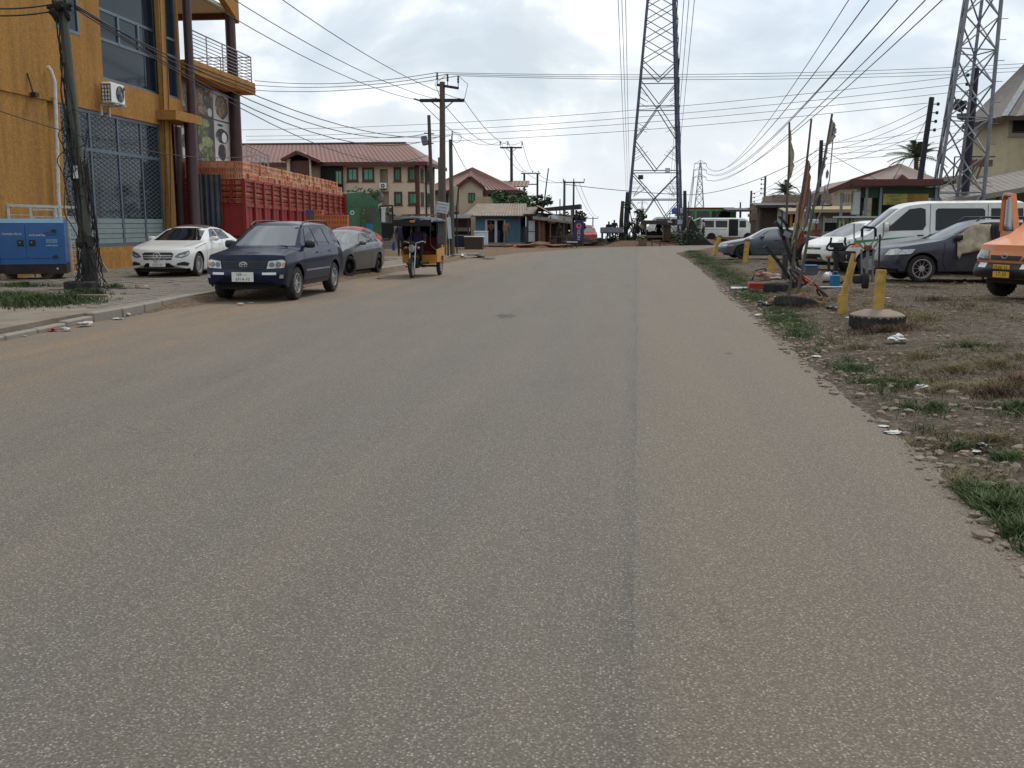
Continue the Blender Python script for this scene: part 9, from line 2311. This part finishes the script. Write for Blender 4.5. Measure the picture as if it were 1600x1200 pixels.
def palm(label, px, py, Y, s, seed):
 c_ = P(px, py, Y); z0 = H(c_.x, Y); t = thing('palm_tree', label, 'tree', (c_.x, Y, z0)); hz = c_.z - z0; rd = random.Random(seed)
 b = MB(); b.tube([(0, 0, 0), (.1, 0, hz * .5), (0, 0, hz)], [.2 * s, .16 * s, .13 * s], 8); b.build('trunk', 'bark', t, smooth=50)
 for k in range(22):
  a = k * 2.4; el = rd.uniform(-.3, 1.25); L_ = s * rd.uniform(1.5, 2.1); dirv = Vector((math.cos(a) * math.cos(el), math.sin(a) * math.cos(el), math.sin(el))); b = MB(); prev = None
  sp_ = [Vector((0, 0, hz)) + dirv * L_ * (i / 8) - Vector((0, 0, s * .75 * (i / 8) ** 2)) for i in range(9)]
  b.tube(sp_, [.035 * s * (1 - i / 9) + .006 for i in range(9)], 4)
  sd = dirv.cross(Vector((0, 0, 1))).normalized()
  for i in range(1, 9):
   for sg in (1, -1):
    for f in (0, .5):
     q = sp_[i - 1].lerp(sp_[i], f); l_ = s * .55 * (1 - abs(i / 8 - .45)); e_ = q + (sd * sg * .8 + dirv * .5 + Vector((0, 0, -.35))) * l_; w_ = dirv * .04 * s
     b.add([q - w_, q + w_, e_], [(0, 1, 2)])
  b.build('frond', 'palm_leaf', t)
 return t
palm('coconut palm showing behind the leaning pole and tan roof', 1432, 245, 70, 1.15, 3)
palm('small distant palm above the unfinished block house', 1227, 300, 100, 1.0, 5)
# overhead cables
ULM, LMR = ('upper', 'middle', 'lower'), ('left', 'middle', 'right')
for i, y_ in enumerate((126, 133, 141)):
 wire('%s of three high lines from the left house to the double arm pole' % ULM[i], 'lines left of the double arm pole', P(398, y_, 60), top_pins[i], .35, .017)
 wire('%s of three high lines from the double arm pole to the lattice mast' % ULM[i], 'lines right of the double arm pole', top_pins[i], P(1640, 97 + 6 * i, 64), .35, .014)
for i, ((a, y0), q) in enumerate((((330, -82), armR), ((262, -68), armM), ((245, -46), armL))): wire('%s of three slack lines from overhead left to the main pole lower arm' % ULM[i], 'lines from overhead left', P(a, y0, 26), q, .5, .014)
for i, q in enumerate((armL, armM, armR)): wire('%s of three lines sagging from the main pole to the next crossarm pole' % LMR[i], 'lines between the crossarm poles', q, pins4[i], 1.1, .017)
for i, px in enumerate((822, 829, 837)): wire('%s of three short lines from the crossarm pole to the two legged frame' % LMR[i], 'lines to the two legged frame', pins4[i], P(px, 269, YH), .8, .02)
for (a, y0), (c, y1) in (((822, 270), (882, 284)), ((838, 270), (897, 284)), ((897, 284), (926, 338)), ((905, 285), (931, 338))): wire('thin line among the far poles above the sheds', 'lines among the far poles', P(a, y0, YH if a < 860 else 97), P(c, y1, 99 if c < 920 else 170), .5, .02)
wire('single sagging cable crossing behind the big pylon to the right pole', None, P(884, 288, 99), P(1060, 304, 92), .1, .03); wire('rising cable from the big pylon to the dark right pole', None, P(1060, 304, 92), P(1283, 232, 62), .8, .022)
for (p0_, p1_, lb, sg) in ((P(118, 8, 22), P(668, 208, 55), 'upper service cable from the wrapped pole past the balcony to the crooked pole', 1.2), (P(118, 10, 22), P(690, 212, 53), 'middle service cable from the wrapped pole past the balcony to the main pole', 1.5), (P(118, 12, 22), P(704, 212, 54), 'lower service cable from the wrapped pole past the balcony to the thin green pole', 1.0), (P(118, 14, 22), P(655, 250, 74), 'long service cable from the wrapped pole to the beige house eave', 1.3)):
 wire(lb, None, p0_, p1_, sg, .016)
wire('drooping cable crossing the ochre wall below the air conditioner', None, P(-40, 160, 21), P(398, 243, 44), .5, .014)
for y_, lb in ((3, 'upper cable entering from the left to the wrapped pole top'), (14, 'lower cable entering from the left to the wrapped pole top')): wire(lb, None, P(-60, y_ + 6, 21), P(100, y_, 22), .1, .018)
for i, ((a, y0), (c, y1)) in enumerate((((376, 203), (1517, 117)), ((384, 213), (1517, 129)), ((384, 219), (1517, 141)), ((384, 226), (1450, 161)))): wire('%s of four long lines crossing the whole street to the right poles' % ('uppermost', 'second', 'third', 'lowest')[i], 'lines crossing the whole street', P(a, y0, 58), P(c, y1, 46.5), .5, .011)
for i, e in enumerate((ends1[1], ends1[1], ends1[3], ends1[3], ends1[5], ends1[5])): wire('%s of six conductors curving from the distant pylon to upper right, counted from left' % nth(i + 1), 'conductors from the distant pylon', e, P((1345, 1380, 1428, 1432, 1475, 1520)[i], (-30, -30, -30, -34, -30, -45)[i], 60), 5 - i * .3, .04 if i else .03, 'conductor', 'conductor_line', 26)
for e, px in ((ends1[0], 1060), (ends1[2], 1064), (ends1[4], 1068)): wire('conductor dropping left from the distant pylon behind the big pylon', 'conductors left of the distant pylon', e, P(px, 385, 560), 6, .09, 'conductor', 'conductor_line')
for i, px in enumerate((965, 971, 977)): wire('%s of three near vertical conductors left of the big pylon' % LMR[i], 'conductors left of the big pylon', P(px, -20, 60), P(982 + 2 * i, 345, 500), 3, .022, 'conductor', 'conductor_line', 24)
for i, px in enumerate((1070, 1078, 1087)): wire('%s of three near vertical conductors right of the big pylon' % LMR[i], 'conductors right of the big pylon', P(px, -20, 60), P(1042 + 3 * i, 345, 500), 3, .022, 'conductor', 'conductor_line', 24)
for i in range(4): wire('%s line from top between the dark flag side pole and leaning pole' % nth(i + 1), 'lines between the right poles', Vector(tA.location) + vA * ((vA.z - .3 - i * .38) / vA.z), Vector(tD.location) + vD * ((vD.z - .3 - i * .38) / vD.z), .25, .012)
for i in range(3): wire('%s of three thin lines from the short dark pole to the flag side pole' % ULM[i], 'lines above the block house', Vector(tC.location) + vC * ((vC.z - .3 - i * .4) / vC.z), Vector(tA.location) + vA * ((vA.z - .3 - i * .38) / vA.z), .5, .013)
for i in range(4): wire('%s thin line from top running from the flag side pole behind the lattice mast' % nth(i + 1), 'lines towards the lattice mast', Vector(tA.location) + vA * ((vA.z - .2 - i * .3) / vA.z), P(1520, 190 + i * 12, 60), .2, .012)
wire('guy wire dropping from the leaning pole to the tan roof', None, Vector(tD.location) + vD * .9, P(1390, 290, 50), .05, .012)
wire('guy wire running right and down from the dark flag side pole', None, Vector(tA.location) + vA * .93, P(1400, 295, 60), .1, .014)
wire('thin guy wire from the thin green pole down to the small house roof', None, Vector(t3.location) + v3, P(735, 275, 86), .1, .02)
wire('cable from the crooked pole sloping to the beige house roof ridge', None, Vector(t2.location) + v2 * .72, P(560, 240, 74), .5, .016)
# unseen trees and houses behind the camera, added to darken reflections in glass and paint
for i, (x, y, rx, hz) in enumerate(((13, -9, 4.2, 7.5), (22, -6, 4.5, 8.5), (31, 2, 5, 9), (7, -24, 5, 9), (-13, -14, 4.5, 8), (-20, -3, 4, 8), (-8, -34, 5, 9), (26, 14, 4.2, 7), (34, 22, 4.5, 8))):
 t = thing('broadleaf_tree', 'unseen leafy shade tree %s the camera' % ('right behind', 'far right behind', 'to the far right of', 'down the road behind', 'left behind', 'far left behind', 'farthest behind', 'beside the lot right of', 'at the back of the lot right of')[i], 'tree', (x, y, H(x, y)))
 rd = random.Random(i + 40); b = MB(); b.tube([(0, 0, 0), (.15, .1, hz * .45), (0, 0, hz * .8)], [.3, .22, .1], 8); b.build('trunk', 'bark', t)
 cl = [(Vector((rd.uniform(-1, 1) * rx * .7, rd.uniform(-1, 1) * rx * .7, hz * rd.uniform(.45, 1.15))), rx * rd.uniform(.3, .5)) for _ in range(14)]
 v_, f_ = leaf_cloud(cl, 2600, .42, i + 60, .6); me = bpy.data.meshes.new('crown'); me.from_pydata(v_, [], f_); me.materials.append(M['leaf_dark' if i % 2 else 'leaf']); inst('crown', me, t)
for i, (x, y, w_, d_, h_, mt, rm) in enumerate(((17, -20, 12, 9, 5.5, 'cream_wall', 'zinc_roof'), (-20, -22, 12, 10, 6.5, 'beige_wall', 'maroon_roof'), (38, 10, 9, 14, 5.5, 'block_warm', 'brown_roof'))):
 t = thing('street_house', 'plain unseen %s walled house along the street behind the camera' % ('cream', 'beige', 'brown')[i], 'house', (x, y, H(x, y)))
 b = MB(); b.bb((-w_ / 2, -d_ / 2, 0), (w_ / 2, d_ / 2, h_)); b.build('wall', mt, t); b = MB(); A = Vector((0, 0, h_ + 2.4)); E = [Vector((sx * (w_ / 2 + .6), sy * (d_ / 2 + .6), h_)) for sx, sy in ((-1, -1), (1, -1), (1, 1), (-1, 1))]
 for k in range(4): roof_sheet(b, E[k], E[(k + 1) % 4], A, A, 12, .04)
 b.build('roof', rm, t)
 for k in range(4): b = MB(); b.bb((-w_ / 2 + 1 + k * w_ * .25, d_ / 2, 1.2), (-w_ / 2 + 2.2 + k * w_ * .25, d_ / 2 + .06, 2.6)); b.build('window', 'glass', t)
